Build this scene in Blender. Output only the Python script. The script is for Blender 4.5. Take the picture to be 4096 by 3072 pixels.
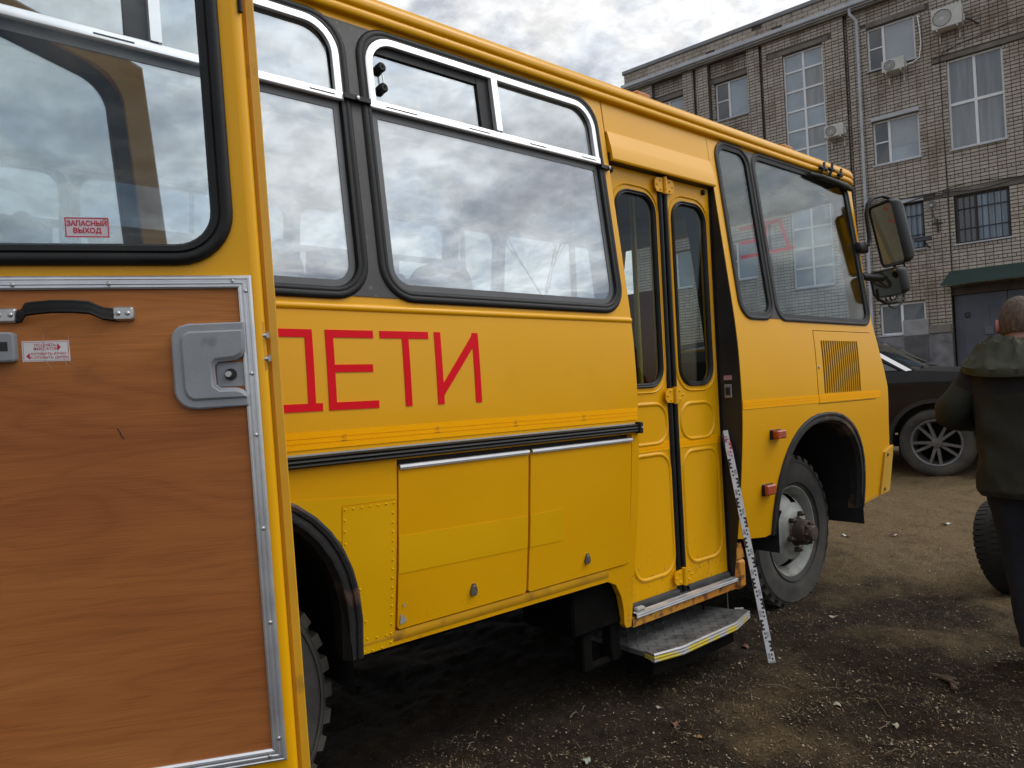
import bpy, bmesh, math, random
from mathutils import Vector, Matrix, noise
from mathutils.geometry import tessellate_polygon

# ---------------------------------------------------------------- clearing
for o in list(bpy.data.objects):
    bpy.data.objects.remove(o, do_unlink=True)
S = bpy.context.scene
COL = S.collection
PI = math.pi
rnd = random.Random(7)

# ---------------------------------------------------------------- camera
cam_d = bpy.data.cameras.new('camera')
cam = bpy.data.objects.new('camera', cam_d)
COL.objects.link(cam)
S.camera = cam
cam_d.sensor_width = 36.0
cam_d.lens = 25.3125
cam_d.clip_start = 0.05
cam_d.clip_end = 2000
RIGHT = Vector((0.76105853, -0.64690929, -0.04794034))
DOWN = Vector((-0.02767895, 0.04145164, -0.99875705))
FWD = Vector((0.64809242, 0.76143951, 0.01364136))
CAMP = Vector((0.0, -2.05, 1.37))
mw = Matrix((RIGHT, -DOWN, -FWD)).transposed().to_4x4()
mw.translation = CAMP
cam.matrix_world = mw
S.render.resolution_x = 1024
S.render.resolution_y = 768

# ---------------------------------------------------------------- sky and sun
SUN_AZ = Vector((0.80, -0.60, 0)).normalized()
SUN_EL = math.radians(50)
SUN_DIR = Vector((SUN_AZ.x * math.cos(SUN_EL), SUN_AZ.y * math.cos(SUN_EL), math.sin(SUN_EL)))
W = bpy.data.worlds.new('World')
S.world = W
W.use_nodes = True
nt = W.node_tree
nt.nodes.clear()


def N(tree, typ, **kw):
    n = tree.nodes.new(typ)
    for k, v in kw.items():
        setattr(n, k, v)
    return n


def L(tree, a, b):
    tree.links.new(a, b)


def math_node(tree, op, a, b=None, clamp=False):
    n = N(tree, 'ShaderNodeMath', operation=op)
    n.use_clamp = clamp
    for i, q in enumerate((a, b)):
        if q is None:
            continue
        if isinstance(q, (int, float)):
            n.inputs[i].default_value = q
        else:
            L(tree, q, n.inputs[i])
    return n.outputs[0]


out = N(nt, 'ShaderNodeOutputWorld')
bg = N(nt, 'ShaderNodeBackground')
bg.inputs['Strength'].default_value = 1.0
L(nt, bg.outputs[0], out.inputs[0])
sky = N(nt, 'ShaderNodeTexSky', sky_type='NISHITA')
sky.sun_disc = False
sky.sun_elevation = SUN_EL
sky.sun_rotation = math.atan2(SUN_AZ.x, SUN_AZ.y)
sky.dust_density = 2.0
skym = N(nt, 'ShaderNodeMixRGB', blend_type='MULTIPLY')
skym.inputs[0].default_value = 1
skym.inputs[2].default_value = (0.085, 0.085, 0.085, 1)
L(nt, sky.outputs[0], skym.inputs[1])
tc = N(nt, 'ShaderNodeTexCoord')
sep = N(nt, 'ShaderNodeSeparateXYZ')
L(nt, tc.outputs['Generated'], sep.inputs[0])
zc = math_node(nt, 'ADD', math_node(nt, 'MAXIMUM', sep.outputs[2], 0.0), 0.16)
comb = N(nt, 'ShaderNodeCombineXYZ')
L(nt, math_node(nt, 'DIVIDE', sep.outputs[0], zc), comb.inputs[0])
L(nt, math_node(nt, 'DIVIDE', sep.outputs[1], zc), comb.inputs[1])
n1 = N(nt, 'ShaderNodeTexNoise')
n1.inputs['Scale'].default_value = 0.85
n1.inputs['Detail'].default_value = 9
n1.inputs['Roughness'].default_value = 0.58
n1.inputs['Distortion'].default_value = 0.25
L(nt, comb.outputs[0], n1.inputs['Vector'])
ramp = N(nt, 'ShaderNodeValToRGB')
ramp.color_ramp.elements[0].position = 0.40
ramp.color_ramp.elements[1].position = 0.51
n2 = N(nt, 'ShaderNodeTexNoise')
n2.inputs['Scale'].default_value = 5.5
n2.inputs['Detail'].default_value = 10
n2.inputs['Roughness'].default_value = 0.66
n2.inputs['Distortion'].default_value = 0.5
L(nt, comb.outputs[0], n2.inputs['Vector'])
cr = N(nt, 'ShaderNodeValToRGB')
cr.color_ramp.elements[0].position = 0.38
cr.color_ramp.elements[0].color = (0.74, 0.79, 0.865, 1)
cr.color_ramp.elements[1].position = 0.55
cr.color_ramp.elements[1].color = (1.0, 1.0, 1.0, 1)
L(nt, n2.outputs['Fac'], cr.inputs[0])
# brightness of the cloud sheet: brighter round the veiled sun
vd = N(nt, 'ShaderNodeVectorMath', operation='DOT_PRODUCT')
L(nt, tc.outputs['Generated'], vd.inputs[0])
vd.inputs[1].default_value = SUN_DIR
glow = math_node(nt, 'POWER', math_node(nt, 'MAXIMUM', vd.outputs['Value'], 0.0), 5.0)
lum = math_node(nt, 'ADD', math_node(nt, 'MULTIPLY', glow, 2.3), 0.94)
# small puffs of the cloud sheet
n3 = N(nt, 'ShaderNodeTexNoise')
n3.inputs['Scale'].default_value = 13.0
n3.inputs['Detail'].default_value = 6
n3.inputs['Roughness'].default_value = 0.6
n3.inputs['Distortion'].default_value = 0.25
L(nt, comb.outputs[0], n3.inputs['Vector'])
puff = N(nt, 'ShaderNodeMapRange')
puff.inputs[1].default_value = 0.38
puff.inputs[2].default_value = 0.60
puff.inputs[3].default_value = 0.86
puff.inputs[4].default_value = 1.12
L(nt, n3.outputs['Fac'], puff.inputs[0])
lum = math_node(nt, 'MULTIPLY', lum, puff.outputs[0])
cl = N(nt, 'ShaderNodeMixRGB', blend_type='MULTIPLY')
cl.inputs[0].default_value = 1
L(nt, cr.outputs[0], cl.inputs[1])
L(nt, lum, cl.inputs[2])
mixs = N(nt, 'ShaderNodeMixRGB')
# the cloud sheet opens to clear sky low in the south-east
gapd = N(nt, 'ShaderNodeVectorMath', operation='DOT_PRODUCT')
L(nt, tc.outputs['Generated'], gapd.inputs[0])
gapd.inputs[1].default_value = Vector((0.81, -0.58, 0.05)).normalized()
gap = N(nt, 'ShaderNodeMapRange')
gap.interpolation_type = 'SMOOTHSTEP'
gap.inputs[1].default_value = 0.950
gap.inputs[2].default_value = 0.985
gap.inputs[4].default_value = 0.30
L(nt, gapd.outputs['Value'], gap.inputs[0])
L(nt, math_node(nt, 'SUBTRACT', n1.outputs['Fac'], gap.outputs[0]), ramp.inputs[0])
L(nt, ramp.outputs[0], mixs.inputs[0])
L(nt, skym.outputs[0], mixs.inputs[1])
L(nt, cl.outputs[0], mixs.inputs[2])
L(nt, mixs.outputs[0], bg.inputs[0])

sun_d = bpy.data.lights.new('sun', 'SUN')
sun_d.energy = 0.5
sun_d.angle = math.radians(16)
sun_d.color = (1.0, 0.95, 0.86)
sun = bpy.data.objects.new('sun', sun_d)
COL.objects.link(sun)
sun.rotation_euler = SUN_DIR.to_track_quat('Z', 'Y').to_euler()
sun.location = (10, -12, 14)

S.view_settings.view_transform = 'Standard'
S.view_settings.look = 'None'
S.view_settings.gamma = 1.0
S.view_settings.exposure = 0.0
S.view_settings.use_curve_mapping = False

# ---------------------------------------------------------------- materials
MATS = {}


def mat(name, c, c2=None, scale=6.0, rough=0.5, metal=0.0, bump=0.0, bscale=40.0, coat=0.0,
        detail=5.0, lo=0.35, hi=0.65, stretch=(1, 1, 1), spec=0.5, coatr=0.1, c3=None, s3=30.0, lo3=0.55, hi3=0.7,
        rvar=0.0, bstretch=None, emit=None):
    if name in MATS:
        return MATS[name]
    m = bpy.data.materials.new(name)
    m.use_nodes = True
    t = m.node_tree
    b = t.nodes['Principled BSDF']
    b.inputs['Base Color'].default_value = (*c, 1)
    b.inputs['Roughness'].default_value = rough
    b.inputs['Metallic'].default_value = metal
    b.inputs['Specular IOR Level'].default_value = spec
    b.inputs['Coat Weight'].default_value = coat
    b.inputs['Coat Roughness'].default_value = coatr
    geo = N(t, 'ShaderNodeNewGeometry')
    mp = N(t, 'ShaderNodeMapping')
    mp.inputs['Scale'].default_value = stretch
    L(t, geo.outputs['Position'], mp.inputs['Vector'])
    col = None
    if c2 is not None:
        n = N(t, 'ShaderNodeTexNoise')
        n.inputs['Scale'].default_value = scale
        n.inputs['Detail'].default_value = detail
        L(t, mp.outputs[0], n.inputs['Vector'])
        r = N(t, 'ShaderNodeValToRGB')
        r.color_ramp.elements[0].position = lo
        r.color_ramp.elements[1].position = hi
        r.color_ramp.elements[0].color = (*c, 1)
        r.color_ramp.elements[1].color = (*c2, 1)
        L(t, n.outputs['Fac'], r.inputs[0])
        col = r.outputs[0]
        if rvar:
            mr = N(t, 'ShaderNodeMapRange')
            mr.inputs[3].default_value = rough - rvar
            mr.inputs[4].default_value = rough + rvar
            L(t, n.outputs['Fac'], mr.inputs[0])
            L(t, mr.outputs[0], b.inputs['Roughness'])
    if c3 is not None:
        n3 = N(t, 'ShaderNodeTexNoise')
        n3.inputs['Scale'].default_value = s3
        n3.inputs['Detail'].default_value = 6
        L(t, mp.outputs[0], n3.inputs['Vector'])
        r3 = N(t, 'ShaderNodeValToRGB')
        r3.color_ramp.elements[0].position = lo3
        r3.color_ramp.elements[1].position = hi3
        L(t, n3.outputs['Fac'], r3.inputs[0])
        mx = N(t, 'ShaderNodeMixRGB')
        L(t, r3.outputs[0], mx.inputs[0])
        if col is None:
            mx.inputs[1].default_value = (*c, 1)
        else:
            L(t, col, mx.inputs[1])
        mx.inputs[2].default_value = (*c3, 1)
        col = mx.outputs[0]
    if col is not None:
        L(t, col, b.inputs['Base Color'])
    if bump:
        nb = N(t, 'ShaderNodeTexNoise')
        nb.inputs['Scale'].default_value = bscale
        nb.inputs['Detail'].default_value = 4
        if bstretch:
            mp2 = N(t, 'ShaderNodeMapping')
            mp2.inputs['Scale'].default_value = bstretch
            L(t, geo.outputs['Position'], mp2.inputs['Vector'])
            L(t, mp2.outputs[0], nb.inputs['Vector'])
        else:
            L(t, mp.outputs[0], nb.inputs['Vector'])
        bp = N(t, 'ShaderNodeBump')
        bp.inputs['Strength'].default_value = bump
        bp.inputs['Distance'].default_value = 0.02
        L(t, nb.outputs['Fac'], bp.inputs['Height'])
        L(t, bp.outputs[0], b.inputs['Normal'])
    if emit:
        b.inputs['Emission Color'].default_value = (*emit, 1)
        b.inputs['Emission Strength'].default_value = 1
    MATS[name] = m
    return m


def glass_mat(name, tint, ior=2.0, rough=0.0):
    m = bpy.data.materials.new(name)
    m.use_nodes = True
    t = m.node_tree
    t.nodes.clear()
    o = N(t, 'ShaderNodeOutputMaterial')
    mx = N(t, 'ShaderNodeMixShader')
    tr = N(t, 'ShaderNodeBsdfTransparent')
    tr.inputs[0].default_value = (*tint, 1)
    gl = N(t, 'ShaderNodeBsdfGlossy')
    gl.inputs['Roughness'].default_value = rough
    gl.inputs[0].default_value = (0.93, 0.97, 1.0, 1)
    fr = N(t, 'ShaderNodeFresnel')
    # same reflection from both faces of the pane
    gg = N(t, 'ShaderNodeNewGeometry')
    io = N(t, 'ShaderNodeMix')
    io.inputs[2].default_value = ior
    io.inputs[3].default_value = 1.0 / ior
    L(t, gg.outputs['Backfacing'], io.inputs[0])
    L(t, io.outputs[0], fr.inputs['IOR'])
    L(t, fr.outputs[0], mx.inputs[0])
    L(t, tr.outputs[0], mx.inputs[1])
    L(t, gl.outputs[0], mx.inputs[2])
    L(t, mx.outputs[0], o.inputs[0])
    MATS[name] = m
    return m


def yellow_paint():
    """school-bus yellow: faint large tone drift, fine dust, light orange peel"""
    m = mat('bus_yellow', (0.76, 0.362, 0.001), (0.81, 0.395, 0.002), scale=1.1, rough=0.36, coat=0.20, coatr=0.10, spec=0.22,
            bump=0.11, bscale=3.0, c3=(0.69, 0.335, 0.004), s3=2.6, lo3=0.60, hi3=0.85, rvar=0.08)
    # dried mud specks, denser towards the skirts
    t = m.node_tree
    b = t.nodes['Principled BSDF']
    src = b.inputs['Base Color'].links[0].from_socket
    g = N(t, 'ShaderNodeNewGeometry')
    sp = N(t, 'ShaderNodeSeparateXYZ')
    L(t, g.outputs['Position'], sp.inputs[0])
    up = N(t, 'ShaderNodeMapRange')
    up.inputs[1].default_value = 0.45
    up.inputs[2].default_value = 1.0
    up.inputs[3].default_value = 0.575
    up.inputs[4].default_value = 0.75
    L(t, sp.outputs[2], up.inputs[0])
    n = N(t, 'ShaderNodeTexNoise')
    n.inputs['Scale'].default_value = 48
    n.inputs['Detail'].default_value = 5
    n.inputs['Roughness'].default_value = 0.7
    L(t, g.outputs['Position'], n.inputs[0])
    f = math_node(t, 'MULTIPLY', math_node(t, 'SUBTRACT', n.outputs['Fac'], up.outputs[0]), 9.0, clamp=True)
    mx = N(t, 'ShaderNodeMixRGB')
    L(t, math_node(t, 'MULTIPLY', f, 0.7), mx.inputs[0])
    L(t, src, mx.inputs[1])
    mx.inputs[2].default_value = (0.16, 0.095, 0.04, 1)
    L(t, mx.outputs[0], b.inputs['Base Color'])
    return m


Y_ = yellow_paint()
Y_DIRTY = mat('bus_yellow_dirty', (0.60, 0.29, 0.008), (0.70, 0.35, 0.008), scale=5, rough=0.45, coat=0.15, bump=0.05, bscale=30,
              c3=(0.25, 0.12, 0.03), s3=9, lo3=0.55, hi3=0.8)
Y_NEW = mat('repaint_yellow', (0.74, 0.388, 0.001), (0.79, 0.425, 0.002), scale=3, rough=0.36, coat=0.1, spec=0.26, bump=0.05, bscale=9)
Y_RUST = mat('rusty_yellow', (0.56, 0.27, 0.02), (0.60, 0.22, 0.02), scale=6, rough=0.6, c3=(0.16, 0.06, 0.025), s3=22, lo3=0.48, hi3=0.62, bump=0.15, bscale=60)
TAPE = mat('reflective_tape', (1.0, 0.42, 0.0), (1.0, 0.45, 0.0), scale=30, rough=0.5, spec=0.08, bump=0.1, bscale=220)
TAPE_L = mat('tape_dark_print', (0.86, 0.32, 0.0), rough=0.5, spec=0.08)
RED = mat('red_vinyl', (0.68, 0.005, 0.014), (0.74, 0.008, 0.020), scale=3, rough=0.5, spec=0.1)
RUBBER = mat('black_rubber', (0.006, 0.006, 0.0065), (0.012, 0.012, 0.012), scale=7, rough=0.5, spec=0.28, bump=0.06, bscale=70, rvar=0.12)
RUBBER_G = mat('grey_rubber', (0.026, 0.025, 0.024), (0.044, 0.042, 0.04), scale=6, rough=0.6, spec=0.3, bump=0.06, bscale=60)
PILLAR = mat('pillar_grey', (0.036, 0.034, 0.033), (0.052, 0.050, 0.048), scale=9, rough=0.5, bump=0.03, bscale=50, c3=(0.12, 0.11, 0.10), s3=40, lo3=0.62, hi3=0.75)
ALU = mat('aluminium', (0.60, 0.61, 0.64), (0.70, 0.71, 0.73), scale=12, rough=0.34, metal=0.75, bump=0.03, bscale=120, rvar=0.08)
ALU_BRIGHT = mat('bright_aluminium_frame', (0.74, 0.75, 0.77), (0.84, 0.84, 0.85), scale=9, rough=0.30, metal=0.45, rvar=0.08)
STEEL = mat('zinc_steel', (0.42, 0.42, 0.41), (0.56, 0.56, 0.55), scale=25, rough=0.38, metal=0.9, rvar=0.1)
DARKMETAL = mat('dark_metal', (0.004, 0.0038, 0.0035), (0.009, 0.008, 0.007), scale=6, rough=0.9, bump=0.1, bscale=30, spec=0.05)
BLACK = mat('black_panel', (0.010, 0.010, 0.011), (0.017, 0.017, 0.018), scale=5, rough=0.6)
GREYPL = mat('grey_plastic', (0.235, 0.245, 0.265), (0.275, 0.285, 0.30), scale=9, rough=0.55, bump=0.05, bscale=150, c3=(0.17, 0.175, 0.18), s3=14, lo3=0.6, hi3=0.75)
BUSGLASS = glass_mat('bus_window_glass', (0.60, 0.64, 0.65), ior=3.1)
DOORGLASS = glass_mat('door_glass', (0.80, 0.84, 0.82), ior=1.28)
CLEARGLASS = glass_mat('clear_glass', (0.90, 0.93, 0.94), ior=1.4)
AMBER = mat('amber_lens', (0.36, 0.035, 0.006), (0.45, 0.06, 0.01), scale=40, rough=0.16, coat=0.5, bump=0.3, bscale=160)
WHITE = mat('white_sticker', (0.66, 0.65, 0.65), (0.74, 0.73, 0.73), scale=12, rough=0.5)
STICK_RED = mat('sticker_red_print', (0.50, 0.02, 0.05), rough=0.5)
INT_GREY = mat('interior_lining', (0.22, 0.23, 0.24), (0.27, 0.28, 0.29), scale=4, rough=0.7)
INT_CEIL = mat('interior_ceiling', (0.13, 0.135, 0.14), (0.16, 0.165, 0.165), scale=3, rough=0.8)
SEAT = mat('seat_fabric', (0.035, 0.042, 0.060), (0.05, 0.055, 0.075), scale=60, rough=0.9)
SEAT_RED = mat('seat_fabric_red', (0.30, 0.025, 0.025), (0.36, 0.03, 0.03), scale=60, rough=0.9)
YPOLE = mat('yellow_pole', (0.62, 0.43, 0.02), rough=0.35, coat=0.3)
TYRE = mat('tyre_rubber', (0.020, 0.020, 0.020), (0.040, 0.039, 0.036), scale=9, rough=0.8, bump=0.12, bscale=60, c3=(0.080, 0.071, 0.058), s3=4, lo3=0.40, hi3=0.72)
RIM = mat('grey_wheel_paint', (0.25, 0.255, 0.235), (0.33, 0.335, 0.31), scale=8, rough=0.5, c3=(0.10, 0.08, 0.058), s3=9, lo3=0.48, hi3=0.70, bump=0.06, bscale=60)
GREASE = mat('greasy_hub', (0.035, 0.022, 0.016), (0.075, 0.05, 0.038), scale=22, rough=0.6, bump=0.25, bscale=70)
ARCHTRIM = mat('worn_arch_trim', (0.011, 0.0105, 0.011), (0.02, 0.0185, 0.018), scale=6, rough=0.6, c3=(0.11, 0.060, 0.040), s3=5.0, lo3=0.54, hi3=0.62, bump=0.15, bscale=50)


def wood_mat():
    m = bpy.data.materials.new('wood_laminate')
    m.use_nodes = True
    t = m.node_tree
    b = t.nodes['Principled BSDF']
    tcn = N(t, 'ShaderNodeTexCoord')
    # large figure: stretched warped noise rings (cathedral grain)
    mp = N(t, 'ShaderNodeMapping')
    mp.inputs['Scale'].default_value = (0.42, 1, 3.0)
    mp.inputs['Location'].default_value = (0.3, 0, 0.45)
    mp.inputs['Rotation'].default_value = (0, math.radians(-4), 0)
    L(t, tcn.outputs['Object'], mp.inputs[0])
    n = N(t, 'ShaderNodeTexNoise')
    n.inputs['Scale'].default_value = 1.7
    n.inputs['Detail'].default_value = 2.2
    n.inputs['Roughness'].default_value = 0.42
    n.inputs['Distortion'].default_value = 0.55
    L(t, mp.outputs[0], n.inputs[0])
    rings = math_node(t, 'FRACT', math_node(t, 'MULTIPLY', n.outputs['Fac'], 17.0))
    rr = N(t, 'ShaderNodeValToRGB')
    e = rr.color_ramp.elements
    e[0].position = 0.0
    e[0].color = (0.0, 0.0, 0.0, 1)
    e[1].position = 1.0
    e[1].color = (0.15, 0.15, 0.15, 1)
    x = e.new(0.12)
    x.color = (0.55, 0.55, 0.55, 1)
    x = e.new(0.6)
    x.color = (1, 1, 1, 1)
    L(t, rings, rr.inputs[0])
    # fine pores
    mp2 = N(t, 'ShaderNodeMapping')
    mp2.inputs['Scale'].default_value = (4, 1, 190)
    mp2.inputs['Rotation'].default_value = (0, math.radians(-4), 0)
    L(t, tcn.outputs['Object'], mp2.inputs[0])
    n2 = N(t, 'ShaderNodeTexNoise')
    n2.inputs['Scale'].default_value = 2.0
    n2.inputs['Detail'].default_value = 5
    L(t, mp2.outputs[0], n2.inputs[0])
    # broad tone bands
    mp3 = N(t, 'ShaderNodeMapping')
    mp3.inputs['Scale'].default_value = (0.5, 1, 3.5)
    L(t, tcn.outputs['Object'], mp3.inputs[0])
    n3 = N(t, 'ShaderNodeTexNoise')
    n3.inputs['Scale'].default_value = 1.6
    n3.inputs['Detail'].default_value = 3
    L(t, mp3.outputs[0], n3.inputs[0])
    c = N(t, 'ShaderNodeMixRGB')
    c.inputs[1].default_value = (0.33, 0.108, 0.031, 1)
    c.inputs[2].default_value = (0.49, 0.182, 0.050, 1)
    r3 = N(t, 'ShaderNodeMapRange')
    r3.inputs[1].default_value = 0.32
    r3.inputs[2].default_value = 0.68
    L(t, n3.outputs['Fac'], r3.inputs[0])
    L(t, r3.outputs[0], c.inputs[0])
    c2 = N(t, 'ShaderNodeMixRGB', blend_type='MULTIPLY')
    c2.inputs[0].default_value = 0.15
    L(t, c.outputs[0], c2.inputs[1])
    L(t, rr.outputs[0], c2.inputs[2])
    c3 = N(t, 'ShaderNodeMixRGB', blend_type='MULTIPLY')
    c3.inputs[0].default_value = 0.5
    L(t, c2.outputs[0], c3.inputs[1])
    r2 = N(t, 'ShaderNodeValToRGB')
    r2.color_ramp.elements[0].position = 0.3
    r2.color_ramp.elements[0].color = (0.62, 0.58, 0.55, 1)
    r2.color_ramp.elements[1].position = 0.6
    r2.color_ramp.elements[1].color = (1, 1, 1, 1)
    L(t, n2.outputs['Fac'], r2.inputs[0])
    L(t, r2.outputs[0], c3.inputs[2])
    # a few smudges
    n4 = N(t, 'ShaderNodeTexNoise')
    n4.inputs['Scale'].default_value = 6
    n4.inputs['Detail'].default_value = 6
    L(t, tcn.outputs['Object'], n4.inputs[0])
    r4 = N(t, 'ShaderNodeValToRGB')
    r4.color_ramp.elements[0].position = 0.66
    r4.color_ramp.elements[1].position = 0.80
    L(t, n4.outputs['Fac'], r4.inputs[0])
    c4 = N(t, 'ShaderNodeMixRGB')
    L(t, math_node(t, 'MULTIPLY', r4.outputs[0], 0.3), c4.inputs[0])
    L(t, c3.outputs[0], c4.inputs[1])
    c4.inputs[2].default_value = (0.08, 0.035, 0.022, 1)
    L(t, c4.outputs[0], b.inputs['Base Color'])
    b.inputs['Roughness'].default_value = 0.5
    b.inputs['Specular IOR Level'].default_value = 0.2
    bp = N(t, 'ShaderNodeBump')
    bp.inputs['Strength'].default_value = 0.06
    bp.inputs['Distance'].default_value = 0.01
    L(t, n2.outputs['Fac'], bp.inputs['Height'])
    L(t, bp.outputs[0], b.inputs['Normal'])
    MATS['wood_laminate'] = m
    return m


WOOD = wood_mat()


# ---------------------------------------------------------------- object helpers
def tag(o, label=None, cat=None, group=None, kind=None):
    if label:
        o['label'] = label
    if cat:
        o['category'] = cat
    if group:
        o['group'] = group
    if kind:
        o['kind'] = kind
    return o


def empty(name, loc=(0, 0, 0), rz=0.0):
    o = bpy.data.objects.new(name, None)
    COL.objects.link(o)
    o.location = loc
    o.rotation_euler = (0, 0, rz)
    o.empty_display_size = 0.2
    return o


def link(name, me, m, parent=None, world=True):
    """world=True: the mesh is in world coordinates even under a placed Empty"""
    o = bpy.data.objects.new(name, me)
    COL.objects.link(o)
    if m is not None and not me.materials:
        me.materials.append(m)
    if parent is not None:
        o.parent = parent
        if world and parent.type == 'EMPTY':
            o.matrix_parent_inverse = parent.matrix_basis.inverted()
    return o


class MB:
    def __init__(s):
        s.v = []
        s.f = []

    def add(s, vs, fs, M=None):
        b = len(s.v)
        for v in vs:
            v = Vector(v)
            s.v.append(M @ v if M is not None else v)
        for f in fs:
            s.f.append([i + b for i in f])
        return s

    def box(s, x0, x1, y0, y1, z0, z1, M=None, bev=0.0):
        if bev <= 0:
            vs = [(x0, y0, z0), (x1, y0, z0), (x1, y1, z0), (x0, y1, z0), (x0, y0, z1), (x1, y0, z1), (x1, y1, z1), (x0, y1, z1)]
            fs = [(0, 3, 2, 1), (4, 5, 6, 7), (0, 1, 5, 4), (1, 2, 6, 5), (2, 3, 7, 6), (3, 0, 4, 7)]
            return s.add(vs, fs, M)
        b = min(bev, abs(x1 - x0) / 2.01, abs(y1 - y0) / 2.01, abs(z1 - z0) / 2.01)
        X = (x0, x1)
        Yv = (y0, y1)
        Z = (z0, z1)
        idx = {}
        vs = []
        for i in (0, 1):
            for j in (0, 1):
                for k in (0, 1):
                    sx, sy, sz = (1 - 2 * i), (1 - 2 * j), (1 - 2 * k)
                    for a in range(3):
                        p = [X[i], Yv[j], Z[k]]
                        if a != 0:
                            p[0] += sx * b
                        if a != 1:
                            p[1] += sy * b
                        if a != 2:
                            p[2] += sz * b
                        idx[(i, j, k, a)] = len(vs)
                        vs.append(tuple(p))
        fs = []
        for i in (0, 1):
            q = [idx[(i, j, k, 0)] for j, k in ((0, 0), (1, 0), (1, 1), (0, 1))]
            fs.append(q if i else q[::-1])
            q = [idx[(j, i, k, 1)] for j, k in ((0, 0), (0, 1), (1, 1), (1, 0))]
            fs.append(q if i else q[::-1])
            q = [idx[(j, k, i, 2)] for j, k in ((0, 0), (1, 0), (1, 1), (0, 1))]
            fs.append(q if i else q[::-1])
        for a, b2 in ((0, 1), (1, 2), (0, 2)):
            c = 3 - a - b2
            for p in (0, 1):
                for q in (0, 1):
                    key = [0, 0, 0]
                    key[a] = p
                    key[b2] = q
                    k0 = list(key)
                    k1 = list(key)
                    k0[c] = 0
                    k1[c] = 1
                    fs.append([idx[(*k0, a)], idx[(*k0, b2)], idx[(*k1, b2)], idx[(*k1, a)]])
        for i in (0, 1):
            for j in (0, 1):
                for k in (0, 1):
                    fs.append([idx[(i, j, k, 0)], idx[(i, j, k, 1)], idx[(i, j, k, 2)]])
        return s.add(vs, fs, M)

    def tube(s, pts, r, n=8, closed=False, caps=True, M=None, flat=1.0, up=None):
        pts = [Vector(p) for p in pts]
        m = len(pts)
        rs = r if isinstance(r, (list, tuple)) else [r] * m
        vs = []
        prev = None
        for i, p in enumerate(pts):
            a = pts[(i - 1) % m] if (i > 0 or closed) else pts[i]
            b = pts[(i + 1) % m] if (i < m - 1 or closed) else pts[i]
            t = (b - a)
            if t.length < 1e-9:
                t = Vector((0, 0, 1))
            t.normalize()
            ref = Vector(up) if up is not None else (prev if prev is not None else (Vector((0, 0, 1)) if abs(t.z) < 0.9 else Vector((1, 0, 0))))
            x = (ref - t * ref.dot(t))
            if x.length < 1e-6:
                x = Vector((1, 0, 0)) - t * t.x
            x.normalize()
            prev = x
            y = t.cross(x)
            for k in range(n):
                an = 2 * PI * k / n
                vs.append(p + (x * math.cos(an) * flat + y * math.sin(an)) * rs[i])
        fs = []
        for i in range(m if closed else m - 1):
            j = (i + 1) % m
            for k in range(n):
                k2 = (k + 1) % n
                fs.append((i * n + k, i * n + k2, j * n + k2, j * n + k))
        if caps and not closed:
            fs.append(tuple(range(n))[::-1])
            fs.append(tuple((m - 1) * n + k for k in range(n)))
        return s.add(vs, fs, M)

    def lathe(s, prof, n=32, M=None, skip=None, cap0=False, cap1=False):
        """prof: (radius, height along local -Y ... +Y); axis = local Y"""
        vs = []
        for r, h in prof:
            for k in range(n):
                a = 2 * PI * k / n
                vs.append((r * math.cos(a), h, r * math.sin(a)))
        fs = []
        for i in range(len(prof) - 1):
            for k in range(n):
                if skip and skip(i, k):
                    continue
                k2 = (k + 1) % n
                fs.append((i * n + k, (i + 1) * n + k, (i + 1) * n + k2, i * n + k2))
        if cap0:
            fs.append(tuple(range(n))[::-1])
        if cap1:
            fs.append(tuple((len(prof) - 1) * n + k for k in range(n)))
        return s.add(vs, fs, M)

    def prism(s, poly, a, b, plane='XZ', M=None):
        """extrude a 2-D polygon; plane XZ extrudes along Y, YZ along X, XY along Z"""
        def P3(p, d):
            if plane == 'XZ':
                return (p[0], d, p[1])
            if plane == 'YZ':
                return (d, p[0], p[1])
            return (p[0], p[1], d)
        n = len(poly)
        vs = [P3(p, a) for p in poly] + [P3(p, b) for p in poly]
        tr = tessellate_polygon([[Vector((p[0], p[1], 0)) for p in poly]])
        fs = [tuple(t) for t in tr] + [tuple(i + n for i in t)[::-1] for t in tr]
        fs += [(i, (i + 1) % n, (i + 1) % n + n, i + n) for i in range(n)]
        return s.add(vs, fs, M)

    def grid(s, rows, closed_u=False, closed_v=False, M=None):
        m = len(rows)
        n = len(rows[0])
        vs = [p for r in rows for p in r]
        fs = []
        for i in range(m if closed_u else m - 1):
            for k in range(n if closed_v else n - 1):
                i2 = (i + 1) % m
                k2 = (k + 1) % n
                fs.append((i * n + k, i * n + k2, i2 * n + k2, i2 * n + k))
        return s.add(vs, fs, M)

    def mesh(s, name, smooth=None, fix=True):
        me = bpy.data.meshes.new(name)
        me.from_pydata([tuple(v) for v in s.v], [], s.f)
        if fix:
            bm = bmesh.new()
            bm.from_mesh(me)
            bmesh.ops.recalc_face_normals(bm, faces=bm.faces)
            bm.to_mesh(me)
            bm.free()
        if smooth is not None:
            me.polygons.foreach_set('use_smooth', [True] * len(me.polygons))
            me.set_sharp_from_angle(angle=math.radians(smooth))
        me.update()
        return me

    def build(s, name, m, parent=None, smooth=None, world=True, fix=True):
        return link(name, s.mesh(name, smooth, fix), m, parent, world)


def rrect(x0, x1, z0, z1, r, o=0.0, n=7):
    """rounded rectangle outline expanded by o, same point count for every o"""
    pts = []
    for cx, cz, a0 in ((x1 - r, z0 + r, -90), (x1 - r, z1 - r, 0), (x0 + r, z1 - r, 90), (x0 + r, z0 + r, 180)):
        for k in range(n + 1):
            a = math.radians(a0 + 90 * k / n)
            pts.append((cx + (r + o) * math.cos(a), cz + (r + o) * math.sin(a)))
    return pts


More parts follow.
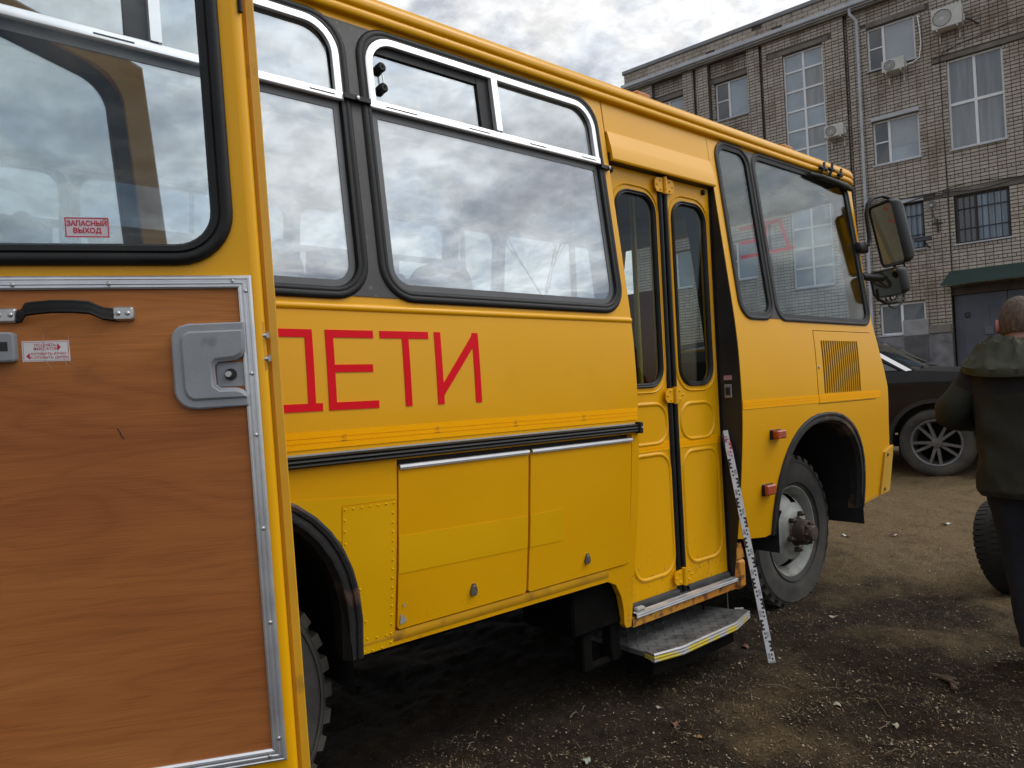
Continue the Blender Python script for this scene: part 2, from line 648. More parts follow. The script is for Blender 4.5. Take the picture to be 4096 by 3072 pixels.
def dens(poly, step=0.05):
    res = []
    for i, p in enumerate(poly):
        q = poly[(i + 1) % len(poly)]
        d = math.hypot(q[0] - p[0], q[1] - p[1])
        k = max(1, int(d / step))
        for j in range(k):
            res.append((p[0] + (q[0] - p[0]) * j / k, p[1] + (q[1] - p[1]) * j / k))
    return res


# ---- profile of the bus side: Y of the outer skin as a function of height
_ZS = [-.5, .25, .55, .85, 1.2, 1.5, 1.66, 2.0, 2.4, 2.7, 3.2]
_SS = [.2, .11, .07, .03, 0, .004, .014, .055, .103, .139, .2]


def _lin(z):
    for i in range(len(_ZS) - 1):
        if z <= _ZS[i + 1]:
            t = (z - _ZS[i]) / (_ZS[i + 1] - _ZS[i])
            return _SS[i] + (_SS[i + 1] - _SS[i]) * t
    return _SS[-1]


def prof(z):
    return sum(_lin(z + d) for d in (-.12, -.08, -.04, 0, .04, .08, .12)) / 7


def dprof(z):
    return (prof(z + .01) - prof(z - .01)) / .02


BW = 2.46          # width of the bus


def map_near(x, z, d):
    return Vector((x, prof(z) + d, z))


def nrm_near(x, z):
    return Vector((0, -1, dprof(z))).normalized()


def map_far(x, z, d):
    return Vector((x, BW - prof(z) - d, z))


def nrm_far(x, z):
    return Vector((0, 1, dprof(z))).normalized()


def sheet(name, outer, holes, m, parent, off=0.0, thick=0.02, mapf=map_near, nrm=nrm_near, band=0.05, world=True):
    """plate with holes laid on a curved side: outline in (x, z), bent by mapf, with real thickness"""
    loops = [dens(outer, 0.2)] + [list(h) for h in holes]
    flat = [Vector((p[0], p[1], 0)) for lp in loops for p in lp]
    tris = tessellate_polygon([[Vector((p[0], p[1], 0)) for p in lp] for lp in loops])
    bm = bmesh.new()
    bv = [bm.verts.new((p.x, 0, p.y)) for p in flat]
    for t in tris:
        try:
            bm.faces.new([bv[i] for i in t])
        except ValueError:
            pass
    zmin = min(p.y for p in flat)
    zmax = max(p.y for p in flat)
    if band:
        k = int(zmin / band) + 1
        while k * band < zmax:
            bmesh.ops.bisect_plane(bm, geom=bm.verts[:] + bm.edges[:] + bm.faces[:], dist=1e-5, plane_co=(0, 0, k * band), plane_no=(0, 0, 1))
            k += 1
    for f in bm.faces:
        f.normal_update()
        if f.normal.y > 0:
            f.normal_flip()
    bm.verts.index_update()
    V2 = [(v.co.x, v.co.z) for v in bm.verts]
    F = [[v.index for v in f.verts] for f in bm.faces]
    B = []
    for e in bm.edges:
        if len(e.link_faces) == 1:
            lp = e.link_faces[0].loops
            for l in lp:
                if l.edge == e:
                    B.append((l.vert.index, l.link_loop_next.vert.index))
    bm.free()
    n = len(V2)
    verts = [mapf(x, z, off) for x, z in V2] + [mapf(x, z, off + thick) for x, z in V2]
    flip = mapf is map_far
    faces = [f[::-1] if flip else f for f in F]
    nf = len(faces)
    faces += [[i + n for i in (f if flip else f[::-1])] for f in F]
    for a, b in B:
        q = [b, a, a + n, b + n]
        faces.append(q[::-1] if flip else q)
    me = bpy.data.meshes.new(name)
    me.from_pydata([tuple(v) for v in verts], [], faces)
    me.update()
    if nrm is not None:
        ln = []
        for pi, p in enumerate(me.polygons):
            for vi in p.vertices:
                if pi < nf:
                    ln.append(nrm(*V2[vi]))
                elif pi < 2 * nf:
                    ln.append(-nrm(*V2[vi - n]))
                else:
                    ln.append(p.normal.copy())
        me.polygons.foreach_set('use_smooth', [True] * len(me.polygons))
        me.normals_split_custom_set([tuple(q) for q in ln])
    return link(name, me, m, parent, world)


def seal(name, x0, x1, z0, z1, r, section, m, parent, mapf=map_near, n=8, smooth=50, dstep=0.06):
    """rubber or metal frame: a section (outward offset, depth) swept round a rounded rectangle"""
    rows = []
    for o, d in section:
        pts = rrect(x0, x1, z0, z1, r, o, n)
        # split the straight sides so that the frame follows the curved side
        full = []
        for i, p in enumerate(pts):
            q = pts[(i + 1) % len(pts)]
            full.append(p)
            if i % (n + 1) == n:
                for k in range(1, 8):
                    full.append((p[0] + (q[0] - p[0]) * k / 8, p[1] + (q[1] - p[1]) * k / 8))
        rows.append([mapf(x, z, d) for x, z in full])
    return MB().grid(rows, closed_u=True, closed_v=True).build(name, m, parent, smooth)


def text_mesh(name, body, size, M, m, parent, align='CENTER', bold=0.0, sx=1.0, depth=0.0004):
    cu = bpy.data.curves.new(name, 'FONT')
    cu.body = body
    cu.size = size
    cu.align_x = align
    cu.align_y = 'CENTER'
    cu.offset = bold
    cu.extrude = depth
    cu.resolution_u = 3
    tmp = bpy.data.objects.new(name + '_tmp', cu)
    COL.objects.link(tmp)
    bpy.context.view_layer.update()
    me = bpy.data.meshes.new_from_object(tmp)
    bpy.data.objects.remove(tmp, do_unlink=True)
    bpy.data.curves.remove(cu)
    me.transform(M @ Matrix.Diagonal((sx, 1, 1, 1)))
    me.materials.clear()
    return link(name, me, m, parent)


def frame_matrix(o, x, y, z):
    M = Matrix((x, y, z)).transposed().to_4x4()
    M.translation = o
    return M


def inst(name, me, loc, parent, rot=None, m=None):
    """one more object that shares a mesh"""
    o = bpy.data.objects.new(name, me)
    COL.objects.link(o)
    if m is not None and not me.materials:
        me.materials.append(m)
    Mx = (rot.to_4x4() if rot is not None else Matrix.Identity(4))
    Mx.translation = Vector(loc)
    o.parent = parent
    if parent.type == 'EMPTY':
        o.matrix_parent_inverse = parent.matrix_basis.inverted()
    o.matrix_basis = Mx
    return o


def copy_tree(o, parent=None):
    c = o.copy()
    COL.objects.link(c)
    if parent is not None:
        c.parent = parent
    for ch in list(o.children):
        copy_tree(ch, c)
    return c

# ---------------------------------------------------------------- ground
def gz(x, y):
    """height of the yard: flat under the bus, rising gently towards the building"""
    t = max(0.0, x - 3.2)
    h = 0.066 * t * t / (t + 1.6)
    h = min(h, 1.25)
    return h


def gbump(x, y):
    v = Vector((x, y, 0))
    a = noise.fractal(v * 0.9, 1.0, 2.0, 3) * 0.035
    b = noise.fractal(v * 4.3 + Vector((7, 3, 1)), 1.0, 2.0, 4) * 0.022
    b += noise.fractal(v * 13.0 + Vector((1, 9, 4)), 0.8, 2.0, 2) * 0.010
    # tyre ruts running along the bus
    for ry, w in ((-0.95, 0.10), (-1.55, 0.11)):
        yy = y - ry - 0.12 * math.sin(x * 0.5)
        b -= 0.045 * math.exp(-(yy / w) ** 2) * (0.6 + 0.6 * noise.noise(v * 1.3))
    d = max(abs(x - 4), abs(y - 0.5))
    k = max(0.0, min(1.0, (14 - d) / 6))
    flat = 1.0
    for wx in (0.57, 4.13):      # the wheels have flattened the soil
        q = math.hypot(x - wx, (y - 0.3) * 0.8)
        flat = min(flat, max(0.0, min(1.0, (q - 0.25) / 0.4)))
    q = math.hypot(x - 3.2, y + 0.15)
    flat = min(flat, max(0.0, min(1.0, (q - 0.05) / 0.25)))
    return (a + b) * (0.25 + 0.75 * k) * flat


def gh(x, y):
    return gz(x, y) + gbump(x, y)


def axis(lo, hi, f0, f1, fine, ratio=1.35):
    a = []
    x = f0
    while x < f1:
        a.append(x)
        x += fine
    st = fine
    x = f1
    while x < hi:
        a.append(x)
        st *= ratio
        x += st
    a.append(hi)
    st = fine
    x = f0
    while x > lo:
        st *= ratio
        x -= st
        a.insert(0, max(x, lo))
    return a


xs = axis(-300, 300, 0.6, 8.2, 0.034)
ys = axis(-300, 300, -1.9, 2.6, 0.034)
gm = MB()
gm.v = [(x, y, gh(x, y)) for x in xs for y in ys]
ny = len(ys)
gm.f = [(i * ny + k, (i + 1) * ny + k, (i + 1) * ny + k + 1, i * ny + k + 1) for i in range(len(xs) - 1) for k in range(ny - 1)]


def ground_mat():
    m = bpy.data.materials.new('yard_soil')
    m.use_nodes = True
    t = m.node_tree
    b = t.nodes['Principled BSDF']
    g = N(t, 'ShaderNodeNewGeometry')

    def nz(scale, detail=6, rough=0.6):
        n = N(t, 'ShaderNodeTexNoise')
        n.inputs['Scale'].default_value = scale
        n.inputs['Detail'].default_value = detail
        n.inputs['Roughness'].default_value = rough
        L(t, g.outputs['Position'], n.inputs[0])
        return n.outputs['Fac']

    def rmp(v, p0, p1, c0, c1):
        r = N(t, 'ShaderNodeValToRGB')
        r.color_ramp.elements[0].position = p0
        r.color_ramp.elements[1].position = p1
        r.color_ramp.elements[0].color = (*c0, 1)
        r.color_ramp.elements[1].color = (*c1, 1)
        L(t, v, r.inputs[0])
        return r.outputs[0]

    def mix(f, a, c):
        x = N(t, 'ShaderNodeMixRGB')
        L(t, f, x.inputs[0])
        L(t, a, x.inputs[1])
        L(t, c, x.inputs[2])
        return x.outputs[0]
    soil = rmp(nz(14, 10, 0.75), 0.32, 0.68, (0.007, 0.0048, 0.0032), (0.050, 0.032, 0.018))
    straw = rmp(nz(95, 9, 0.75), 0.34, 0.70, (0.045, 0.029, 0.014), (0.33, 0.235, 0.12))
    # dry trampled grass in patches; extra straw ahead also paints in sunlight
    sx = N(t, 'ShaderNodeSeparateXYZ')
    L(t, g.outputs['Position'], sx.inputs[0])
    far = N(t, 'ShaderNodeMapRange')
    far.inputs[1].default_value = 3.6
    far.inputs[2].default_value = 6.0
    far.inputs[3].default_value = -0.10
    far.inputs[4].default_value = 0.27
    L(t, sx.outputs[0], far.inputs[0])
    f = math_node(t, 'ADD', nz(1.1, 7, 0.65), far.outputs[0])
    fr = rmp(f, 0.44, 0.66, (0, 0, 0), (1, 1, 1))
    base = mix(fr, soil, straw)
    green = rmp(nz(2.7, 5), 0.60, 0.74, (0, 0, 0), (0.5, 0.5, 0.5))
    gcol = rmp(nz(40), 0.3, 0.7, (0.018, 0.022, 0.008), (0.055, 0.060, 0.022))
    base = mix(green, base, gcol)
    fl = rmp(nz(120, 3, 0.5), 0.63, 0.70, (0, 0, 0), (0.6, 0.6, 0.6))
    fcol = rmp(nz(12), 0.3, 0.7, (0.12, 0.085, 0.05), (0.26, 0.21, 0.14))
    base = mix(fl, base, fcol)
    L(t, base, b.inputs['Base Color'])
    b.inputs['Roughness'].default_value = 0.93
    b.inputs['Specular IOR Level'].default_value = 0.2
    bp = N(t, 'ShaderNodeBump')
    bp.inputs['Strength'].default_value = 0.9
    bp.inputs['Distance'].default_value = 0.03
    L(t, math_node(t, 'ADD', math_node(t, 'MULTIPLY', nz(17, 9, 0.75), 0.8), math_node(t, 'MULTIPLY', nz(140, 6, 0.7), 0.55)), bp.inputs['Height'])
    L(t, bp.outputs[0], b.inputs['Normal'])
    MATS['yard_soil'] = m
    return m


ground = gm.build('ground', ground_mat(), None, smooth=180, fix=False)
tag(ground, 'dark trampled soil with dry grass, wood chips and ruts', None, kind='structure')

# ---------------------------------------------------------------- brick building
BROT = math.radians(-81)
B0 = Vector((23.1, 7.8, 0))
bld = empty('brick_building', B0, BROT)
tag(bld, 'grey brick factory building with white framed windows behind the bus', 'building')
BM = bld.matrix_basis.copy()
BZ0 = 0.9           # foot of the walls


def bpart(mb, name, m, parent=None, smooth=None):
    """building parts are written in the facade's own frame: x along the wall to the right, y into the wall"""
    o = link(name, mb.mesh(name, smooth), m, parent if parent is not None else bld, world=False)
    return o


def brick_mat():
    m = bpy.data.materials.new('silicate_brick')
    m.use_nodes = True
    t = m.node_tree
    b = t.nodes['Principled BSDF']
    g = N(t, 'ShaderNodeNewGeometry')
    # position in the frame of the wall, snapped to the brick raster: one tone per brick
    vt = N(t, 'ShaderNodeMapping', vector_type='TEXTURE')
    vt.inputs['Location'].default_value = B0
    vt.inputs['Rotation'].default_value = (0, 0, BROT)
    L(t, g.outputs['Position'], vt.inputs[0])
    sp = N(t, 'ShaderNodeSeparateXYZ')
    L(t, vt.outputs[0], sp.inputs[0])
    cb = N(t, 'ShaderNodeCombineXYZ')
    L(t, math_node(t, 'FLOOR', math_node(t, 'DIVIDE', sp.outputs[0], 0.21)), cb.inputs[0])
    L(t, math_node(t, 'FLOOR', math_node(t, 'DIVIDE', math_node(t, 'SUBTRACT', sp.outputs[2], BZ0), 0.104)), cb.inputs[1])
    wn = N(t, 'ShaderNodeTexWhiteNoise', noise_dimensions='2D')
    L(t, cb.outputs[0], wn.inputs[0])
    r = N(t, 'ShaderNodeValToRGB')
    e = r.color_ramp.elements
    e[0].color = (0.36, 0.318, 0.278, 1)
    e[1].color = (0.45, 0.405, 0.36, 1)
    x = e.new(0.4)
    x.color = (0.41, 0.365, 0.322, 1)
    L(t, wn.outputs['Value'], r.inputs[0])
    n = N(t, 'ShaderNodeTexNoise')
    n.inputs['Scale'].default_value = 0.9
    n.inputs['Detail'].default_value = 6
    n.inputs['Roughness'].default_value = 0.65
    mpx = N(t, 'ShaderNodeMapping')
    mpx.inputs['Scale'].default_value = (1, 1, 0.45)
    L(t, vt.outputs[0], mpx.inputs[0])
    L(t, mpx.outputs[0], n.inputs[0])
    r2 = N(t, 'ShaderNodeValToRGB')
    r2.color_ramp.elements[0].position = 0.36
    r2.color_ramp.elements[0].color = (0.55, 0.50, 0.43, 1)
    r2.color_ramp.elements[1].position = 0.50
    r2.color_ramp.elements[1].color = (1, 1, 1, 1)
    L(t, n.outputs['Fac'], r2.inputs[0])
    mx = N(t, 'ShaderNodeMixRGB', blend_type='MULTIPLY')
    mx.inputs[0].default_value = 0.85
    L(t, r.outputs[0], mx.inputs[1])
    L(t, r2.outputs[0], mx.inputs[2])
    L(t, mx.outputs[0], b.inputs['Base Color'])
    b.inputs['Roughness'].default_value = 0.9
    b.inputs['Specular IOR Level'].default_value = 0.25
    return m


BRICK = brick_mat()
MORTAR = mat('dark_mortar', (0.085, 0.073, 0.064), (0.125, 0.108, 0.096), scale=3, rough=0.95)
CONCRETE = mat('stained_concrete', (0.125, 0.112, 0.100), (0.19, 0.172, 0.155), scale=2.5, rough=0.9, bump=0.1, bscale=20)
WPVC = mat('white_window_frame', (0.68, 0.69, 0.72), (0.75, 0.76, 0.78), scale=3, rough=0.45)
DFRAME = mat('dark_window_frame', (0.022, 0.018, 0.018), rough=0.5)
WTRIM = mat('grey_metal_flashing', (0.36, 0.38, 0.42), (0.44, 0.46, 0.50), scale=2, rough=0.45)
RFLASH = mat('roof_flashing', (0.16, 0.165, 0.175), (0.21, 0.215, 0.225), scale=2, rough=0.5)


def pane_mat(name, c, rough=0.06):
    return mat(name, c, tuple(min(1, q * 1.35) for q in c), scale=1.4, rough=rough, spec=0.9)


PANE = pane_mat('window_pane', (0.20, 0.245, 0.30))
PANE_DARK = pane_mat('dark_window_pane', (0.022, 0.026, 0.034))
PANE_BLIND = mat('pane_with_blind', (0.27, 0.30, 0.34), (0.31, 0.34, 0.375), scale=2, rough=0.15, spec=0.7)


def curtain_mat(name, c1, c2, freq):
    m = bpy.data.materials.new(name)
    m.use_nodes = True
    t = m.node_tree
    b = t.nodes['Principled BSDF']
    tcn = N(t, 'ShaderNodeTexCoord')
    mp = N(t, 'ShaderNodeMapping')
    mp.inputs['Scale'].default_value = (freq, 1, 0.5)
    L(t, tcn.outputs['Object'], mp.inputs[0])
    n = N(t, 'ShaderNodeTexNoise')
    n.inputs['Scale'].default_value = 1
    n.inputs['Detail'].default_value = 3
    L(t, mp.outputs[0], n.inputs[0])
    r = N(t, 'ShaderNodeValToRGB')
    r.color_ramp.elements[0].position = 0.34
    r.color_ramp.elements[1].position = 0.66
    r.color_ramp.elements[0].color = (*c1, 1)
    r.color_ramp.elements[1].color = (*c2, 1)
    L(t, n.outputs['Fac'], r.inputs[0])
    L(t, r.outputs[0], b.inputs['Base Color'])
    b.inputs['Roughness'].default_value = 0.15
    b.inputs['Specular IOR Level'].default_value = 0.7
    return m


PANE_CURT = curtain_mat('pane_with_net_curtain', (0.17, 0.185, 0.20), (0.25, 0.265, 0.285), 9)
PANE_BLUE = curtain_mat('pane_with_blue_blinds', (0.07, 0.12, 0.18), (0.19, 0.26, 0.34), 13)
PANE_BLUED = curtain_mat('pane_with_dim_blinds', (0.03, 0.038, 0.05), (0.065, 0.075, 0.09), 13)

# windows: (s0, s1, z0, z1, wall depth, style)
WINS = [
    (-4.70, -3.43, 10.76, 12.10, 0.20, 'pvc'), (-4.70, -3.43, 7.86, 9.20, 0.20, 'pvc'), (-4.70, -3.43, 5.0, 6.34, 0.20, 'pvc'),
    (-7.0, -5.86, 10.76, 12.10, 0.20, 'pvc'), (-7.0, -5.86, 7.86, 9.20, 0.20, 'pvc'), (-7.0, -5.86, 5.0, 6.34, 0.20, 'pvc'),
    (0.38, 1.71, 10.84, 12.16, 0.05, 'pvcA'), (0.41, 1.69, 7.88, 9.24, 0.05, 'pvcB'), (0.41, 1.68, 5.14, 6.55, 0.05, 'barL'),
    (2.46, 3.83, 7.85, 10.48, 0.05, 'big'), (2.46, 3.81, 5.10, 6.50, 0.05, 'barR'),
    (0.34, 1.59, 2.62, 3.57, 0.05, 'base'),
    (-2.21, -0.92, 4.4, 12.20, 0.0, 'tall'),
    (5.0, 6.3, 10.84, 12.16, 0.05, 'pvcB'), (5.0, 6.3, 7.88, 9.24, 0.05, 'pvcB'),
]
GATE = (2.26, 4.95, BZ0, 3.86)
REG = [(-8.28, -7.10, 0.0), (-7.10, -5.84, 0.20), (-5.84, -5.42, 0.0), (-5.42, -5.31, 0.14), (-5.31, -4.86, 0.0), (-4.86, -3.42, 0.20),
       (-3.42, -2.98, 0.0), (-2.98, -2.88, 0.14), (-2.88, -0.27, 0.0), (-0.27, -0.17, 0.14), (-0.17, 9.0, 0.05)]
ZTOP = 12.86
wall = MB()
bricks = []
for (s0, s1, d) in REG:
    ops = [(a, b, c, e) for (a, b, c, e, dd, k) in WINS if b > s0 and a < s1]
    if s1 > 8:
        ops.append(GATE)
    # backing wall of mortar round the openings
    sx_ = sorted({s0, s1, *[max(s0, o[0]) for o in ops], *[min(s1, o[1]) for o in ops]})
    zx_ = sorted({BZ0 - 0.6, ZTOP, *[o[2] for o in ops], *[o[3] for o in ops]})
    for i in range(len(sx_) - 1):
        run = None
        for k in range(len(zx_) - 1):
            cx, cz = (sx_[i] + sx_[i + 1]) / 2, (zx_[k] + zx_[k + 1]) / 2
            solid = not any(o[0] < cx < o[1] and o[2] < cz < o[3] for o in ops)
            if solid:
                wall.box(sx_[i], sx_[i + 1], d + 0.026, 0.62, zx_[k], zx_[k + 1])
    # brick courses: three of stretchers, one of headers, joints in line
    course = 0
    z = BZ0 + 0.9 if s1 > 8 else BZ0
    base_z = BZ0
    nz_ = int((ZTOP - base_z) / 0.104)
    for c in range(nz_):
        z0 = base_z + c * 0.104
        if z0 < (2.56 if s1 > 8 else 1.2):
            continue
        z1 = z0 + 0.079
        header = (c % 4 == 3)
        w = 0.105 if header else 0.21
        k0 = math.floor(s0 / w)
        while k0 * w < s1:
            a = max(s0, k0 * w) + 0.008
            b = min(s1, (k0 + 1) * w) - 0.008
            k0 += 1
            segs = [(a, b)]
            for o in ops:
                if o[2] < z1 and o[3] > z0:
                    ns = []
                    for (p, q) in segs:
                        if q <= o[0] or p >= o[1]:
                            ns.append((p, q))
                        else:
                            if p < o[0]:
                                ns.append((p, o[0]))
                            if q > o[1]:
                                ns.append((o[1], q))
                    segs = ns
            for (p, q) in segs:
                if q - p > 0.02:
                    bricks.append((p, q, d, z0, z1, (not header) and abs((q - p) - 0.194) < 1e-4))
bpart(wall, 'wall', MORTAR)
# lintels hide bricks, so leave bricks out there
LINT = [(2.1, 4.5, 10.49, 10.62, 0.05), (2.2, 4.2, 6.52, 6.70, 0.05), (-2.66, -0.74, 12.22, 12.36, 0.0), (0.38, 2.0, 12.18, 12.34, 0.05),
        (-4.86, -3.42, 12.12, 12.28, 0.2), (-7.1, -5.84, 12.12, 12.28, 0.2), (0.3, 1.95, 6.57, 6.70, 0.05)]


def inlint(p, q, z0, z1):
    return any(q > l[0] and p < l[1] and z1 > l[2] and z0 < l[3] for l in LINT)


bricks = [b for b in bricks if not inlint(b[0], b[1], b[3], b[4])]
camL = BM.inverted() @ CAMP
cand = [b for b in bricks if b[5] and 0.3 < b[0] < 4.2 and 4.35 < b[3] < 8.6 and b[2] == 0.05]
cand.sort(key=lambda b: (Vector((b[0], 0, b[3])) - camL).length)
pick = set(cand[:300])
lo = MB()
rb = random.Random(3)
for b in bricks:
    if b in pick:
        continue
    p, q, d, z0, z1, _ = b
    j = rb.uniform(-0.004, 0.004)
    lo.box(p, q, d + j, d + 0.04, z0, z1)
o = bpart(lo, 'bricks', BRICK)
o['kind'] = 'stuff'
bme = MB().box(-0.097, 0.097, 0, 0.04, 0, 0.079).mesh('brick')
bme.materials.append(BRICK)
for b in cand[:300]:
    ob = bpy.data.objects.new('brick', bme)
    COL.objects.link(ob)
    ob.parent = bld
    ob.location = ((b[0] + b[1]) / 2, b[2] + rb.uniform(-0.004, 0.004), b[3])
for l in LINT:
    bpart(MB().box(l[0], l[1], l[4] - 0.015, l[4] + 0.05, l[2], l[3] - 0.004), 'lintel', CONCRETE)
# parapet of bigger blocks, cornice, flashing
bpart(MB().box(-8.28, 9.0, 0.03, 0.6, 13.12, 13.52), 'parapet_wall', MORTAR)
pb = MB()
for c in range(3):
    z0 = 13.12 + c * 0.135
    s = -8.28 - (0.17 if c % 2 else 0)
    while s < 9.0:
        a, b2 = max(s, -8.28) + 0.008, min(s + 0.34, 9.0) - 0.008
        if b2 - a > 0.05 and rb.random() > 0.03:
            pb.box(a, b2, rb.uniform(-0.004, 0.006), 0.05, z0 + 0.006, z0 + 0.127)
        s += 0.34
o = bpart(pb, 'parapet_blocks', BRICK)
o['kind'] = 'stuff'
s = -8.36
while s < 9.0:
    bpart(MB().box(s + 0.006, min(s + 1.55, 9.0), -0.17, 0.0, 12.88, 13.10, bev=0.012), 'cornice_strip', WTRIM)
    s += 1.55
bpart(MB().box(-8.36, 9.0, -0.13, 0.02, 12.80, 12.87), 'cornice_soffit', CONCRETE)
bpart(MB().box(-8.34, 9.05, -0.05, 0.66, 13.53, 13.68, bev=0.02), 'roof_flashing', RFLASH)
bpart(MB().box(-8.26, 8.98, 0.63, 12.0, BZ0 - 0.6, 13.5), 'rear_block', CONCRETE)


def rect_frame(mb, a, b, z0, z1, y0, y1, w):
    mb.box(a, a + w, y0, y1, z0, z1)
    mb.box(b - w, b, y0, y1, z0, z1)
    mb.box(a + w, b - w, y0, y1, z0, z0 + w)
    mb.box(a + w, b - w, y0, y1, z1 - w, z1)


def bwindow(s0, s1, z0, z1, d, style):
    y = d + 0.10
    fm = DFRAME if style.startswith('bar') else WPVC
    fr = MB()
    rect_frame(fr, s0, s1, z0, z1, y, y + 0.07, 0.055)
    panes = []
    i0, i1, j0, j1 = s0 + 0.055, s1 - 0.055, z0 + 0.055, z1 - 0.055
    if style in ('pvc', 'pvcA', 'pvcB', 'barL', 'barR', 'base'):
        ms = s0 + (s1 - s0) * (0.39 if style != 'base' else 0.48)
        if style in ('pvcA', 'pvcB'):
            ms = s0 + 0.45
        if style == 'barL':
            ms = s0 + 0.44
        fr.box(ms - 0.035, ms + 0.035, y, y + 0.07, j0, j1)
        mz = (z0 + z1) / 2 + 0.02
        if style.startswith('pvc'):
            fr.box(i0, ms - 0.035, y + 0.004, y + 0.06, mz - 0.02, mz + 0.02)
            panes += [(i0, ms - 0.035, j0, mz - 0.02, PANE_DARK), (i0, ms - 0.035, mz + 0.02, j1, PANE_DARK)]
            big = PANE_BLIND if style == 'pvcA' else PANE
            if style == 'pvcB':
                panes += [(ms + 0.035, i1, j0, j0 + 0.42, PANE), (ms + 0.035, i1, j0 + 0.424, j1, PANE_BLIND)]
            else:
                panes += [(ms + 0.035, i1, j0, j1, big)]
        elif style == 'base':
            panes += [(i0, ms - 0.035, j0, j1, PANE_DARK), (ms + 0.035, i1, j0, j1, PANE_DARK)]
        else:
            panes += [(i0, ms - 0.035, j0, j1, PANE_BLUED if style == 'barR' else PANE_BLUE), (ms + 0.035, i1, j0, j1, PANE_BLUE)]
    elif style == 'big':
        fr.box(3.10, 3.17, y, y + 0.07, j0, j1)
        fr.box(i0, 3.10, y + 0.002, y + 0.068, 9.14, 9.22)
        fr.box(3.17, i1, y + 0.002, y + 0.068, 9.14, 9.22)
        for a, b in ((i0, 3.10), (3.17, i1)):
            panes += [(a, b, j0, 9.14, PANE_CURT), (a, b, 9.22, j1, PANE_CURT)]
    elif style == 'tall':
        fr.box(-1.60, -1.53, y, y + 0.07, j0, j1)
        z = 11.60
        prev = j1
        while z > z0 + 0.3:
            for a, b in ((i0, -1.60), (-1.53, i1)):
                fr.box(a, b, y + 0.002, y + 0.068, z - 0.03, z + 0.03)
                panes.append((a, b, z + 0.03, prev, PANE if rb.random() > 0.3 else PANE_CURT))
            prev = z - 0.03
            z -= 0.655
        for a, b in ((i0, -1.60), (-1.53, i1)):
            panes.append((a, b, j0, prev, PANE))
    w = bpart(fr, 'window', fm)
    for (a, b, c, e, m) in panes:
        tilt = rb.uniform(-0.006, 0.006)
        me = MB()
        me.add([(a, y + 0.03 + tilt, c), (b, y + 0.03 - tilt, c), (b, y + 0.03 - tilt * 0.3, e), (a, y + 0.03 + tilt * 0.3, e),
                (a, y + 0.05, c), (b, y + 0.05, c), (b, y + 0.05, e), (a, y + 0.05, e)],
               [(0, 1, 2, 3), (7, 6, 5, 4), (0, 4, 5, 1), (1, 5, 6, 2), (2, 6, 7, 3), (3, 7, 4, 0)])
        link('pane', me.mesh('pane'), m, w, False)
    link('sill', MB().box(s0 - 0.03, s1 + 0.03, d - 0.05, y, z0 - 0.045, z0 - 0.004).mesh('sill'), WTRIM, w, False)
    if style.startswith('bar'):
        n = 9
        for k in range(n):
            x = s0 + (k + 0.5) * (s1 - s0) / n
            link('bar', MB().box(x - 0.009, x + 0.009, d + 0.04, d + 0.058, z0 + 0.01, z1 - 0.01).mesh('bar'), DFRAME, w, False)
        for zz in (z0 + 0.42, z1 - 0.40):
            link('bar', MB().box(s0 + 0.005, s1 - 0.005, d + 0.062, d + 0.082, zz - 0.011, zz + 0.011).mesh('bar'), DFRAME, w, False)
    if style in ('pvcB', 'barL') and s0 < 2:
        link('lintel_strip', MB().box(s0 - 0.03, s1 + 0.02, d - 0.06, d + 0.09, z1 + 0.004, z1 + 0.12, bev=0.008).mesh('lintel_strip'), WTRIM, w, False)
    # dark room behind
    link('room', MB().box(s0, s1, y + 0.30, y + 0.32, z0, z1).mesh('room'), BLACK, w, False)
    return w


for wdef in WINS:
    bwindow(*wdef)
# whitewashed boarding and plinth beside the gate
bpart(MB().box(0.98, 1.66, -0.02, 0.04, 1.2, 3.02, bev=0.01), 'boarding', mat('whitewashed_board', (0.22, 0.22, 0.23), (0.30, 0.30, 0.31), scale=4, rough=0.8))
bpart(MB().box(1.66, 2.25, -0.06, 0.05, 2.56, 2.80, bev=0.01), 'ledge', CONCRETE)
bpart(MB().box(-0.15, 2.25, -0.02, 0.05, BZ0 - 0.6, 2.55), 'plinth', mat('plinth_plaster', (0.10, 0.10, 0.11), (0.20, 0.20, 0.215), scale=3, rough=0.9, bump=0.2, bscale=12))
# gate of metal leaves
GM = mat('grey_blue_gate_paint', (0.055, 0.062, 0.085), (0.075, 0.082, 0.105), scale=2, rough=0.55, bump=0.05, bscale=8)
g1 = bpart(MB().box(2.30, 3.60, 0.25, 0.29, BZ0, 3.62, bev=0.006), 'gate_leaf', GM)
link('handle', MB().box(2.56, 2.68, 0.19, 0.25, 2.95, 3.10, bev=0.02).mesh('handle'), DFRAME, g1, False)
link('wicket', MB().box(2.52, 3.16, 0.238, 0.248, BZ0 + 0.1, 3.34, bev=0.003).mesh('wicket'), GM, g1, False)
link('lock_box', MB().box(3.02, 3.24, 0.20, 0.236, 2.42, 2.66, bev=0.006).mesh('lock_box'), mat('lock_grey', (0.09, 0.095, 0.11), rough=0.5), g1, False)
g2 = bpart(MB().box(3.61, 4.92, 0.25, 0.29, BZ0, 3.62, bev=0.006), 'gate_leaf', GM)
bpart(MB().box(2.26, 4.95, 0.18, 0.32, 3.63, 3.86), 'gate_lintel', mat('rust_lintel', (0.05, 0.036, 0.028), (0.08, 0.06, 0.045), scale=4, rough=0.8))
aw = MB()
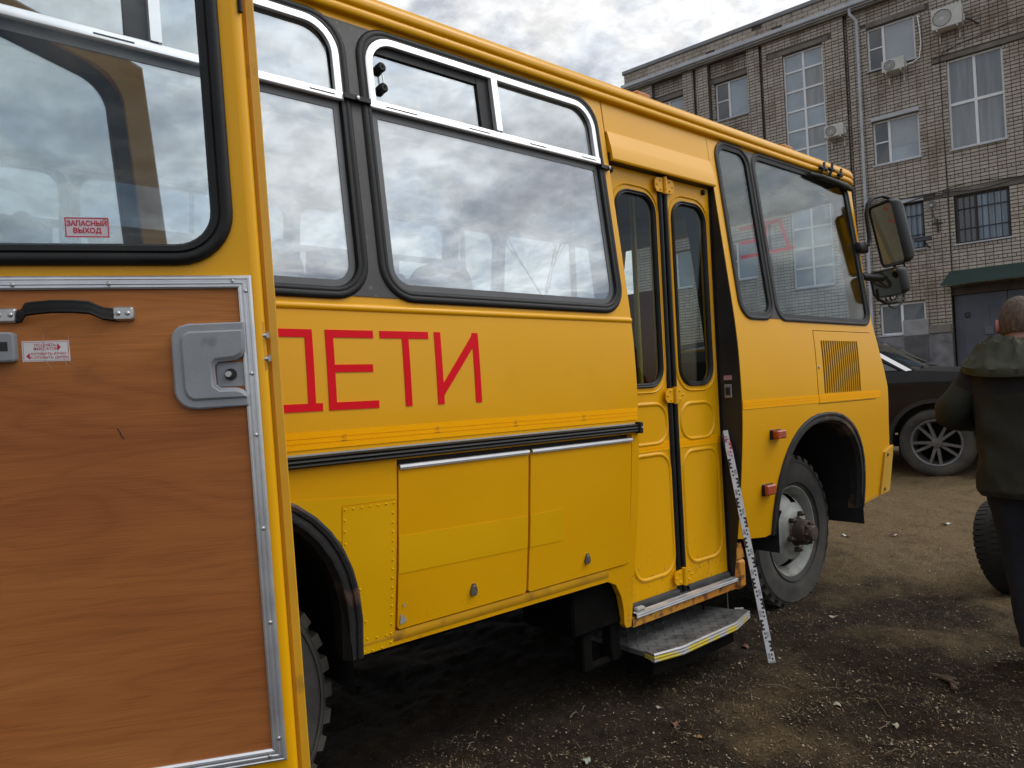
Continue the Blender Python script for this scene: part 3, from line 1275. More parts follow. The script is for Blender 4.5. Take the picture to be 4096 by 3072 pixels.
aw.add([(2.28, -0.02, 4.33), (5.2, -0.02, 4.33), (5.4, -0.55, 3.90), (2.10, -0.55, 3.90), (2.10, -0.55, 3.875), (5.4, -0.55, 3.875), (5.2, -0.02, 4.30), (2.28, -0.02, 4.30)],
       [(0, 1, 2, 3), (3, 2, 5, 4), (4, 5, 6, 7), (0, 3, 4, 7), (1, 6, 5, 2), (0, 7, 6, 1)])
awo = bpart(aw, 'awning', mat('green_metal', (0.010, 0.030, 0.026), (0.014, 0.037, 0.032), scale=3, rough=0.5))
for s in (2.3, 3.75, 5.1):
    link('awning_bracket', MB().tube([(s, -0.50, 3.86), (s, 0.02, 3.86)], 0.015, 6).mesh('awning_bracket'), DFRAME, awo, False)
# downpipe with offset at the top
dp = MB().tube([(-0.02, -0.14, 12.92), (-0.02, -0.15, 12.72), (0.14, -0.06, 12.50), (0.14, -0.06, 9.7), (0.13, -0.06, 7.0), (0.13, -0.06, 1.3)], 0.048, 10)
dpo = bpart(dp, 'downpipe', WTRIM, smooth=40)
for z in (11.2, 9.1, 6.9, 4.8, 2.6):
    link('clamp', MB().lathe([(0.055, -0.02), (0.055, 0.02)], 12, M=Matrix.Translation((0.137, -0.06, z)) @ Matrix.Rotation(PI / 2, 4, 'X')).mesh('clamp'), WTRIM, dpo, False)
gt = bpart(MB().box(-8.3, 9.0, -0.24, -0.172, 12.93, 13.02, bev=0.02), 'gutter', WTRIM)


# ------------------------------------------------ things fixed to the wall
def bthing(name, s, d, z, label, cat, group=None):
    p = BM @ Vector((s, d, z))
    e = empty(name, p, BROT)
    return tag(e, label, cat, group)


def ac_unit(s0, s1, z0, z1, label, d, fan_dark, dy=0.0):
    e = bthing('air_conditioner', (s0 + s1) / 2, d, z0, label, 'air conditioner', 'air conditioner units on the facade')
    w, h = (s1 - s0), (z1 - z0)
    T = lambda mb, n, m, p=e, sm=None: link(n, mb.mesh(n, sm), m, p, False)
    ACW = mat('ac_casing', (0.46, 0.46, 0.44), (0.54, 0.54, 0.52), scale=3, rough=0.5)
    T(MB().box(-w / 2, w / 2, -0.46, -0.14, 0, h, bev=0.015), 'casing', ACW)
    fx = -w / 2 + w * 0.36
    r = min(h * 0.41, w * 0.31)
    Mx = Matrix.Translation((fx, -0.462, h / 2))
    fan = T(MB().lathe([(r, 0.0), (r, -0.012), (r * 0.97, -0.014), (r * 0.9, 0.03)], 28, M=Mx), 'fan_ring', mat('fan_dark', (0.012, 0.012, 0.013), rough=0.6), sm=40)
    gr = MB()
    gr.lathe([(r * 0.95, 0.012), (0.001, 0.012)], 28, M=Mx)
    link('fan_well', gr.mesh('fan_well'), BLACK, fan, False)
    if not fan_dark:
        link('fan_hub', MB().lathe([(r * 0.2, 0), (r * 0.2, -0.01), (0.001, -0.012)], 16, M=Mx).mesh('fan_hub'), ACW, fan, False)
    for k in range(5):
        rr = r * (0.3 + 0.14 * k)
        link('fan_guard', MB().tube([(fx + rr * math.cos(a * PI / 12), -0.478, h / 2 + rr * math.sin(a * PI / 12)) for a in range(24)], 0.003, 5, closed=True).mesh('fan_guard'), RFLASH, fan, False)
    for x in (-w * 0.33, w * 0.33):
        T(MB().box(x - 0.02, x + 0.02, -0.46, 0.02, -0.045, -0.002).box(x - 0.02, x + 0.02, -0.03, 0.02, -0.25, -0.045), 'bracket', ACW)
    T(MB().box(w / 2, w / 2 + 0.045, -0.36, -0.24, h * 0.12, h * 0.45, bev=0.01), 'valve_cover', ACW)
    return e


ac_unit(-0.87, -0.30, 8.96, 9.34, 'small pale air conditioner unit beside the tall staircase window', 0.0, True)
ac_unit(0.86, 1.47, 10.49, 10.84, 'white air conditioner unit with pale fan hub below the upper window', 0.05, False)
ac_unit(2.22, 2.98, 11.27, 11.86, 'large air conditioner unit high on the wall at the top right', 0.05, True)
pipe = MB().tube([BM @ Vector(p) for p in [(1.50, -0.2, 10.62), (1.62, -0.1, 10.66), (1.80, 0.02, 10.80), (1.86, 0.02, 11.2), (1.84, 0.02, 11.7), (1.80, 0.02, 12.05), (1.86, 0.03, 12.0)]], 0.018, 7)
tag(pipe.build('refrigerant_pipe', WPVC, None, 40), 'white insulated pipe running up beside the upper window', 'pipe')
pipe = MB().tube([BM @ Vector(p) for p in [(3.03, -0.2, 11.42), (3.15, -0.1, 11.38), (3.32, 0.03, 11.24)]], 0.022, 7)
tag(pipe.build('refrigerant_pipe', DFRAME, None, 40), 'short dark pipe from the large air conditioner into the wall', 'pipe')
cab = MB().tube([BM @ Vector(p) for p in [(4.6, 0.025, 11.1), (3.6, 0.02, 10.95), (2.9, 0.025, 10.86), (2.42, 0.02, 10.75), (2.31, 0.02, 10.6), (2.31, 0.02, 9.0), (2.34, 0.02, 6.7), (2.33, 0.02, 4.35)]], 0.011, 6)
tag(cab.build('wall_cable', DFRAME, None, 40), 'thin black cable dropping down the wall beside the big window', 'cable')
for dz, lb in ((0.0, 'upper of two dark cables sagging across the wall above the lower windows'), (-0.13, 'lower of two dark cables sagging across the wall above the lower windows')):
    pts = []
    for k in range(15):
        s = -0.1 + k * 0.42
        pts.append(BM @ Vector((s, -0.02, 6.72 + dz + 0.05 * k / 7 + 0.06 * math.sin(k * 1.1 + dz * 30) - 0.03)))
    tag(MB().tube(pts, 0.013, 6).build('overhead_cable', DFRAME, None, 40), lb, 'cable', 'cables across the facade')
# round wall lamp on a cross bracket
e = bthing('wall_lamp', 1.93, 0.0, 5.5, 'round reflector wall lamp on a dark cross bracket between lower windows', 'wall lamp')
LG = mat('lamp_grey', (0.10, 0.10, 0.10), (0.14, 0.14, 0.13), scale=6, rough=0.45)
Mx = Matrix.Translation((0, -0.22, 0.80)) @ Matrix.Rotation(math.radians(-25), 4, 'X')
link('reflector', MB().lathe([(0.03, 0.10), (0.10, 0.06), (0.15, 0.0), (0.155, -0.01), (0.14, -0.005), (0.09, 0.045), (0.001, 0.06)], 24, M=Mx).mesh('reflector', 40), LG, e, False)
link('bulb', MB().lathe([(0.001, -0.03), (0.035, -0.01), (0.04, 0.02), (0.02, 0.06)], 14, M=Mx).mesh('bulb', 60), mat('bulb_glass', (0.5, 0.5, 0.48), rough=0.1), e, False)
link('arm', MB().tube([(0.0, -0.16, 0.70), (0.03, -0.12, 0.5), (0.08, -0.03, 0.30)], 0.03, 8).mesh('arm', 40), LG, e, False)
link('cross_bracket', MB().box(0.08, 0.12, -0.03, 0.03, 0.02, 0.42).box(-0.03, 0.22, -0.025, 0.028, 0.27, 0.31).mesh('cross_bracket'), DFRAME, e, False)
# security camera
e = bthing('security_camera', 1.72, 0.0, 5.05, 'dark security camera on a wall arm beside the barred window', 'security camera')
Mx = Matrix.Translation((-0.02, -0.30, 0.28)) @ Matrix.Rotation(math.radians(10), 4, 'Z')
link('housing', MB().box(-0.24, 0.22, -0.06, 0.06, -0.05, 0.06, M=Mx, bev=0.015).mesh('housing'), mat('camera_housing', (0.03, 0.03, 0.04), (0.06, 0.06, 0.075), scale=9, rough=0.4), e, False)
link('sun_shield', MB().box(-0.27, 0.16, -0.075, 0.075, 0.064, 0.078, M=Mx).mesh('sun_shield'), mat('camera_shield', (0.16, 0.165, 0.19), rough=0.4), e, False)
link('arm', MB().tube([(0.0, -0.28, 0.22), (0.05, -0.2, 0.10), (0.08, 0.02, 0.05)], 0.02, 7).mesh('arm', 40), DFRAME, e, False)

# ================================================================ the bus
bus = empty('school_bus', (1.6, BW / 2, 0))
tag(bus, 'yellow school bus with its emergency door swung open', 'bus')

WZ0, WZ1 = 1.695, 2.672
W1 = (1.217, 2.424)
W2 = (-0.032, 1.176)
QW = (3.343, 3.688)
FW = (3.702, 4.895)


def arch_pts(cx, rx, ztop, zbot, n=22, a0=0, a1=180):
    """points over a wheel arch from its left foot to its right foot"""
    pts = []
    for k in range(n + 1):
        a = math.radians(180 - 180 * k / n)
        ca, sa = math.cos(a), math.sin(a)
        x = cx + rx * math.copysign(abs(ca) ** 0.86, ca)
        z = zbot + (ztop - zbot) * abs(sa) ** 0.80
        pts.append((x, z))
    return pts


RCX, FCX = 0.57, 4.185
# ---- main side panel between the emergency door and the entrance
low = [(-0.06, 0.55)] + arch_pts(RCX, 0.525, 1.125, 0.55) + [(2.29, 0.545), (2.345, 0.52), (2.385, 0.46), (2.405, 0.40), (2.418, 0.325), (2.432, 0.307), (2.466, 0.305)]
outer = low + [(2.466, 0.8), (2.466, 1.17), (2.466, 1.7), (2.466, 2.70), (-0.06, 2.70)]
holes = [rrect(W2[0] + .03, W2[1] - .03, WZ0 + .03, WZ1 - .03, .10), rrect(W1[0] + .03, W1[1] - .03, WZ0 + .03, WZ1 - .03, .10),
         [(1.236, .598), (2.418, .598), (2.418, 1.172), (1.236, 1.172)]]
side = sheet('side_panel', outer, holes, Y_, bus, thick=0.03)
# sloped rail of pressed steel under the windows
rl = MB()
for x0, x1 in ((-0.05, 2.464),):
    sec = [(1.682, .0), (1.678, -.004), (1.671, -.0075), (1.664, -.007), (1.658, -.002), (1.655, .003)]
    rl.grid([[map_near(x, z, d) for z, d in sec] for x in (x0, x1)])
rl.build('pressed_ridge', Y_, bus, 60)
# ---- rear corner panel behind the emergency door
sheet('rear_side_panel', [(-1.85, .5), (-.87, .5), (-.87, 2.70), (-1.85, 2.70)], [rrect(-1.75, -.97, WZ0 + .03, WZ1 - .03, .1)], Y_, bus, thick=0.03)
seal('window_seal', -1.74, -.98, WZ0 + .04, WZ1 - .04, .09, [(.03, 0), (.025, -.014), (-.01, -.014), (-.012, .01), (.028, .01)], RUBBER, bus)
sheet('window_glass', rrect(-1.74, -.98, WZ0 + .04, WZ1 - .04, .09), [], BUSGLASS, bus, off=.004, thick=.004)
# ---- header above the emergency doorway
sheet('emergency_header', [(-.87, 2.62), (-.06, 2.62), (-.06, 2.70), (-.87, 2.70)], [], Y_, bus, thick=0.03)

# ---- front side panel with the cut for the front wheel
fedge = [(5.115, .58), (5.10, .86), (5.062, 1.10), (5.055, 1.30), (5.015, 1.42), (4.967, 1.54), (4.915, 1.72), (4.912, 1.85), (4.932, 2.22), (4.958, 2.60), (4.965, 2.70)]
ap = arch_pts(FCX, 0.545, 1.15, 0.535)
outer = [(3.29, .562), (3.40, .545), (3.56, .527)] + ap + [(4.80, .548)] + fedge + [(3.29, 2.70), (3.29, 1.7), (3.29, 1.2)]
VH = (4.092, 4.862, 1.222, 1.659)
holes = [rrect(QW[0] + .016, QW[1] - .016, WZ0 + .022, WZ1 - .004, .095), rrect(FW[0] + .016, FW[1] - .016, WZ0 + .022, WZ1 - .004, .085),
         [(VH[0], VH[2]), (VH[1], VH[2]), (VH[1], VH[3]), (VH[0], VH[3])]]
sheet('front_side_panel', outer, holes, Y_, bus, thick=0.03)

# ---- window seals, glass and frames on the near side
SEC = [(.0, .006), (.001, -.006), (-.004, -.011), (-.014, -.013), (-.022, -.009), (-.026, -.011), (-.035, -.009), (-.040, .002), (-.040, .014), (-.002, .014)]


def bowl(x0, x1, z0, z1, r, n=8):
    """pane outline: rounded below, square above"""
    p = [(x0 + r - r * math.cos(k * PI / 2 / n), z0 + r - r * math.sin(k * PI / 2 / n)) for k in range(n + 1)]
    q = [(x1 - r + r * math.sin(k * PI / 2 / n), z0 + r - r * math.cos(k * PI / 2 / n)) for k in range(n + 1)]
    return p + q + [(x1, z1), (x0, z1)]


def side_window(x0, x1, split, name='side_window'):
    s = seal(name, x0, x1, WZ0, WZ1, .125, SEC, RUBBER, bus)
    sheet('glass', bowl(x0 + .034, x1 - .034, WZ0 + .034, 2.376, .08), [], BUSGLASS, s, off=.007, thick=.005)
    sheet('ceramic_border', bowl(x0 + .034, x1 - .034, WZ0 + .034, 2.378, .085), [bowl(x0 + .062, x1 - .062, WZ0 + .062, 2.338, .06)], mat('ceramic_border_grey', (0.075, 0.077, 0.082), (0.095, 0.097, 0.10), scale=8, rough=.45), s, off=.0045, thick=.0015)
    fz0, fz1 = 2.370, WZ1 - .030
    # aluminium frame of the vent: open ring swept round the upper part
    fr = MB()
    w = .025
    ox0, ox1 = x0 + .030, x1 - .030
    pts_o, pts_i = [], []
    r = .115
    path_o = [(ox0, fz0)] + [(ox0 + r - r * math.cos(a), fz1 - r + r * math.sin(a)) for a in [k * PI / 16 for k in range(9)]] + \
             [(ox1 - r + r * math.sin(a), fz1 - r + r * math.cos(a)) for a in [k * PI / 16 for k in range(9)]] + [(ox1, fz0)]
    ri = r - w
    path_i = [(ox0 + w, fz0)] + [(ox0 + r - ri * math.cos(a), fz1 - r + ri * math.sin(a)) for a in [k * PI / 16 for k in range(9)]] + \
             [(ox1 - r + ri * math.sin(a), fz1 - r + ri * math.cos(a)) for a in [k * PI / 16 for k in range(9)]] + [(ox1 - w, fz0)]

    def densify(a, b):
        ra, rb_ = [], []
        for i in range(len(a) - 1):
            k = 6 if i == 9 else (3 if i in (0, len(a) - 2) else 1)
            for j in range(k):
                t = j / k
                ra.append((a[i][0] + (a[i + 1][0] - a[i][0]) * t, a[i][1] + (a[i + 1][1] - a[i][1]) * t))
                rb_.append((b[i][0] + (b[i + 1][0] - b[i][0]) * t, b[i][1] + (b[i + 1][1] - b[i][1]) * t))
        ra.append(a[-1])
        rb_.append(b[-1])
        return ra, rb_
    po, pi_ = densify(path_o, path_i)
    rows = [[map_near(p[0], p[1], .004) for p in po], [map_near(p[0], p[1], -.012) for p in po],
            [map_near(q[0] * .3 + p[0] * .7, q[1] * .3 + p[1] * .7, -.0145) for p, q in zip(po, pi_)],
            [map_near(q[0], q[1], -.0135) for q in pi_], [map_near(q[0], q[1], .004) for q in pi_]]
    fr.grid(rows)
    f = fr.build('vent_frame', ALU_BRIGHT, s, 45)
    b = MB()
    sec = [(2.366, .0), (2.366, -.012), (2.370, -.0155), (2.394, -.0155), (2.398, -.012), (2.398, .0)]
    b.grid([[map_near(x, z, d) for z, d in sec] for x in (ox0, ox1)])
    b.build('vent_rail', ALU_BRIGHT, s, 40)
    for xx, ww in ((ox0 + .06, .13), (ox0 + .42, .10), (ox1 - .42, .09), (ox1 - .12, .09)):
        b = MB()
        b.add([map_near(xx, 2.378, -.0160), map_near(xx + ww, 2.378, -.0160), map_near(xx + ww, 2.383, -.0160), map_near(xx, 2.383, -.0160),
               map_near(xx, 2.378, -.0140), map_near(xx + ww, 2.378, -.0140), map_near(xx + ww, 2.383, -.0140), map_near(xx, 2.383, -.0140)],
              [(0, 1, 2, 3), (7, 6, 5, 4), (0, 4, 5, 1), (1, 5, 6, 2), (2, 6, 7, 3), (3, 7, 4, 0)])
        b.build('drain_slot', BLACK, s)
    zs = [2.401 + (fz1 - w - 2.401) * k / 4 for k in range(5)]
    b = MB()
    b.grid([[map_near(split - .015, z, .003), map_near(split - .015, z, -.018), map_near(split + .015, z, -.018), map_near(split + .015, z, .003)] for z in zs])
    b.build('vent_divider', ALU_BRIGHT, s, 40)
    b = MB()
    b.grid([[map_near(split - .075, z, .012), map_near(split - .075, z, .002), map_near(split - .016, z, .002), map_near(split - .016, z, .012)] for z in zs])
    b.build('sliding_pane_edge', RUBBER, s)
    b = MB()
    b.grid([[map_near(x0 + .07, z, d) for z, d in ((fz1 - w, .004), (fz1 - w - .035, .004), (fz1 - w - .035, .012))], [map_near(split - .018, z, d) for z, d in ((fz1 - w, .004), (fz1 - w - .035, .004), (fz1 - w - .035, .012))]])
    b.build('sliding_pane_edge', RUBBER, s)
    pl = [(x0 + .06, 2.398)] + [(split - .02, 2.398), (split - .02, fz1 - .012)] + [(x0 + .17, fz1 - .012), (x0 + .10, fz1 - .04), (x0 + .066, fz1 - .09)]
    sheet('vent_glass', pl, [], BUSGLASS, s, off=.012, thick=.004)
    pl = [(split + .01, 2.398), (x1 - .06, 2.398), (x1 - .066, fz1 - .09), (x1 - .10, fz1 - .04), (x1 - .17, fz1 - .012), (split + .01, fz1 - .012)]
    sheet('vent_glass', pl, [], BUSGLASS, s, off=.006, thick=.004)
    return s


w1 = side_window(W1[0], W1[1], 1.82)
w2 = side_window(W2[0], W2[1], 0.575)
for z in (2.53, 2.455):
    p = map_near(W1[0] + .095, z, -.004)
    Mx = Matrix.Translation(p)
    b = MB().lathe([(.017, .016), (.017, -.004), (.012, -.010), (.004, -.010), (.001, -.006)], 16, M=Mx)
    b.build('vent_knob', RUBBER, w1, 40)
b = MB().tube([map_near(W1[0] + .098, 2.51, -.002), map_near(W1[0] + .100, 2.475, -.002)], .003, 6)
b.build('vent_latch', STEEL, w1)
# pillar covers: the dark strip between two neighbouring windows
def between(a, b, z0, z1, r):
    """outline of the strip between two rounded windows"""
    n = 8
    o = -.012
    A = rrect(*a, z0, z1, r, o, n)
    B = rrect(*b, z0, z1, r, o, n)
    right_of_a = A[0:2 * (n + 1)]                 # bottom right corner up to top right corner
    left_of_b = B[2 * (n + 1):4 * (n + 1)]        # top left corner down to bottom left corner
    return right_of_a + left_of_b


pc = sheet('pillar_cover', between(W2, W1, WZ0, WZ1, .125), [], PILLAR, bus, off=-.0035, thick=.02)
clip = MB()
clip.grid([[map_near(x, z, d) for z, d in ((2.375, 0), (2.375, -.024), (2.392, -.024), (2.392, 0))] for x in (1.145, 1.245)])
clip.build('joint_clip', RUBBER, bus)
p = map_near(1.194, 2.383, -.026)
MB().lathe([(.001, -.004), (.006, -.003), (.007, .004)], 10, M=Matrix.Translation(p)).build('clip_screw', STEEL, bus, 50)
clip = MB()
clip.grid([[map_near(x, z, d) for z, d in ((2.350, 0), (2.350, -.022), (2.366, -.022), (2.366, 0))] for x in (2.39, 2.452)])
clip.build('joint_clip', RUBBER, bus)
MB().lathe([(.001, -.004), (.006, -.003), (.007, .004)], 10, M=Matrix.Translation(map_near(2.44, 2.358, -.024))).build('clip_screw', STEEL, bus, 50)


def plain_window(x0, x1, r, m=DOORGLASS):
    s = seal('cab_window', x0, x1, WZ0 + .008, WZ1 + .012, r, [(.0, .006), (.001, -.006), (-.004, -.010), (-.012, -.011), (-.018, -.008), (-.021, .002), (-.021, .014), (-.002, .014)], RUBBER_G, bus)
    MBs = seal('inner_bead', x0 + .019, x1 - .019, WZ0 + .027, WZ1 - .007, max(.05, r - .02), [(.004, .0), (.0, -.005), (-.022, -.002), (-.025, .012), (.0, .016)], RUBBER, s)
    sheet('glass', rrect(x0 + .026, x1 - .026, WZ0 + .034, WZ1 - .014, max(.05, r - .03)), [], m, s, off=.006, thick=.005)
    return s


plain_window(QW[0], QW[1], .11)
fwin = plain_window(FW[0], FW[1], .10)
sheet('pillar_cover', between(QW, FW, WZ0 + .008, WZ1 + .012, .10), [], PILLAR, bus, off=-.0035, thick=.02)

# ---- red lettering: D E T I strokes 24 mm wide on the panel
def strokes(name, polys, label):
    mbx = MB()
    for poly in polys:
        d = dens(poly, .06)
        tr = tessellate_polygon([[Vector((p[0], p[1], 0)) for p in d]])
        n = len(d)
        vs = [map_near(p[0], p[1], -.0024) for p in d] + [map_near(p[0], p[1], .002) for p in d]
        fs = [tuple(t) for t in tr] + [(i, (i + 1) % n, (i + 1) % n + n, i + n) for i in range(n)]
        mbx.add(vs, fs)
    o = mbx.build(name, RED, bus)
    o['label'] = label
    return o


def rc(x0, x1, z0, z1):
    return [(x0, z0), (x1, z0), (x1, z1), (x0, z1)]


LZ0, LZ1, LW = 1.346, 1.596, .024
strokes('letter', [rc(.938, .962, 1.3699, LZ1), rc(.80, .938, LZ1 - LW, LZ1), [(.80, LZ1 - LW), (.826, LZ1 - LW), (.822, 1.45), (.806, 1.3699), (.782, 1.3699), (.796, 1.45)],
                   rc(.760, .984, LZ0, 1.3699)], 'red Cyrillic letter painted on the side')
strokes('letter', [rc(1.005, 1.031, LZ0, LZ1), rc(1.031, 1.172, LZ1 - LW, LZ1), rc(1.031, 1.164, 1.463, 1.487), rc(1.031, 1.179, LZ0, LZ0 + LW)], 'red Cyrillic letter painted on the side')
strokes('letter', [rc(1.197, 1.385, LZ1 - LW, LZ1), rc(1.280, 1.305, LZ0, LZ1 - LW)], 'red Cyrillic letter painted on the side')
strokes('letter', [rc(1.410, 1.436, LZ0, LZ1), rc(1.574, 1.600, LZ0, LZ1), [(1.436, LZ0 + .030), (1.436, LZ0 + .072), (1.574, LZ1 - .008), (1.574, LZ1 - .052)]], 'red Cyrillic letter painted on the side')

# ---- reflective tape along the side
def tape(x0, x1, z0, z1, mapf=map_near, off=-.0022, nm='reflective_tape'):
    b = MB()
    k = max(1, int((x1 - x0) / .4))
    zz = [z0 + (z1 - z0) * i / 3 for i in range(4)]
    b.grid([[mapf(x0 + (x1 - x0) * i / k, z, off) for z in zz] for i in range(k + 1)])
    t = b.build(nm, TAPE, bus)
    for z in (z0 + (z1 - z0) * .36, z0 + (z1 - z0) * .64):
        c = MB()
        c.grid([[mapf(x, zz_, off - .0006) for zz_ in (z - .0012, z + .0012)] for x in (x0, x1)])
        c.build('tape_line', TAPE_L, t)
    return t


t1 = tape(-.05, 2.456, 1.231, 1.284)
for x in (1.05, 1.40, 1.755, 2.12):
    c = MB()
    z = 1.264
    Mx = frame_matrix(map_near(x, z, -.0032), Vector((1, 0, 0)), Vector((0, 0, 1)), Vector((0, -1, 0)))
    c.tube([Mx @ Vector((.0055 * math.cos(a), .0055 * math.sin(a), 0)) for a in [k * PI / 6 for k in range(12)]], .0007, 4, closed=True)
    c.box(-.010, .010, -.014, -.0115, -.0005, .0005, M=Mx)
    c.build('approval_mark', mat('print_brown', (0.45, 0.19, 0.01), rough=.6), t1)
t2 = tape(3.292, 4.938, 1.232, 1.279)

# ---- rub rail
sec = [(1.178, .004), (1.178, -.016), (1.184, -.024), (1.190, -.019), (1.196, -.025), (1.202, -.020), (1.208, -.024), (1.213, -.014), (1.213, .004)]
b = MB().grid([[map_near(x, z, d) for z, d in sec] for x in (-.04, .8, 1.6, 2.44)])
b.build('rub_rail', RUBBER, bus, 30)
b = MB().grid([[map_near(x, z, d) for z, d in ((1.2135, .002), (1.2135, -.011), (1.2185, -.008), (1.2185, .002))] for x in (-.04, .8, 1.6, 2.43)])
b.build('rub_rail_cap', mat('dusty_grey_rail', (0.16, 0.155, 0.145), (0.24, 0.235, 0.22), scale=8, rough=.6), bus)
MB().box(2.440, 2.463, prof(1.19) - .030, prof(1.19) + .004, 1.172, 1.222, bev=.004).build('rub_rail_end', RUBBER, bus)
MB().lathe([(.001, -.003), (.005, -.002), (.006, .004)], 8, M=Matrix.Translation((2.452, prof(1.19) - .031, 1.197))).build('rail_screw', STEEL, bus, 50)

# ---- luggage hatches
sheet('hatch_well', [(1.20, .57), (2.44, .57), (2.44, 1.185), (1.20, 1.185)], [], BLACK, bus, off=.034, thick=.01)


def hatch(x0, x1, lock):
    def mp(x, z, d):
        # lower edge stands off a little
        k = max(0, (1.0 - z)) * .010
        return Vector((x, prof(z) + d - k, z))
    h = sheet('hatch', rrect(x0, x1, .603, 1.150, .012, 0, 3), [], Y_, bus, off=-.001, thick=.03, mapf=mp)
    b = MB().grid([[map_near(x, z, d) for z, d in ((1.139, .0), (1.139, -.009), (1.146, -.012), (1.154, -.010), (1.156, .002))] for x in (x0 + .002, x1 - .002)])
    b.build('edge_strip', ALU_BRIGHT, h, 30)
    lx, lz = lock
    y = prof(lz) - .006
    c = MB()
    pts = [(lx + .015 * math.cos(a), lz - .006 + .017 * math.sin(a)) for a in [math.radians(q) for q in range(150, 391, 20)]] + [(lx + .006, lz + .022), (lx - .006, lz + .022)]
    c.prism(pts, y - .006, y + .006)
    k = c.build('lock_cover', mat('lock_metal', (0.12, 0.11, 0.09), (0.2, 0.18, 0.15), scale=50, rough=.45, metal=.6), h)
    MB().lathe([(.001, -.0085), (.004, -.008), (.005, -.004)], 8, M=Matrix.Translation((lx, y, lz + .012))).build('rivet', STEEL, h, 50)
    return h


h1 = hatch(1.242, 1.815, (1.557, .672))
h2 = hatch(1.826, 2.413, (2.148, .674))
# newer, greener band of paint left by an old repair
sheet('repaint_band', [(1.2425, .792), (1.814, .778), (1.814, .902), (1.2425, .918)], [], Y_NEW, h1, off=-.0026, thick=.0012,
      mapf=lambda x, z, d: Vector((x, prof(z) + d - max(0, 1.0 - z) * .010, z)))
sheet('repaint_band', [(1.8265, .778), (2.006, .776), (2.006, .905), (1.8265, .902)], [], Y_NEW, h2, off=-.0026, thick=.0012,
      mapf=lambda x, z, d: Vector((x, prof(z) + d - max(0, 1.0 - z) * .010, z)))
c = MB()
for poly in ([(1.252, .655), (1.262, .650), (1.258, .640), (1.275, .642), (1.268, .634), (1.280, .628), (1.262, .622), (1.250, .618)], [(1.262, .69), (1.270, .684), (1.266, .676), (1.260, .68)]):
    tr = tessellate_polygon([[Vector((p[0], p[1], 0)) for p in poly]])
    c.add([Vector((p[0], prof(p[1]) - .0082 , p[1])) for p in poly], [tuple(t) for t in tr])
c.build('paint_chip', mat('bare_primer', (0.35, 0.36, 0.34), rough=.6), h1)
# rolled sill below the hatches
sl = MB()
for_x = [1.10, 1.4, 1.8, 2.1, 2.29]
sec = [(.598, -.0015), (.585, -.004), (.568, -.003), (.556, .004), (.548, .016), (.545, .034)]
sl.grid([[map_near(x, z, d) for z, d in sec] for x in for_x])
sl.build('sill', Y_DIRTY, bus, 60)

# ---- riveted patch beside the rear wheel
pt = sheet('riveted_patch', [(1.038, .915), (1.038, 1.043), (1.229, 1.040), (1.228, .551), (1.115, .551), (1.113, .64), (1.098, .74), (1.072, .84)], [], Y_NEW, bus, off=-.0035, thick=.003)
sheet('repaint_panel', [(.86, 1.085), (1.232, 1.056), (1.232, 1.044), (1.036, 1.046), (1.036, .93), (.95, 1.02), (.87, 1.075)], [], Y_NEW, bus, off=-.0022, thick=.0015)
rme = MB().lathe([(.0001, -.0032), (.0022, -.0026), (.0034, -.0008), (.0037, .002)], 8).mesh('rivet', 60)
rme.materials.append(Y_NEW)
riv = [(1.046 + .0295 * k, 1.034 - .0003 * k) for k in range(7)]
riv += [(1.219, 1.0 - .031 * k) for k in range(15)] + [(1.046, 1.0), (1.046, .965), (1.048, .925)] + [(1.13, .60), (1.165, .597), (1.20, .595), (1.12, .56), (1.15, .558), (1.185, .557), (1.10, .77), (1.122, .66)]
for x, z in riv:
    inst('rivet', rme, map_near(x, z, -.0035), pt)


# ---- wheel-arch trims
def arch_trim(cx, rx, ztop, zbot, w=.045, a_from=0, a_to=22):
    o = arch_pts(cx, rx + .012, ztop + .014, zbot)[a_from:a_to + 1]
    i_ = arch_pts(cx, rx - w, ztop - w * .95, zbot)[a_from:a_to + 1]
    sec = [(0, .002), (.03, -.010), (.16, -.014), (.34, -.012), (.40, -.006), (.60, -.010), (.78, -.008), (.86, .006), (1.0, .016), (1.0, .07)]
    rows = []
    for t, d in sec:
        rows.append([map_near(p[0] + (q[0] - p[0]) * t, p[1] + (q[1] - p[1]) * t, d) for p, q in zip(o, i_)])
    return MB().grid(rows).build('arch_trim', ARCHTRIM, bus, 35)


arch_trim(RCX, .535, 1.135, .545, .05)
arch_trim(FCX, .555, 1.16, .525, .052)


def wheel_well(cx, rx, ztop, zbot):
    pts = arch_pts(cx, rx - .03, ztop - .03, zbot - .1)
    rows = [[Vector((x, y, z)) for x, z in pts] for y in (.05, .35, .75)]
    w = MB().grid(rows)
    w.prism([(x, z) for x, z in pts], .75, .77)
    w.build('wheel_well', BLACK, bus)


wheel_well(RCX, .535, 1.135, .545)
wheel_well(FCX, .555, 1.16, .525)

# ---- side marker lamps
def marker(x, z, w, h, prot, label):
    y = prof(z)
    T = Matrix.Translation((x, y, z))
    l = MB().box(-w / 2 + .004, w / 2 - .004, -prot, -.012, -h / 2 + .004, h / 2 - .004, M=T, bev=.006).build('marker_lamp', AMBER, bus)
    MB().box(-w / 2, w / 2, -.014, .002, -h / 2, h / 2, M=T, bev=.003).build('lamp_base', RUBBER, l)
    l['label'] = label
    return l


marker(3.60, 1.083, .098, .052, .048, 'upper amber side marker lamp')
marker(3.538, .790, .098, .062, .036, 'lower amber side marker lamp')

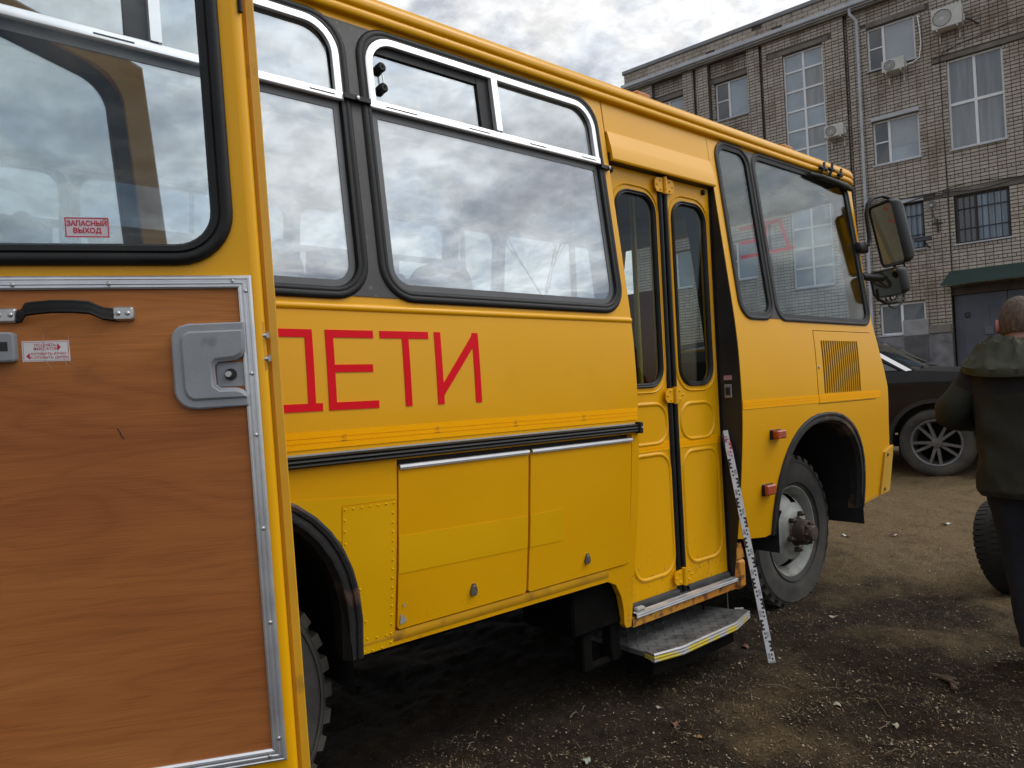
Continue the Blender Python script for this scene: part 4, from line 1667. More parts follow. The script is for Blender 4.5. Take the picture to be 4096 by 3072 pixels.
# ---- vent hatch with slots
slots = []
for k in range(17):
    x = 4.170 + k * .0288
    slots.append(rrect(x, x + .0155, 1.283, 1.600, .0075, 0, 3))
vh = sheet('vent_hatch', [(VH[0] + .004, VH[2] + .004), (VH[1] - .004, VH[2] + .004), (VH[1] - .004, VH[3] - .004), (VH[0] + .004, VH[3] - .004)], slots, Y_, bus, off=-.002, thick=.0025)
sheet('vent_back', [(VH[0] - .02, VH[2] - .02), (VH[1] + .02, VH[2] - .02), (VH[1] + .02, VH[3] + .02), (VH[0] - .02, VH[3] + .02)], [], mat('vent_inside', (0.03, 0.014, 0.006), (0.05, 0.024, 0.008), scale=20, rough=.8), vh, off=.012, thick=.006)
for k in range(17):
    x = 4.170 + k * .0288
    r_ = MB().grid([[map_near(x + a, z, d) for a, d in ((.0157, -.002), (.018, -.0045), (.0205, -.002))] for z in (1.283, 1.4, 1.5, 1.6)])
    r_.build('louvre', Y_, vh, 60)
MB().lathe([(.001, -.006), (.008, -.005), (.009, .0)], 10, M=Matrix.Translation(map_near(4.118, 1.44, -.002))).build('vent_lock', STEEL, vh, 50)
tape(VH[0] + .006, VH[1] - .006, 1.2325, 1.2785, off=-.0044, nm='reflective_tape')

# ---- entrance doorway: header flap, jamb, leaves
sheet('header_panel', [(2.473, 2.535), (3.286, 2.535), (3.286, 2.70), (2.473, 2.70)], [], Y_, bus, off=.0, thick=.03)
fl = MB()
sec = [(2.545, .0), (2.542, -.005), (2.536, -.007), (2.478, -.016), (2.468, -.019), (2.410, -.020), (2.402, -.016), (2.402, .03)]
fl.grid([[map_near(x, z, d) for z, d in sec] for x in (2.478, 2.75, 3.02, 3.284)])
for x in (2.478, 3.284):
    n0 = [map_near(x, z, d) for z, d in sec]
    fl.add(n0, [tuple(range(len(n0)))])
fl.build('door_header_flap', Y_, bus, 25)
JAMB = mat('black_jamb', (0.012, 0.012, 0.013), (0.022, 0.022, 0.023), scale=6, rough=.5)
j = MB()
zz = [.36 + .05 * k for k in range(42)]
j.grid([[Vector((3.287, prof(z) + .002, z)), Vector((3.2865, prof(z) + .20, z))] for z in zz])
jo = j.build('door_jamb', JAMB, bus, 60)
j = MB()
j.grid([[Vector((2.468, prof(z) + .002, z)), Vector((2.4685, prof(z) + .20, z))] for z in zz])
j.build('door_jamb', JAMB, bus, 60)
MB().box(2.47, 3.286, .10, .26, 2.40, 2.44).build('door_lintel', JAMB, bus)
# socket and sticker on the jamb
Mj = frame_matrix(Vector((3.284, .075, 1.33)), Vector((0, -1, 0)), Vector((0, 0, 1)), Vector((-1, 0, 0)))
k = MB()
k.box(-.022, .022, -.036, .036, 0, .006, M=Mj, bev=.004)
ko = k.build('door_release_plate', GREYPL, jo)
MB().box(-.013, .013, -.020, .020, .0062, .008, M=Mj).build('release_recess', BLACK, jo)
k = MB().box(-.024, .024, .058, .082, 0, .0015, M=Mj)
k.build('instruction_sticker', mat('pink_sticker', (0.50, 0.28, 0.30), rough=.6), jo)

LY = .132


def map_leaf(x, z, d):
    return Vector((x, LY + d, z))


def ring_bead(x0, x1, z0, z1, r, m, parent, w=.010, h=.005, nm='pressed_bead'):
    seal(nm, x0, x1, z0, z1, r, [(0, .002), (w * .3, -h * .7), (w * .5, -h), (w * .7, -h * .7), (w, .002)], m, parent, mapf=map_leaf, n=6)


def door_leaf(x0, x1, gx0, gx1, pans):
    lf = sheet('door_leaf', [(x0, .385), (x1, .385), (x1, 2.398), (x0, 2.398)], [rrect(gx0 + .012, gx1 - .012, 1.378, 2.292, .085)], Y_, bus, thick=.03,
               mapf=map_leaf, nrm=lambda x, z: Vector((0, -1, 0)), band=0)
    seal('glass_seal', gx0, gx1, 1.366, 2.304, .10, [(.0, .004), (-.001, -.007), (-.006, -.010), (-.012, -.006), (-.016, -.008), (-.022, -.004), (-.024, .01), (-.002, .01)], RUBBER, lf, mapf=map_leaf)
    ring_bead(gx0 - .013, gx1 + .013, 1.35, 2.32, .11, Y_, lf, w=.012, h=.006)
    sheet('glass', rrect(gx0 + .018, gx1 - .018, 1.384, 2.286, .08), [], DOORGLASS, lf, off=.004, thick=.004, mapf=map_leaf, nrm=None, band=0)
    for (a, b_, c, d) in pans:
        ring_bead(a, b_, c, d, .07, Y_, lf, w=.026, h=.0065)
    tape_m = lambda x, z, d: Vector((x, LY + d, z))
    b = MB().grid([[Vector((x, LY - .0022, z)) for z in (1.064, 1.109)] for x in (x0 + .004, x1 - .004)])
    tt = b.build('reflective_tape', TAPE, lf)
    for z in (1.079, 1.094):
        MB().grid([[Vector((x, LY - .0028, zz_)) for zz_ in (z - .001, z + .001)] for x in (x0 + .004, x1 - .004)]).build('tape_line', TAPE_L, lf)
    # rubber flap at the foot
    fl_ = MB()
    rows = []
    for i in range(7):
        x = x0 + .004 + (x1 - x0 - .008) * i / 6
        w_ = .004 * math.sin(i * 1.7)
        rows.append([Vector((x, LY - .004, .392)), Vector((x, LY - .016 + w_, .384)), Vector((x, LY - .02 + w_, .362)), Vector((x, LY - .010, .350)), Vector((x, LY + .012, .350)), Vector((x, LY + .012, .392))])
    fl_.grid(rows)
    fl_.build('foot_rubber', RUBBER_G, lf, 50)
    return lf


lfL = door_leaf(2.480, 2.845, 2.522, 2.822, [(2.55, 2.82, 1.112, 1.275), (2.55, 2.825, .485, 1.035)])
lfR = door_leaf(2.918, 3.275, 2.945, 3.236, [(2.958, 3.215, 1.115, 1.268), (2.958, 3.232, .500, 1.030)])
for x, r_ in ((2.858, .014), (2.900, .014)):
    MB().tube([(x, LY - .002, .37), (x, LY - .002, 1.3), (x, LY - .002, 2.40)], r_, 10).build('finger_guard', RUBBER, bus, 50)
MB().box(2.846, 2.917, LY + .012, LY + .02, .37, 2.40).build('finger_guard_web', BLACK, bus)
sheet('edge_rubber', [(3.2755, .39), (3.2862, .39), (3.2862, 2.398), (3.2755, 2.398)], [], RUBBER, lfR, off=-.006, thick=.03, mapf=map_leaf, nrm=None, band=0)
hsc = MB().lathe([(.0001, -.005), (.004, -.0042), (.006, 0)], 8).mesh('hinge_screw', 60)
hsc.materials.append(Y_)
for z in (2.352, 1.325, .445):
    hb = MB()
    for sgn in (-1, 1):
        pl = [(2.880 + sgn * .014, z - .036), (2.880 + sgn * .060, z - .034), (2.880 + sgn * .074, z - .018), (2.880 + sgn * .074, z + .018), (2.880 + sgn * .060, z + .034), (2.880 + sgn * .014, z + .036)]
        hb.prism(pl, LY - .022, LY - .016)
    h = hb.build('door_hinge', Y_, bus)
    for k in range(4):
        MB().tube([(2.880, LY - .022, z - .042 + .021 * k + .0005), (2.880, LY - .022, z - .042 + .021 * (k + 1) - .0005)], .0125, 10).build('knuckle', Y_, h, 40)
    for sx_ in (-1, 1):
        for (dx, dz) in ((.036, .022), (.036, -.022), (.060, 0.0)):
            inst('hinge_screw', hsc, (2.880 + sx_ * dx, LY - .022, z + dz), h)
for x, z in ((2.505, 2.372), (3.225, 2.372)):
    MB().lathe([(.001, -.016), (.010, -.015), (.014, -.008), (.014, 0)], 14, M=Matrix.Translation((x, LY, z))).build('rubber_stop', RUBBER, bus, 40)

# ---- door sill
sec = [(.300, .010), (.300, -.004), (.330, -.006), (.343, -.002), (.343, .03)]
MB().grid([[Vector((x, .100 + d, z)) for z, d in sec] for x in (2.468, 2.9, 3.30)]).build('door_sill', Y_RUST, bus, 30)
sec = [(.340, .0), (.340, -.010), (.345, -.012), (.349, -.006), (.352, -.012), (.358, -.010), (.360, .0), (.3605, .005), (.364, .012), (.360, .02), (.361, .05)]
MB().grid([[Vector((x, .092 + d, z)) for z, d in sec] for x in (2.482, 2.9, 3.292)]).build('sill_trim', ALU, bus, 40)
MB().box(3.288, 3.372, .075, .16, .292, .455, bev=.02).build('sill_end', Y_RUST, bus)
MB().prism([(3.289, .455), (3.36, .455), (3.345, .50), (3.33, .535), (3.31, .525), (3.289, .56)], .08, .09).build('torn_corner', Y_RUST, bus)
b = MB().box(2.50, 2.56, .092, .12, .3615, .378, bev=.006)
b.build('sill_clod', mat('dry_clay', (0.28, 0.27, 0.25), (0.4, 0.39, 0.36), scale=30, rough=.9), bus)

# ---- fold-out step of chequered plate
SZ = .205
PLATE = mat('chequer_plate', (0.175, 0.178, 0.175), (0.25, 0.25, 0.245), scale=7, rough=.42, metal=.55, c3=(0.09, 0.08, 0.07), s3=10, lo3=.5, hi3=.75, rvar=.1)
so = [(2.47, .42), (2.47, .035), (2.458, -.020), (2.62, -.052), (3.05, -.046), (3.245, .004), (3.250, .060), (3.225, .17), (3.17, .30), (3.05, .42)]
st = MB().prism(so, SZ - .022, SZ, plane='XY').build('entrance_step', PLATE, bus)
ribs = MB()
row = 0
y = -.02
while y < .38:
    x = 2.50 + (.028 if row % 2 else 0)
    while x < 3.18:
        if not (x > 2.9 and y > .42 - (3.22 - x) * 0.9) and not (x > 3.05 and y < -.03 + (x - 3.05) * .3):
            for q in range(5):
                xx = x + q * .0062
                yy = y + (q * .0045 if row % 2 == 0 else -q * .0045)
                Mr = Matrix.Translation((xx, yy, SZ)) @ Matrix.Rotation(math.radians(18 if row % 2 else -18), 4, 'Z')
                ribs.box(-.0016, .0016, -.009, .009, -.001, .0022, M=Mr)
        x += .066
    y += .030
    row += 1
ro = ribs.build('tread_ribs', PLATE, st)
ro['kind'] = 'stuff'
edge = [(2.474, .035), (2.458, -.022), (2.62, -.055), (3.05, -.049), (3.248, .003), (3.252, .055)]
WORNY = mat('worn_yellow_edge', (0.55, 0.42, 0.03), (0.60, 0.47, 0.05), scale=8, rough=.45, c3=(0.42, 0.41, 0.40), s3=9, lo3=.50, hi3=.54)
for k, (zc_, r_) in enumerate(((SZ + .004, .0065), (SZ - .009, .0075), (SZ - .022, .0075))):
    MB().tube([(x, yy - .001, zc_) for x, yy in edge], r_, 8).build('step_edge', ALU if k == 0 else WORNY, st, 40)
MB().prism([(2.46, -.015), (2.62, -.045), (3.04, -.04), (3.0, .30), (2.46, .30)], .12, .182, plane='XY').build('step_frame', DARKMETAL, st)
MB().tube([(3.235, .075, SZ + .006), (3.262, .04, SZ + .008)], .007, 6).build('step_end_clip', STEEL, st)
MB().tube([(3.215, .10, .30), (3.217, .10, SZ)], .0016, 5).build('step_cable', STEEL, st)
MB().tube([(3.14, .2, .34), (3.145, .2, SZ)], .006, 6).build('step_rod', DARKMETAL, st)
for x in (2.22, 2.40):
    MB().box(x - .03, x + .03, .14, .20, .16, .46, bev=.006).build('step_linkage', DARKMETAL, st)
MB().tube([(2.22, .16, .17), (2.75, .18, .165)], .018, 8).build('step_shaft', DARKMETAL, st)
MB().box(2.12, 2.46, .12, .45, .33, .54, bev=.01).build('step_motor_box', DARKMETAL, st)

# ---- gutter and roof
RX0, RX1 = -1.86, 4.962
gsec = [(.165, 2.684), (.120, 2.686), (.114, 2.692), (.113, 2.708), (.118, 2.716), (.120, 2.720), (.113, 2.724), (.110, 2.734), (.112, 2.752), (.124, 2.772), (.165, 2.784)]
rows = []
for x, sc, dz in ((RX0, 1, 0), (0, 1, 0), (2.5, 1, 0), (4.88, 1, 0), (4.93, 1, -.002), (4.965, .9, -.006), (4.985, .75, -.010)):
    rows.append([Vector((x, .16 + (yy - .16) * sc, zz_ + dz)) for yy, zz_ in gsec])
gt = MB().grid(rows)
gt.add(rows[-1], [tuple(range(len(gsec)))])
gt.build('gutter', Y_, bus, 50)
rp = []
for k in range(25):
    a = k / 24
    yy = .13 + (BW - .26) * a
    zz_ = 2.772 + .235 * (1 - abs(2 * a - 1) ** 2.6)
    rp.append((yy, zz_))
rows = [[Vector((x, yy, 2.772 + (zz_ - 2.772) * sc)) for yy, zz_ in rp] for x, sc in ((RX0, .8), (RX0 + .2, 1), (0, 1), (2, 1), (4.6, 1), (4.85, .9), (4.97, .6), (4.99, .1))]
MB().grid(rows).build('roof', Y_, bus, 60)
MB().box(RX0 + .05, 4.85, .16, BW - .16, 2.655, 2.675).build('ceiling', INT_CEIL, bus)
for x in (3.05, 4.55):
    MB().box(x - .06, x + .06, .34, .42, 2.84, 2.938, bev=.012).build('roof_marker', mat('roof_marker_brown', (0.36, 0.13, 0.012), (0.44, 0.17, 0.02), scale=12, rough=.5), bus)
# cable ties and connectors on the gutter above the cab window
for x, dz, ln in ((4.50, .0, .10), (4.61, .012, .07), (4.73, -.004, .06)):
    ct = MB()
    ct.box(x - ln / 2, x + ln / 2, .082, .106, 2.690 + dz, 2.714 + dz, bev=.008)
    ct.tube([(x - .02, .098, 2.672), (x - .01, .086, 2.70 + dz), (x + .015, .092, 2.742 + dz)], .009, 6)
    ct.build('cable_clip', RUBBER, bus, 40)
MB().tube([(4.36, .115, 2.655), (4.50, .108, 2.658), (4.68, .105, 2.65), (4.82, .104, 2.642), (4.90, .106, 2.632)], [.010, .014, .017, .022, .016], 8).build('cable_cover', RUBBER_G, bus, 50)

# ---- front end: corner, windscreen, bumper
def fx(z):
    for i in range(len(fedge) - 1):
        a, b_ = fedge[i], fedge[i + 1]
        if a[1] <= z <= b_[1]:
            return a[0] + (b_[0] - a[0]) * (z - a[1]) / (b_[1] - a[1])
    return fedge[0][0] if z < fedge[0][1] else fedge[-1][0]


CORN = [(0, 0), (.018, .012), (.034, .035), (.045, .065), (.052, .10)]


def front_rows(z0, z1, n, ys_, mirror=False):
    rows = []
    for k in range(n + 1):
        z = z0 + (z1 - z0) * k / n
        r_ = []
        for dx, dy in ys_:
            y = prof(z) + dy
            r_.append(Vector((fx(z) + dx, BW - y if mirror else y, z)))
        rows.append(r_)
    return rows


for mir in (False, True):
    MB().grid(front_rows(.58, 2.70, 26, CORN + [(.058, .16)], mir)).build('front_corner', Y_, bus, 60)
CEN = [(.058, .16), (.075, .35), (.09, .7), (.094, 1.0)]


def cen_rows(z0, z1, n):
    rows = []
    for k in range(n + 1):
        z = z0 + (z1 - z0) * k / n
        left = [Vector((fx(z) + dx, prof(z) + dy, z)) for dx, dy in CEN]
        right = [Vector((p.x, BW - p.y, p.z)) for p in left[::-1]]
        rows.append(left + right)
    return rows


MB().grid(cen_rows(.58, 1.66, 14)).build('front_panel', Y_, bus, 60)
MB().grid(cen_rows(2.60, 2.70, 2)).build('front_header', Y_, bus, 60)
MB().grid(cen_rows(1.66, 2.60, 10)).build('windscreen', CLEARGLASS, bus, 60)
# reversed red sign on the windscreen, read from outside
ws = MB()


def wsq(y0, y1, z0, z1, y2=None, y3=None):
    xx = 4.99
    a = [Vector((xx, y0, z0)), Vector((xx, y1, z0)), Vector((xx, y1 if y3 is None else y3, z1)), Vector((xx, y0 if y2 is None else y2, z1))]
    ws.add(a, [(0, 1, 2, 3)])


# letter E (mirrored seen from inside) and D, nearer the middle
wsq(.86, 1.01, 2.545, 2.575)
wsq(.86, 1.01, 2.435, 2.462)
wsq(.86, 1.01, 2.325, 2.352)
wsq(.835, .862, 2.325, 2.575)
wsq(.66, .80, 2.545, 2.575)
wsq(.665, .690, 2.352, 2.545, .625, .650) if False else wsq(.600, .625, 2.352, 2.545, .660, .685)
wsq(.57, .80, 2.325, 2.352)
wsq(.775, .80, 2.352, 2.545)
FILM = bpy.data.materials.new('red_translucent_film')
FILM.use_nodes = True
_t = FILM.node_tree
_t.nodes.clear()
_o = N(_t, 'ShaderNodeOutputMaterial')
_m = N(_t, 'ShaderNodeMixShader')
_a = N(_t, 'ShaderNodeBsdfTranslucent')
_b = N(_t, 'ShaderNodeBsdfDiffuse')
_a.inputs[0].default_value = (0.80, 0.012, 0.03, 1)
_b.inputs[0].default_value = (0.62, 0.01, 0.025, 1)
L(_t, _a.outputs[0], _m.inputs[1])
L(_t, _b.outputs[0], _m.inputs[2])
_m.inputs[0].default_value = 0.35
L(_t, _m.outputs[0], _o.inputs[0])
wso = ws.build('windscreen_sign', FILM, bus)
# bumper end plate
bp_ = sheet('bumper_end', [(4.985, .575), (5.125, .588), (5.128, .90), (5.005, .862)], [], mat('bumper_yellow', (0.60, 0.33, 0.03), (0.66, 0.37, 0.04), scale=6, rough=.45), bus, off=-.012, thick=.02)
for x, z in ((5.045, .842), (5.04, .61)):
    MB().lathe([(.001, -.008), (.010, -.006), (.012, .004)], 10, M=Matrix.Translation(map_near(x, z, -.012))).build('bumper_bolt', mat('rusty_bolt', (0.10, 0.06, 0.04), rough=.7), bp_, 50)
MB().box(5.13, 5.20, .2, BW - .2, .56, .86, bev=.02).build('bumper', mat('bumper_grey', (0.08, 0.08, 0.08), rough=.6), bus)
sheet('skirt_dirt', [(4.735, .547), (5.11, .579), (5.108, .60), (4.738, .572)], [], Y_DIRTY, bus, off=-.002, thick=.0015)

# ---- far side, rear, floor
fo = [(-1.85, .5), (5.1, .5), (5.05, 1.3), (4.91, 1.8), (4.965, 2.70), (-1.85, 2.70)]
FWIN = [(-1.70, -.55), (-.48, .68), (.75, 1.91), (1.98, 3.14), (3.24, 3.62), (3.70, 4.86)]
sheet('far_side_panel', fo, [rrect(a, b_, WZ0 + .03, WZ1 - .02, .1) for a, b_ in FWIN], Y_, bus, thick=.03, mapf=map_far, nrm=nrm_far)
for a, b_ in FWIN:
    s_ = seal('far_window', a, b_, WZ0 + .03, WZ1 - .02, .1, [(.03, .0), (.03, -.014), (-.012, -.014), (-.012, .03), (.03, .035)], RUBBER, bus, mapf=map_far)
    sheet('glass', rrect(a, b_, WZ0 + .03, WZ1 - .02, .1), [], CLEARGLASS, s_, off=.006, thick=.004, mapf=map_far, nrm=None)
    if b_ - a > 1 and a < 3.2:
        MB().grid([[map_far(x, z, d) for z, d in ((2.362, .02), (2.362, -.012), (2.398, -.012), (2.398, .02))] for x in (a, b_)]).build('vent_rail', ALU, s_)
        cu_ = MB()  # curtains added to dim the far panes so reflections dominate
        cr_rows = []
        c0, c1 = (a + .04, b_ - .42) if a > .7 else (a + .30, b_ - .05)
        nk = 36
        for k in range(nk + 1):
            xx = c0 + (c1 - c0) * k / nk
            wv = .008 * math.sin(k * 1.57)
            cr_rows.append([map_far(xx, z, .055 + wv) for z in (1.74, 1.95, 2.15, 2.35)])
        cu_.grid(cr_rows)
        cu_.build('added_curtain', mat('added_curtain_grey', (0.10, 0.105, 0.12), (0.13, 0.135, 0.15), scale=8, rough=.9), s_, 60)
        m_ = (a + b_) / 2
        MB().grid([[map_far(x, z, d) for x, d in ((m_ - .015, .02), (m_ - .015, -.01), (m_ + .015, -.01), (m_ + .015, .02))] for z in (2.40, WZ1 - .02)]).build('vent_divider', ALU, s_)
MB().box(-1.86, -1.83, .10, BW - .10, .5, 1.7).box(-1.86, -1.83, .10, BW - .10, 2.62, 2.77).box(-1.86, -1.83, .10, .4, 1.7, 2.62).box(-1.86, -1.83, BW - .4, BW - .10, 1.7, 2.62).build('rear_panel', Y_, bus)
MB().box(-1.85, -1.845, .4, BW - .4, 1.7, 2.62).build('rear_glass', CLEARGLASS, bus)
MB().box(-1.82, 4.95, .80, BW - .80, .70, .76).box(1.20, 3.55, .20, .80, .70, .76).box(1.20, 3.55, BW - .80, BW - .10, .70, .76).box(-1.82, -.05, .20, .80, .70, .76).box(-1.82, -.05, BW - .80, BW - .1, .70, .76).box(-.05, 1.20, .20, .80, 1.14, 1.18).box(3.55, 4.95, .20, .80, 1.18, 1.22).box(-.05, 1.20, BW - .8, BW - .1, 1.14, 1.18).box(3.55, 4.95, BW - .8, BW - .1, 1.18, 1.22).build('floor', mat('floor_lino', (0.06, 0.06, 0.065), (0.09, 0.09, 0.095), scale=12, rough=.7), bus)
MB().box(-1.7, 4.9, .55, BW - .55, .42, .699).build('chassis', DARKMETAL, bus)
for yy in (.75, BW - .75):
    MB().box(-1.7, 4.95, yy - .05, yy + .05, .48, .66).build('chassis_rail', DARKMETAL, bus)
MB().box(1.35, 2.1, .45, .85, .38, .68, bev=.03).build('fuel_tank', DARKMETAL, bus)
MB().tube([(.57, .3, .455), (.57, BW - .3, .455)], .07, 12).build('rear_axle', DARKMETAL, bus, 50)
MB().tube([(4.13, .3, .455), (4.13, BW - .3, .455)], .06, 12).build('front_axle', DARKMETAL, bus, 50)
sheet('inner_lining', [(-.03, 1.19), (1.20, 1.19), (1.20, .76), (2.44, .76), (2.44, 1.70), (-.03, 1.70)], [], INT_GREY, bus, off=.05, thick=.01)
sheet('far_lining', [(-1.8, .76), (4.8, .76), (4.8, 1.70), (-1.8, 1.70)], [], INT_GREY, bus, off=.05, thick=.01, mapf=map_far, nrm=nrm_far)

# ---- seats
def seat(x, y0, y1, red=False, top=1.93):
    m = SEAT_RED if red else SEAT
    w = y1 - y0
    s_ = MB()
    rows = []
    zz_ = [1.12, 1.2, 1.4, 1.6, 1.75, 1.86, top - .03, top]
    for k, z in enumerate(zz_):
        lean = -.10 * (z - 1.12)
        sh = 1.0 if z < 1.75 else (1.0 - .30 * ((z - 1.75) / (top - 1.75)) ** 2)
        th = .055 if z < top - .04 else (.045 if z < top - .01 else .015)
        cy = (y0 + y1) / 2
        hw = w / 2 * sh
        rows.append([Vector((x + lean + th, cy - hw + .03, z)), Vector((x + lean + th, cy + hw - .03, z)), Vector((x + lean + th * .4, cy + hw, z)),
                     Vector((x + lean - th * .4, cy + hw, z)), Vector((x + lean - th, cy + hw - .03, z)), Vector((x + lean - th, cy - hw + .03, z)), Vector((x + lean - th * .4, cy - hw, z)), Vector((x + lean + th * .4, cy - hw, z))])
    s_.grid(rows, closed_v=True)
    s_.add(rows[-1], [tuple(range(8))])
    s_.add(rows[0], [tuple(range(8))])
    so_ = s_.build('passenger_seat', m, bus, 50)
    MB().box(x + .02, x + .46, y0, y1, 1.08, 1.20, bev=.03).build('cushion', m, so_)
    for yy in (y0 + .08, y1 - .12):
        MB().box(x + .1, x + .14, yy, yy + .04, .76, 1.08).box(x + .3, x + .34, yy, yy + .04, .76, 1.08).build('seat_leg', DARKMETAL, so_)
    MB().tube([(x - .10, y0 + .06, 1.84), (x - .17, y0 + .08, 1.86), (x - .17, y1 - .08, 1.86), (x - .10, y1 - .06, 1.84)], .012, 8).build('grab_handle', YPOLE, so_, 50)


for x in (.35, 1.08, 1.80):
    seat(x, .22, .62)
    seat(x, .64, 1.02)
for x in (-.6, .12, .84, 1.56, 2.28, 3.0):
    seat(x, 1.50, 1.90, red=(x > 2.9))
    seat(x, 1.92, 2.30, red=(x > 2.9))
seat(3.95, 1.55, 2.02, top=2.05)
# headrest cushion of the driver seat is pale
MB().box(3.42, 3.50, .55, 1.0, 1.25, 1.95, bev=.05).build('partition_pad', SEAT_RED, bus)
for (x, y) in ((2.56, .45), (3.22, .60), (2.56, 1.35)):
    MB().tube([(x, y, .76), (x, y, 2.655)], .016, 10).build('grab_pole', YPOLE, bus, 50)
MB().tube([(2.56, .45, 1.55), (2.56, 1.05, 1.55)], .015, 8).build('grab_rail', YPOLE, bus, 50)
for yy in (.65, 1.75):
    MB().tube([(-1.5, yy, 2.52), (3.3, yy, 2.52)], .014, 8).build('ceiling_rail', YPOLE, bus, 50)
# dashboard, steering wheel, sun visor
MB().box(4.55, 4.98, .30, BW - .3, 1.30, 1.62, bev=.08).build('dashboard', BLACK, bus)
stm = Matrix.Translation((4.52, 1.72, 1.80)) @ Matrix.Rotation(math.radians(-62), 4, 'Y')
sw = MB().tube([stm @ Vector((.215 * math.cos(a), .215 * math.sin(a), 0)) for a in [k * PI / 16 for k in range(32)]], .015, 8, closed=True)
swo = sw.build('steering_wheel', RUBBER, bus, 60)
MB().tube([stm @ Vector((-.2, 0, 0)), stm @ Vector((.2, 0, 0))], .012, 6).tube([stm @ Vector((0, 0, 0)), stm @ Vector((0, -.2, 0))], .012, 6).tube([stm @ Vector((0, 0, 0)), Vector((4.7, 1.72, 1.5))], .03, 8).build('spoke', RUBBER, swo, 50)
MB().prism([(3.80, 2.40), (3.92, 2.345), (4.02, 2.37), (4.07, 2.55), (3.98, 2.60), (3.84, 2.52)], .22, .25).build('interior_mirror', BLACK, bus)
MB().box(4.35, 4.95, .28, 2.2, 2.58, 2.65, bev=.02).build('overhead_console', INT_GREY, bus)


# ---- outside mirrors
def mirror_head(cx, y0, z0, z1, w, label, tilt, pitch=math.radians(9)):
    """a mirror box facing the rear; width lies across the bus and forward"""
    T = Matrix.Translation((cx, y0, (z0 + z1) / 2)) @ Matrix.Rotation(tilt, 4, 'Z') @ Matrix.Rotation(-pitch, 4, 'Y')
    h = (z1 - z0) / 2
    m_ = MB()
    for k, (x, sc) in enumerate(((-.045, .97), (-.04, 1.0), (-.01, 1.0), (.03, .93), (.05, .75))):
        pass
    rows = []
    for x, sc in ((-.030, .90), (-.045, .93), (-.050, .97), (-.045, 1.0), (0, 1.0), (.035, .94), (.060, .80), (.066, .5)):
        rows.append([T @ Vector((x, p[0], p[1])) for p in rrect(-w / 2 * sc, w / 2 * sc, -h * sc, h * sc, .035 * sc, 0, 4)])
    m_.grid(rows, closed_v=True)
    m_.add(rows[-1], [tuple(range(len(rows[-1])))])
    o = m_.build('mirror', RUBBER, bus, 50)
    o['label'] = label
    g = MB()
    rows = []
    pts = rrect(-w / 2 * .9, w / 2 * .9, -h * .9, h * .9, .03, 0, 4)
    g.add([T @ Vector((-.040, p[0], p[1])) for p in pts], [tuple(range(len(pts)))])
    g.build('mirror_glass', mat('mirror_silver', (0.62, 0.66, 0.62), rough=.02, metal=1.0), o)
    return o


mirror_head(5.235, -.01, 2.128, 2.575, .235, 'tall upper outside mirror', math.radians(-30), math.radians(12))
mirror_head(5.19, .0, 1.918, 2.105, .25, 'small square lower mirror', math.radians(-22), math.radians(12))
ar = MB()
ar.tube([(4.90, .085, 2.25), (4.99, .05, 2.255), (5.0, .045, 2.30), (4.985, .05, 2.46), (5.0, .045, 2.53), (5.05, .03, 2.575), (5.15, .01, 2.60), (5.26, -.005, 2.595), (5.29, -.01, 2.56)], .013, 8)
ar.box(4.86, 4.99, .045, .10, 2.20, 2.265, bev=.01)
ar.tube([(5.25, -.01, 2.14), (5.24, -.01, 2.09)], .012, 8)
ar.tube([(4.91, .07, 2.04), (5.08, .01, 2.03)], .026, 8)
ar.tube([(5.04, .03, 1.96), (5.05, .03, 1.89), (5.12, .01, 1.865), (5.22, -.01, 1.875), (5.27, -.02, 1.93)], .012, 8)
ar.build('mirror_arm', RUBBER, bus, 50)
for pts in ([(5.31, -.03, 2.22), (5.36, -.04, 2.10), (5.36, -.04, 1.98), (5.30, -.03, 1.89), (5.20, -.01, 1.87), (5.17, 0, 1.90), (5.2, 0, 1.94)],
            [(5.12, .01, 1.90), (5.16, .0, 1.84), (5.24, -.01, 1.83), (5.31, -.03, 1.88), (5.32, -.03, 1.97)]):
    sm = []
    for i in range(len(pts) - 1):
        for q in range(4):
            sm.append(Vector(pts[i]).lerp(Vector(pts[i + 1]), q / 4))
    MB().tube(sm, .006, 6).build('mirror_cable', RUBBER, bus, 60)


